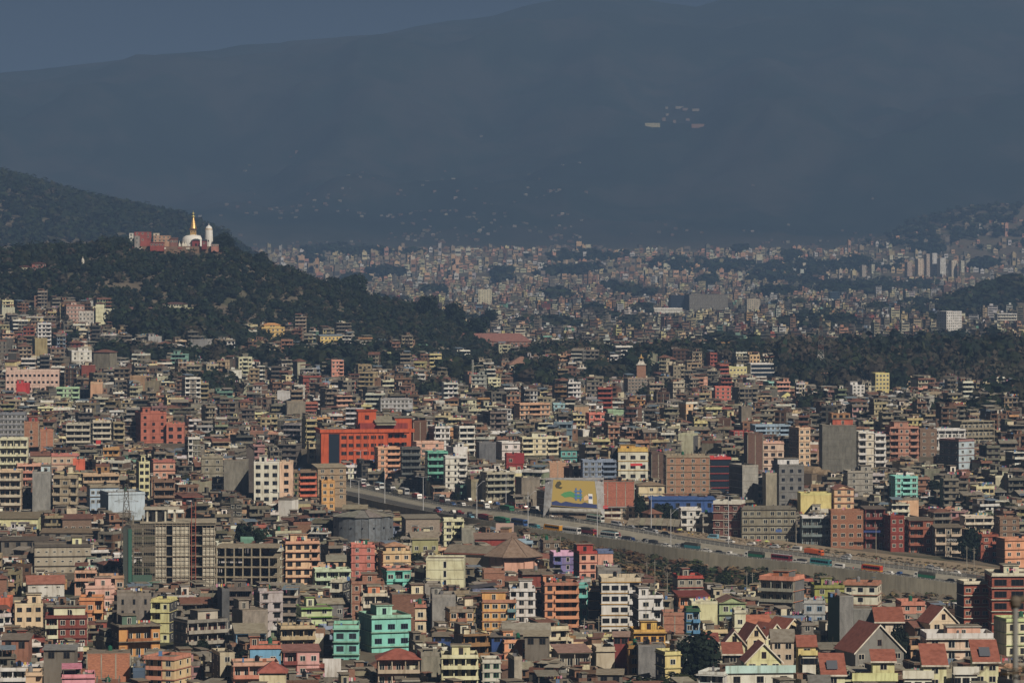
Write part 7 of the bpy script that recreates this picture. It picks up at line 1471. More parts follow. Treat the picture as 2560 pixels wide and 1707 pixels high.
# ---------------------------------------------------------------- tree labels, tanks, washing
def near_phrase(u, v, used, desc):
    L = sorted(LANDM, key=lambda q: abs((q['u0'] + q['u1']) / 2 - u) + 1.5 * abs((q['vt'] + q['vb']) / 2 - v))
    for q in L[:8]:
        qc = ((q['u0'] + q['u1']) / 2, (q['vt'] + q['vb']) / 2); t = f"{desc} {REL((u, v), qc)} {q['short']}"
        if t not in used: used[t] = 1; return t
    t = f"{desc} between {L[0]['short']} and {L[1]['short']}"; used[t] = 1; return t
CW = ['dark green', 'green', 'grey-green', 'very dark green', 'olive', 'mossy green', 'deep green', 'brown', 'rust-brown', 'dull brown']
for t, u, v, s, c, has, hpx in TREES:
    if not has: t['label'] = near_phrase(u, v, labels, f"{'tall' if hpx / s > 14 else 'low' if hpx / s < 6 else 'rounded'} {CW[c]} tree")
def tank_mesh(col):
    g = Geo(); V, F = lathe([(.62, .45), (.66, .5), (.66, .85), (.62, .9), (.66, .95), (.66, 1.3), (.62, 1.35), (.64, 1.4), (.62, 1.75), (.3, 1.98), (.22, 2.0), (.2, 2.08)], 12); g.poly(V, F, col, 'gloss'); return g.mesh('barrel')
def stand_mesh():
    g = Geo()
    for x in (-.5, .5):
        for y in (-.5, .5): g.box(x - .05, x + .05, y - .05, y + .05, 0, .42, CONC, 'plain')
    g.box(-.65, .65, -.65, .65, .4, .46, CONC, 'plain'); return g.mesh('stand')
TKM = {'black': tank_mesh((.012, .012, .014)), 'green': tank_mesh((.02, .12, .07)), 'grey': tank_mesh((.22, .22, .22))}; STANDM = stand_mesh()
def tank(kind, x, y, z, label):
    t = thing('water_tank', label, 'water tank', (x, y, z), 0, 'rooftop water tanks'); link('barrel', TKM[kind], t); link('stand', STANDM, t)
short_ = lambda l: ' '.join(l.split()[:9])
for p in hand:
    if p['kind'] == 'h' and p['s'] > 5.4 and p['obj'] is not None and p['obj'].name.startswith(('town_house', 'villa', 'apartment')) and random.random() < .7:
        o = p['obj']; k = random.choice(['black'] * 5 + ['green', 'grey']); z = CAMZ - (p['vt'] - YH) / p['s'] - .7
        if any(c.name.startswith(('roof', 'gable')) and not c.name.startswith('roof_col') for c in o.children): continue
        x = p['X'] + random.uniform(-.3, .3) * p['r']; tank(k, x, p['Y'] + random.uniform(-.1, .5) * p['r'], z, f"{k} water tank on roof of {p['short'] or 'the ' + ' '.join(o['label'].replace('the ', '').split()[:9])}")
for o, lp, p in TANKS:
    k = random.choice(['black'] * 5 + ['green', 'grey']); M4 = o.matrix_world; a = o.rotation_euler.z; x = o.location.x + lp[0] * math.cos(a) - lp[1] * math.sin(a); y = o.location.y + lp[0] * math.sin(a) + lp[1] * math.cos(a)
    L = (f"{k} tank on {o['label']}").split(); tank(k, x, y, o.location.z + lp[2], ' '.join(L[:16]))
wash = Geo(); clut = Geo(); CL = [(.6, .1, .1), (.7, .7, .68), (.7, .7, .68), (.12, .2, .45), (.6, .3, .4), (.7, .5, .15), (.1, .3, .3), (.65, .6, .5), (.35, .1, .2)]
for p in ALL:
    if p.get('kind') == 'x' or p['s'] < 3.0 or p['dv'] < 0: continue
    if p['h'] and (p['obj'] is None or p['short'] == 'the orange-red office block' or not p['obj'].name.startswith(('town_house', 'apartment_b', 'villa', 'shop_b', 'office_b'))): continue
    z = (CAMZ - (p['vt'] - YH) / p['s']); r = p['r'] * .62
    nroof = 3 if p['s'] > 5 else 2
    if p['h'] and any(c.name.startswith('roof') and not c.name.startswith('roof_col') for c in (p['obj'].children if p['obj'] else [])): continue
    if random.random() < .32:
        y = p['Y'] + random.uniform(-.5, .2) * r; x0 = p['X'] + random.uniform(-1, .1) * r; n = random.randint(3, 7)
        for i in range(n):
            c = random.choice(CL); x = x0 + i * .75; w = random.uniform(.35, .65); h = random.uniform(.5, 1.1); wash.box(x, x + w, y, y + .03, z + .95 - h, z + .95, c, 'plain')
    for _ in range(random.randint(1, 4) * nroof // 2):
        x = p['X'] + random.uniform(-1, 1) * r; y = p['Y'] + random.uniform(-1, 1) * r; q = random.random()
        if q < .45: clut.box(x, x + .07, y, y + .07, z - .8, z + random.uniform(.8, 2.4), (.08, .07, .06), 'plain')
        elif q < .8: w = random.uniform(.3, 1.1); clut.box(x, x + w, y, y + w, z - .8, z + random.uniform(-.2, .7), random.choice([(.3, .12, .07), (.1, .15, .07), (.4, .38, .33), (.15, .15, .16), (.02, .02, .02), (.1, .2, .4)]), 'plain')
        else: clut.box(x, x + 1.3, y, y + 1.6, z + .9, z + 1.0, random.choice([CONC, RUST, (.1, .14, .2)]), 'sheet')
tag(wash.obj('washing'), 'washing of every colour hung out on the roof terraces', kind='stuff'); tag(clut.obj('rooftop_clutter'), 'pots, poles, solar panels and odds and ends on the roofs', kind='stuff')

# ---------------------------------------------------------------- vehicles
def prism(g, prof, y0, y1, col, mat='gloss'):
    n = len(prof); V = [(x, y0, z) for x, z in prof] + [(x, y1, z) for x, z in prof]; F = [tuple(range(n)), tuple(range(n, 2 * n))[::-1]] + [(i, n + i, n + (i + 1) % n, (i + 1) % n) for i in range(n)]; g.poly(V, F, col, mat)
def wheel_mesh(r, w):
    g = Geo(); V, F = tube((0, -w / 2, 0), (0, w / 2, 0), r, n=12); g.poly(V, F, (.012, .012, .012), 'plain'); V, F = tube((0, -w / 2 - .02, 0), (0, w / 2 + .02, 0), r * .5, n=8); g.poly(V, F, (.3, .3, .3), 'plain'); return g.mesh('wheel')
WH_ = {r: wheel_mesh(r, .24 if r < .4 else .34) for r in (.32, .38, .5)}
VM = {}
BLK = (.012, .014, .018)
def vparts(kind, c, c2=None):
    key = (kind, c, c2)
    if key in VM: return VM[key]
    P = []; B_ = Geo(); W_ = Geo(); c2 = c2 or c
    if kind in ('car', 'suv'):
        k = 1.0 if kind == 'car' else 1.18
        prism(B_, [(-2.1, .32), (-2.15, .8 * k), (-1.7, .95 * k), (1.0, .94 * k), (1.95, .8 * k), (2.15, .55), (2.1, .3)], -.84, .84, c)
        prism(B_, [(-1.9 if kind == 'suv' else -1.55, .94 * k), (-1.35, 1.44 * k), (.25, 1.46 * k), (.95, .94 * k)], -.74, .74, c)
        prism(W_, [(-1.45 if kind == 'car' else -1.7, 1.0 * k), (-1.25, 1.38 * k), (.2, 1.4 * k), (.75, 1.0 * k)], -.77, .77, BLK, 'glass'); prism(W_, [(.35, 1.4 * k), (.98, .96 * k), (.9, .96 * k), (.27, 1.4 * k)], -.66, .66, BLK, 'glass')
        P = [('body', B_), ('windows', W_)]; wh = [(-1.3, .32), (1.35, .32)]; yw = .78; lx, lz, ly = 2.1, .68, .6
    elif kind == 'van':
        prism(B_, [(-2.3, .35), (-2.35, 1.9), (-2.2, 2.0), (1.3, 2.0), (1.95, 1.2), (2.3, 1.05), (2.35, .4)], -.85, .85, c)
        prism(W_, [(-2.1, 1.15), (-2.1, 1.75), (1.2, 1.75), (1.65, 1.15)], -.875, .875, BLK, 'glass'); prism(W_, [(1.4, 1.9), (2.0, 1.22), (1.92, 1.22), (1.32, 1.9)], -.74, .74, BLK, 'glass')
        P = [('body', B_), ('windows', W_)]; wh = [(-1.5, .32), (1.5, .32)]; yw = .78; lx, lz, ly = 2.33, .8, .65
    elif kind == 'bus':
        prism(B_, [(-4.7, .45), (-4.75, 2.9), (-4.5, 3.1), (4.4, 3.1), (4.75, 2.8), (4.85, 1.6), (4.8, .45)], -1.2, 1.2, c)
        S = Geo(); S.box(-4.72, 4.82, -1.22, 1.22, .75, 1.15, c2, 'gloss'); S.box(-4.5, 4.3, -1.0, 1.0, 3.1, 3.25, c2 if c2 != c else (.5, .5, .5), 'gloss')
        for i in range(7): W_.box(-4.3 + i * 1.2, -3.2 + i * 1.2, -1.23, 1.23, 1.65, 2.6, BLK, 'glass')
        prism(W_, [(4.5, 2.85), (4.79, 2.75), (4.9, 1.6), (4.6, 1.6)], -1.1, 1.1, BLK, 'glass')
        P = [('body', B_), ('stripe', S), ('windows', W_)]; wh = [(-3.0, .5), (3.0, .5)]; yw = 1.12; lx, lz, ly = 4.83, .85, .9
    elif kind in ('truck', 'tarp', 'pickup', 'minitruck'):
        L = {'truck': 4.6, 'tarp': 4.6, 'pickup': 2.5, 'minitruck': 2.9}[kind]; big = kind in ('truck', 'tarp'); w = 1.2 if big else .85; hc = 2.7 if big else 1.75
        prism(B_, [(L - 1.9, .5), (L - 1.9, hc), (L - .5, hc), (L - .05, hc * .6), (L, .5)], -w, w, c); CG = Geo()
        prism(W_, [(L - .52, hc * .96), (L - .02, hc * .62), (L - .1, hc * .62), (L - .6, hc * .96)], -w * .85, w * .85, BLK, 'glass'); prism(W_, [(L - 1.6, hc * .62), (L - 1.6, hc * .9), (L - .7, hc * .9), (L - .35, hc * .62)], -w - .02, w + .02, BLK, 'glass')
        zt = {'truck': 2.4, 'tarp': 3.3, 'pickup': 1.1, 'minitruck': 1.9}[kind]; zb = .95 if big else .6
        CG.box(-L, L - 2.0, -w, w, zb, zt if kind == 'pickup' else min(zt, 2.2 if big else 1.2), c2, 'gloss')
        for i in range(int(2 * L / 1.1)): CG.box(-L + i * 1.1, -L + i * 1.1 + .1, -w - .05, w + .05, zb, min(zt, 2.2 if big else 1.1), tuple(x * .7 for x in c2), 'gloss')
        if kind == 'tarp': T = Geo(); prism(T, [(-L - .05, 2.2), (-L, 3.1), (-L + 1.5, 3.35), (0, 3.2), (L - 2.6, 3.4), (L - 1.95, 3.1), (L - 1.95, 2.2)], -w - .04, w + .04, (.07, .065, .055), 'plain'); P = [('tarpaulin', T)]
        if kind == 'truck': T = Geo(); prism(T, [(-L, 2.2), (-L, 2.7), (-1, 2.9), (L - 2, 2.6), (L - 2, 2.2)], -w, w, c2, 'plain'); P = [('load_cover', T)]
        if kind == 'minitruck': T = Geo(); prism(T, [(-L, 1.2), (-L, 1.9), (-.5, 2.1), (L - 2, 1.9), (L - 2, 1.2)], -w, w, (.05, .05, .055), 'plain'); P = [('tarpaulin', T)]
        B_.box(-L, L - .2, -w * .5, w * .5, .45, zb, (.03, .03, .03), 'plain'); P = [('cab', B_), ('windows', W_), ('cargo_bed', CG)] + P
        r = .5 if big else .38; wh = [(-L + 1.3, r), (L - 1.0, r)] + ([(-L + 2.4, r)] if big else []); yw = w - .15; lx, lz, ly = L, .8, w * .75
    LM = Geo(); LM.box(lx - .02, lx + .04, -.14, .14, -.1, .1, (.75, .74, .68), 'gloss')
    VM[key] = ([(n, g.mesh(n)) for n, g in P], wh, yw, (lx, lz, ly), LM.mesh('headlight')); return VM[key]
COLN = {'white': (.72, .71, .68), 'black': (.015, .015, .018), 'grey': (.25, .26, .27), 'silver': (.45, .46, .47), 'red': (.48, .04, .03), 'orange': (.62, .13, .04), 'yellow': (.62, .30, .03), 'blue': (.05, .12, .32), 'green': (.03, .16, .09), 'teal': (.06, .24, .28), 'maroon': (.22, .03, .04), 'cream': (.62, .55, .4), 'dark blue': (.02, .04, .12), 'light blue': (.2, .42, .55), 'brown': (.16, .1, .06), 'dark grey': (.05, .05, .055)}
def place(u, road, lat):
    i = float(np.interp(u, us, np.arange(len(us)))); A, N, T_ = (EP, EN, ET) if road == 'n' else (UP, UN, UT); k = int(min(i, len(us) - 2)); f = i - k
    p = A[k] * (1 - f) + A[k + 1] * f; p = p.copy(); p[:2] += N[k] * lat
    slope = (A[k + 1][2] - A[k][2]) / np.linalg.norm((A[k + 1] - A[k])[:2]); return p, math.atan2(T_[k][1], T_[k][0]), slope
def vehicle(kind, u, road, lat, cn, label, c2=None, d=1, yaw=0, zoff=.0):
    p, a, sl = place(u, road, lat); c = COLN[cn]; parts, wh, yw, (lx, lz, ly), lm = vparts(kind, c, COLN[c2] if c2 else None)
    if road == 'v': pass
    if road == 'n' or abs(lat) < 5.6: z = p[2] + .02
    else: z = tz(p[0], p[1]) + .12
    nm = {'car': 'car', 'suv': 'car', 'van': 'van', 'bus': 'bus', 'truck': 'truck', 'tarp': 'truck', 'pickup': 'pickup_truck', 'minitruck': 'small_truck'}[kind]
    t = thing(nm, label, nm.replace('_', ' '), (p[0], p[1], z)); t.rotation_euler = (0, -math.atan(sl) * (1 if d > 0 else -1) if (road == 'n' or abs(lat) < 5.6) else 0, a + (0 if d > 0 else math.pi) + yaw)
    if kind in ('bus', 'truck', 'tarp'): t.scale = (.9, .92, .92)
    for n, me in parts: link(n, me, t)
    for x, r in wh:
        for y in (-yw, yw): link('wheel', WH_[r], t, (x, y, r))
    for y in (-ly, ly): link('headlight', lm, t, (lx, y, lz))
for a in [
    ('bus', 1370, 'n', 3.2, 'yellow', 'orange-yellow bus in the queue, left of the white bus', None, -1), ('bus', 1418, 'n', 2.6, 'white', 'white bus in the near queue directly right of the orange-yellow bus', None, 1), ('tarp', 1440, 'n', 7.2, 'maroon', 'long red and white truck half hidden behind the white bus', 'maroon', 1),
    ('tarp', 1500, 'n', 7.0, 'maroon', 'dark red truck behind the small white bus by the tall lamp pole', 'maroon', 1), ('bus', 1512, 'n', 2.8, 'white', 'small white bus beside the tall lamp pole on the wall side', 'teal', 1), ('car', 1541, 'n', 2.9, 'white', 'white car just ahead of the small white bus', None, 1), ('minitruck', 1560, 'n', 2.8, 'dark blue', 'dark blue covered small truck on the wall side', None, 1),
    ('car', 1590, 'n', 6.6, 'dark grey', 'dark car in the far lane of the near carriageway above the leafless tree', None, 1), ('minitruck', 1617, 'n', 2.8, 'white', 'small white truck with dark tarpaulin facing left', 'dark grey', -1), ('car', 1655, 'n', 2.7, 'white', 'white car left of the lamp pole above the scrub', None, 1), ('car', 1672, 'n', 6.5, 'silver', 'silver car partly behind the white car near the lamp pole', None, 1),
    ('tarp', 1714, 'n', 3.4, 'dark grey', 'teal-sided covered truck on the wall side', 'teal', -1), ('car', 1758, 'n', 2.8, 'white', 'white hatchback between the teal truck and a black car', None, 1), ('car', 1791, 'n', 2.8, 'black', 'black car between the white hatchback and white pickup', None, 1), ('pickup', 1823, 'n', 2.8, 'white', 'white pickup left of the green cargo truck', None, -1),
    ('tarp', 1875, 'n', 3.6, 'white', 'green cargo truck with brown tarpaulin and white cab', 'green', -1), ('bus', 1944, 'n', 3.2, 'maroon', 'dark red bus in the near carriageway right of the green cargo truck', 'maroon', 1), ('minitruck', 1990, 'n', 3.0, 'white', 'white small truck with black tarpaulin right of the dark red bus', None, -1), ('bus', 2043, 'n', 3.0, 'teal', 'blue and green bus right of the tarpaulin small truck', 'green', 1),
    ('van', 2088, 'n', 3.0, 'white', 'white minivan right behind the blue and green bus', None, -1), ('bus', 2168, 'n', 3.6, 'red', 'bright red bus with yellow stripe on the near carriageway', 'yellow', -1), ('car', 2212, 'n', 3.0, 'white', 'white taxi right of the bright red bus', None, -1), ('pickup', 2247, 'n', 3.2, 'blue', 'blue pickup between the white taxi and the dark green truck', 'dark grey', -1),
    ('tarp', 2302, 'n', 3.4, 'white', 'dark green truck with white cab near the right end of the wall', 'green', -1), ('suv', 2366, 'n', 3.0, 'black', 'black car next to the brick office at the wall end', None, -1),
    ('bus', 1282, 'n', 3.4, 'blue', 'deep blue covered bus in the lower queue above the notice board', 'dark blue', 1), ('truck', 1240, 'n', 3.2, 'green', 'dark green truck left of the deep blue bus', 'green', 1), ('truck', 1198, 'n', 3.2, 'brown', 'rust-red truck left of the dark green queue truck', 'maroon', 1), ('car', 1160, 'n', 3.2, 'light blue', 'pale blue car on the near road beside the lemon house', None, 1), ('minitruck', 1322, 'n', 3.0, 'teal', 'faded blue small truck before the orange-yellow bus', 'teal', 1),
    ('truck', 1280, 'u', -2.5, 'green', 'muddy green truck on the upper carriageway near the red advertising board', 'green', 1), ('tarp', 1219, 'u', -2.2, 'white', 'truck with white cab and red-yellow painted side', 'yellow', 1), ('tarp', 1124, 'u', -2.2, 'dark grey', 'long truck with dark tarpaulin and red side', 'red', 1), ('truck', 1054, 'u', -2.2, 'white', 'red truck with a white cab in the left queue', 'red', 1), ('truck', 1006, 'u', -2.4, 'grey', 'pale grey container truck with yellow cab area', 'cream', -1),
    ('bus', 893, 'u', 2.0, 'white', 'leftmost white bus where the road bends away', None, 1), ('bus', 938, 'u', 2.0, 'white', 'second white bus on the far left bend', 'light blue', 1), ('tarp', 968, 'u', 1.6, 'dark grey', 'dark covered truck between buses on the bend', 'dark grey', 1), ('bus', 1000, 'u', 2.0, 'silver', 'silver-white bus right of the dark covered truck', None, 1), ('van', 1030, 'u', 2.2, 'white', 'white van in the jam below the green-teal building', None, 1), ('car', 1048, 'u', 1.8, 'maroon', 'dark red car squeezed behind the white van', None, 1), ('bus', 1086, 'u', 2.2, 'white', 'white long-distance bus below the white staircase house', 'grey', 1),
    ('bus', 1478, 'u', 2.4, 'white', 'white bus with green roof passing the roadside shop', 'green', 1), ('car', 1572, 'u', 1.0, 'grey', 'grey car alone on the far carriageway before the market roof', None, -1), ('truck', 2030, 'u', 1.5, 'orange', 'long bright orange truck on the far carriageway', 'orange', 1), ('car', 2107, 'u', 1.8, 'silver', 'silver car behind the guard rail right of the orange truck', None, 1),
    ('suv', 2316, 'u', 4.0, 'silver', 'silver car by the dirt verge near the right end', None, 1), ('car', 2338, 'u', 2.0, 'white', 'white car just right of the silver one at the road edge', None, 1), ('car', 2394, 'u', -1.8, 'white', 'white car entering at the far right end of the road', None, -1),
    ('van', 1735, 'u', 13, 'light blue', 'light blue van parked by the white canopy shop house', None, -1, .2), ('van', 1766, 'u', 12, 'white', 'white van parked right of the light blue van', None, -1, .1), ('car', 1797, 'u', 7.5, 'white', 'white car on verge in front of the red and white corner building', None, 1), ('car', 1842, 'u', 10, 'white', 'white car parked left end of the long grey market building', None, -1, .1),
    ('suv', 1905, 'u', 9.5, 'silver', 'silver-white car parked on sand before the grey market building', None, -1, .1), ('van', 1962, 'u', 9, 'white', 'white van parked on sand near the blue-grey shop building', None, -1), ('suv', 2087, 'u', 9, 'silver', 'silver car parked on dirt right of the orange truck', None, -1, .1)]:
    vehicle(*a[:6], c2=a[6] if len(a) > 6 else None, d=a[7] if len(a) > 7 else 1, yaw=a[8] if len(a) > 8 else 0)
rt = random.Random(3); _occ = []
for _ in range(400):
    if len(_occ) > 44: break
    rd, lat, d_ = rt.choice([('n', 3.0, 1), ('n', 7.4, 1), ('u', -2.3, 1), ('u', 1.9, 1), ('u', 12.5, -1)]); u = rt.uniform(1030, 2400) if rd == 'n' else rt.uniform(890, 1700)
    if lat > 10 and u > 1300: continue
    p, a, sl = place(u, rd, lat)
    if any((o.location.x - p[0]) ** 2 + (o.location.y - p[1]) ** 2 < (9.5 if o.name[:3] in ('bus', 'tru') else 6.2) ** 2 for o in SC.objects if o.parent is None and o.get('category') in ('car', 'bus', 'truck', 'van', 'pickup truck', 'small truck')): continue
    k_ = rt.choice(['car', 'car', 'car', 'suv', 'van', 'pickup', 'minitruck']); cn = rt.choice(['white', 'white', 'silver', 'dark grey', 'black', 'maroon', 'blue', 'grey', 'cream']); _occ.append(u)
    where = {3.0: 'on the wall-side lane', 7.4: 'in the inner lane', -2.3: 'on the upper road', 1.9: 'on the far lane', 12.5: 'on the dusty verge'}[lat]; nm = {'car': 'car', 'suv': 'tall car', 'van': 'minivan', 'pickup': 'pickup', 'minitruck': 'small covered truck'}[k_]
    vehicle(k_, u, rd, lat, cn, near_phrase(u, YH + (CAMZ - p[2]) * 10000 / p[1], labels, f"{cn} {nm} {where},"), d=rt.choice([1, -1]) if rd == 'n' else d_, yaw=rt.uniform(-.3, .3) if lat > 10 else 0)
# ---------------------------------------------------------------- street lamps and poles
def lamp(u, vt, vb, s, arm, label):
    X, Y, Z = P3(u, vb, s); g_ = tz(X, Y); H = (vb - vt) / s; t = thing('street_lamp', label, 'street lamp', (X, Y, Z), 0, 'tall street lamps along the road'); c = (.55, .56, .57)
    g = Geo(); V, F = tube((0, 0, min(0, g_ - Z) - .3), (0, 0, H), .17, .1, 8); g.poly(V, F, c, 'gloss'); g.obj('pole', t)
    for sg in ((-1, 1) if arm == 2 else ((1,) if arm == 1 else (-1,))):
        g = Geo(); V, F = tube((0, 0, H - 2.2 if arm == 1 else H - .1), (sg * 2.6, 0, H + .3), .07, n=6); g.poly(V, F, c, 'gloss'); g.obj('arm', t); g = Geo(); g.box(sg * 2.9 - .5, sg * 2.9 + .5, -.16, .16, H + .22, H + .38, (.6, .6, .6), 'gloss'); g.obj('lamp_head', t)
for a in [(876, 1165, 1214, 5.3, 1, 'leftmost road lamp with a raised slanting arm'), (901, 1126, 1198, 5.15, 2, 'lamp pole rising before the orange-red office block'), (962, 1177, 1262, 5.6, 1, 'lamp with slanting arm right of the bend buses'), (988, 1147, 1208, 5.2, 2, 'lamp behind the peach shop house corner'), (897, 1201, 1275, 5.7, 2, 'lamp pole above the grey drum-shaped hall'),
          (1058, 1192, 1271, 5.75, 2, 'lamp between the red truck and the dirt market'), (1078, 1153, 1225, 5.3, 2, 'lamp in front of the green-teal building'), (1175, 1168, 1256, 5.55, 2, 'lamp left of the curved grey corner building'), (1192, 1204, 1300, 5.88, 1, 'lamp with arm standing over the lower truck queue'), (1265, 1183, 1256, 5.7, 2, 'lamp in front of the curved grey corner building'),
          (1320, 1229, 1323, 6.0, 1, 'lamp with arm left of the yellow billboard'), (1378, 1213, 1286, 5.88, 2, 'lamp at the left edge of the yellow billboard'), (1493, 1237, 1347, 6.1, 1, 'lamp on the wall edge in front of the small white bus'), (1499, 1195, 1255, 5.85, 2, 'lamp head rising over the red brick framed building'), (1628, 1237, 1332, 6.0, 2, 'lamp in front of the market roof'),
          (1677, 1272, 1371, 6.2, 1, 'lamp on the wall edge left of the teal-sided truck'), (1821, 1240, 1356, 6.1, 2, 'lamp in front of the red and white corner building'), (697, 1230, 1290, 5.9, 2, 'lamp pole among brick houses left of the highway')]: lamp(*a)
def upole(u, vt, vb, s, label, arms=True):
    X, Y, Z = P3(u, vb, s); H = (vb - vt) / s; t = thing('utility_pole', label, 'utility pole', (X, Y, Z)); g = Geo(); V, F = tube((0, 0, min(0, tz(X, Y) - Z) - .4), (0, 0, H), .16, .1, 7); g.poly(V, F, CONCL, 'conc'); g.obj('pole', t)
    if arms: g = Geo(); g.box(-.9, .9, -.06, .06, H - .8, H - .68, CONC, 'plain'); g.box(-.7, .7, -.06, .06, H - 1.5, H - 1.4, CONC, 'plain'); g.obj('crossarm', t)
for a in [(2417, 1364, 1428, 6.28, 'concrete utility pole left of a pair near the apricot house'), (2435, 1368, 1424, 6.25, 'right-hand concrete utility pole near the apricot house'), (1990, 1288, 1358, 6.04, 'leaning concrete pole before the grey market building'), (2190, 1312, 1374, 6.1, 'thin pole before the dark red stepped building'), (1809, 1278, 1342, 6.0, 'pole at corner of the red and white building'),
          (1617, 1403, 1450, 6.9, 'slim pole on the scrub slope, left one'), (1637, 1399, 1470, 7.0, 'taller slim pole on the scrub slope'), (1668, 1428, 1486, 7.2, 'slim pole behind the stepped white house'), (1867, 1426, 1482, 6.9, 'slim pole in the scrub above the sage green house'), (1881, 1430, 1480, 6.95, 'slim pole left of the orange terrace house'), (1461, 1545, 1592, 8.2, 'pole beside the orange-tan house lane'), (1497, 1540, 1600, 8.3, 'lamp-topped pole before the modern white villa')]: upole(*a)
# ---------------------------------------------------------------- people
def person_mesh(pose):
    me = bpy.data.meshes.new('person'); st = .16 if pose else .06
    V = [(0, 0, .95), (0, 0, 1.15), (0, 0, 1.38), (0, 0, 1.50), (0, 0, 1.60), (0, 0, 1.72), (-.1, 0, .90), (-.11, -st, .5), (-.12, -st * .6, .09), (-.12, -st * .6 - .14, .04), (.1, 0, .90), (.11, st, .5), (.12, st * 1.1, .09), (.12, st * 1.1 - .14, .04), (-.19, 0, 1.38), (-.25, st * .5, 1.12), (-.26, st * .2 - .08, .86), (.19, 0, 1.38), (.25, -st * .5, 1.12), (.26, -st - .04, .88)]
    E_ = [(0, 1), (1, 2), (2, 3), (3, 4), (4, 5), (0, 6), (6, 7), (7, 8), (8, 9), (0, 10), (10, 11), (11, 12), (12, 13), (2, 14), (14, 15), (15, 16), (2, 17), (17, 18), (18, 19)]
    rad = [.15, .13, .16, .06, .095, .08, .11, .075, .05, .04, .11, .075, .05, .04, .07, .048, .04, .07, .048, .04]
    me.from_pydata(V, E_, []); o = bpy.data.objects.new('person_tmp', me); COLL.objects.link(o); m = o.modifiers.new('s', 'SKIN'); o.modifiers.new('u', 'SUBSURF').levels = 1
    if not me.skin_vertices: me.attributes
    for i, sv in enumerate(me.skin_vertices[0].data): sv.radius = (rad[i], rad[i] * .8); sv.use_root = (i == 0)
    dg = bpy.context.evaluated_depsgraph_get(); r = bpy.data.meshes.new_from_object(o.evaluated_get(dg)); bpy.data.objects.remove(o); return r
PB = [person_mesh(0), person_mesh(1)]
def person(x, y, z, top, leg, label, rz):
    src = PB[random.randrange(2)]; me = src.copy(); me.materials.clear(); me.materials.append(M['plain'])
    if 'Col' in me.attributes: me.attributes.remove(me.attributes['Col'])
    a = me.attributes.new('Col', 'FLOAT_COLOR', 'CORNER'); co = [v.co for v in me.vertices]; data = []
    for l in me.loops:
        q = co[l.vertex_index]; c = leg if q.z < .93 else top
        if q.z > 1.47: c = (.25, .14, .09)
        if q.z > 1.62 or (q.z > 1.5 and q.y > .03): c = (.012, .01, .01)
        if abs(q.x) > .2 and q.z < 1.0: c = (.25, .14, .09)
        if q.z < .1: c = (.03, .02, .02)
        data += [*c, 1]
    a.data.foreach_set('color', data); t = thing('person', label, 'person', (x, y, z), rz, 'people by the road', me=me); return t
TOPS = [('red', (.5, .04, .04)), ('white', (.6, .6, .58)), ('dark blue', (.03, .05, .15)), ('black', (.02, .02, .02)), ('maroon', (.25, .03, .05)), ('grey', (.2, .2, .2)), ('yellow', (.6, .4, .05))]
k = 0; WHERE = [('u', 1600, 14, 'beside the market roof'), ('u', 1648, 13, 'in front of the red market stalls'), ('u', 1680, 12, 'at the right end of the market roof'), ('u', 1855, 10, 'on the sand by the grey market building'), ('u', 1878, 12, 'between two parked cars by the market building'), ('u', 1925, 8, 'walking on sand right of the silver-white car'), ('u', 1935, 11, 'crossing the sand before the market building'), ('u', 2160, 10, 'before the brown four-column building'), ('u', 2230, 9, 'on dirt by the vermilion building'), ('u', 2290, 8, 'on dirt below the brick-orange balcony house'), ('u', 1340, 12, 'near the left foot of the yellow billboard'), ('u', 1352, 9, 'standing left of the billboard among shoppers'), ('u', 1520, 11, 'before the roadside shop with sheet roof'), ('u', 1130, 11, 'on the bend verge below the staircase house'), ('u', 1160, 9, 'on the dusty verge near the lamp'), ('u', 1185, 12, 'walking the verge towards the billboard'),
    ('n', 1480, 1.0, 'on the wall edge left of the small white bus'), ('n', 1526, 1.0, 'on the wall edge before the white car'), ('n', 1572, 1.1, 'beside the railing near the dark blue small truck'), ('n', 1690, 1.0, 'by the railing left of the teal truck'), ('n', 1850, 1.0, 'on the wall edge near the green cargo truck'), ('n', 2130, 1.0, 'by the railing left of the bright red bus'), ('u', 1245, 10, 'in the crowd left of the red advertising board'), ('u', 1700, 9, 'walking past the white canopy shop house')]
for rd, u, lat, wh in WHERE:
    for j in range(2 if k < 14 else 1):
        p, a, sl = place(u + j * 7, rd, lat + j * .8); z = p[2] + .03 if (rd == 'n' or lat < 5.5) else tz(p[0], p[1]) + .13; tn, tc = TOPS[(k * 3 + j * 2) % 7]
        person(p[0], p[1], z, tc, random.choice([(.03, .03, .05), (.08, .06, .05), (.05, .07, .14)]), f"person in {tn} top {wh}", random.uniform(0, 6.28))
    k += 1
def parasol(u, rd, lat, col, label):
    p, a, sl = place(u, rd, lat); t = thing('parasol', label, 'parasol', (p[0], p[1], tz(p[0], p[1]) + .12)); g = Geo(); V, F = tube((0, 0, 0), (0, 0, 2.4), .04, n=6); g.poly(V, F, CONC, 'plain'); g.obj('pole', t)
    g = Geo(); V, F = lathe([(1.5, 2.0), (1.46, 2.08), (.7, 2.45), (.05, 2.6)], 8); g.poly(V, F, [col if i % 2 else tuple(x * .6 + .15 for x in col) for i in range(len(F))], 'plain'); g.obj('canopy', t)
for a in [(1661, 'u', 11, (.55, .5, .1), 'yellow and pale parasol in front of the market roof'), (1869, 'u', 14, (.5, .55, .15), 'lime parasol before the grey market building'), (1848, 'u', 13, (.6, .1, .1), 'red parasol left of the lime one')]: parasol(*a)
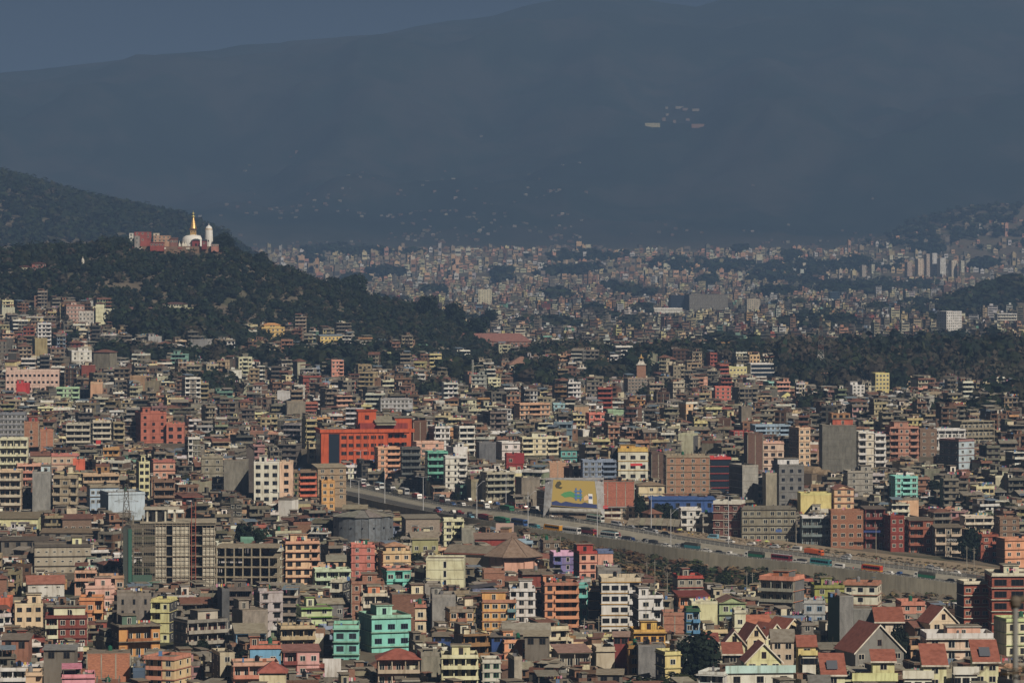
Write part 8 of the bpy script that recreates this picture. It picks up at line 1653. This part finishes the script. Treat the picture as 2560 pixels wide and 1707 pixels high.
def motorbike(u, lat, label, rz):
    p, a, sl = place(u, 'u', lat); t = thing('motorcycle', label, 'motorcycle', (p[0], p[1], tz(p[0], p[1]) + .12), rz, 'motorcycles parked on the dirt verge')
    g = Geo(); prism(g, [(-.7, .5), (-.6, .8), (-.1, .78), (.15, .95), (.5, .9), (.55, .6), (.1, .35), (-.3, .35)], -.14, .14, (.08, .02, .02)); g.obj('body', t)
    g = Geo(); g.box(-.75, .05, -.13, .13, .8, .9, BLK, 'plain'); g.obj('seat', t); g = Geo(); V, F = tube((.75, 0, .3), (.45, 0, 1.05), .04, n=5); g.poly(V, F, (.3, .3, .3), 'gloss'); g.box(.38, .46, -.35, .35, 1.02, 1.08, BLK, 'plain'); g.obj('handlebar', t)
    for x in (-.65, .75): o = link('wheel', WH_[.32], t, (x, 0, .3)); o.scale = (.95, .45, .95)
for i, (u, lat) in enumerate([(2172, 9), (2240, 10), (2248, 9), (2262, 10), (2275, 9), (2312, 10), (2320, 9), (2352, 11)]): motorbike(u, lat, 'parked motorcycle ' + ['before the brown four-column building', 'left of two below the vermilion building', 'right of two below the vermilion building', 'left of two under the brick-orange balcony house', 'right of two under the brick-orange balcony house', 'left of two by the black-signed shop house', 'near the black-signed shop house entrance', 'by the foot of the dark roadside tree'][i], random.uniform(.5, 2.5))
# ---------------------------------------------------------------- grey post close to the camera
D0 = 31.0; k = 10000 / D0; X = (2538 - 1280) / k; Zt = CAMZ - (1506 - YH) / k; gz = tz(X, D0); t = thing('metal_post', 'blurred grey metal post with clamp and twisted wire, close at the right edge', 'post', (X, D0, gz)); h = Zt - gz
g = Geo(); V, F = tube((0, 0, -.4), (0, 0, h), .024, .024, 16); g.poly(V, F, (.20, .205, .20), 'gloss'); g.obj('tube', t)
g = Geo(); V, F = lathe([(.024, h - .04), (.042, h - .02), (.046, h + .02), (.03, h + .05), (.0, h + .055)], 16); g.poly(V, F, (.10, .085, .07), 'plain'); V, F = tube((.02, 0, h + .01), (.12, .0, h + .06), .028, .02, 10); g.poly(V, F, (.09, .075, .06), 'plain'); g.obj('clamp', t)
for j, (z, r, tl) in enumerate([(h - .53, .045, .3), (h - .56, .06, -.25), (h - .5, .05, .1)]):
    g = Geo(); pts = [(r * 1.9 * math.cos(q * .5 + j), r * math.sin(q * .5 + j), z + tl * .08 * math.cos(q * .5)) for q in range(13)]
    for a, b in zip(pts, pts[1:]): V, F = tube(a, b, .006, n=6); g.poly(V, F, (.09, .07, .05), 'plain')
    g.obj('wire', t)
g = Geo(); pts = [(-.08 - q * .05, .0, h - .50 + .04 * math.sin(q) - q * .004) for q in range(6)]
for a, b in zip(pts, pts[1:]): V, F = tube(a, b, .007, n=6); g.poly(V, F, (.08, .06, .05), 'plain')
g.obj('wire', t)
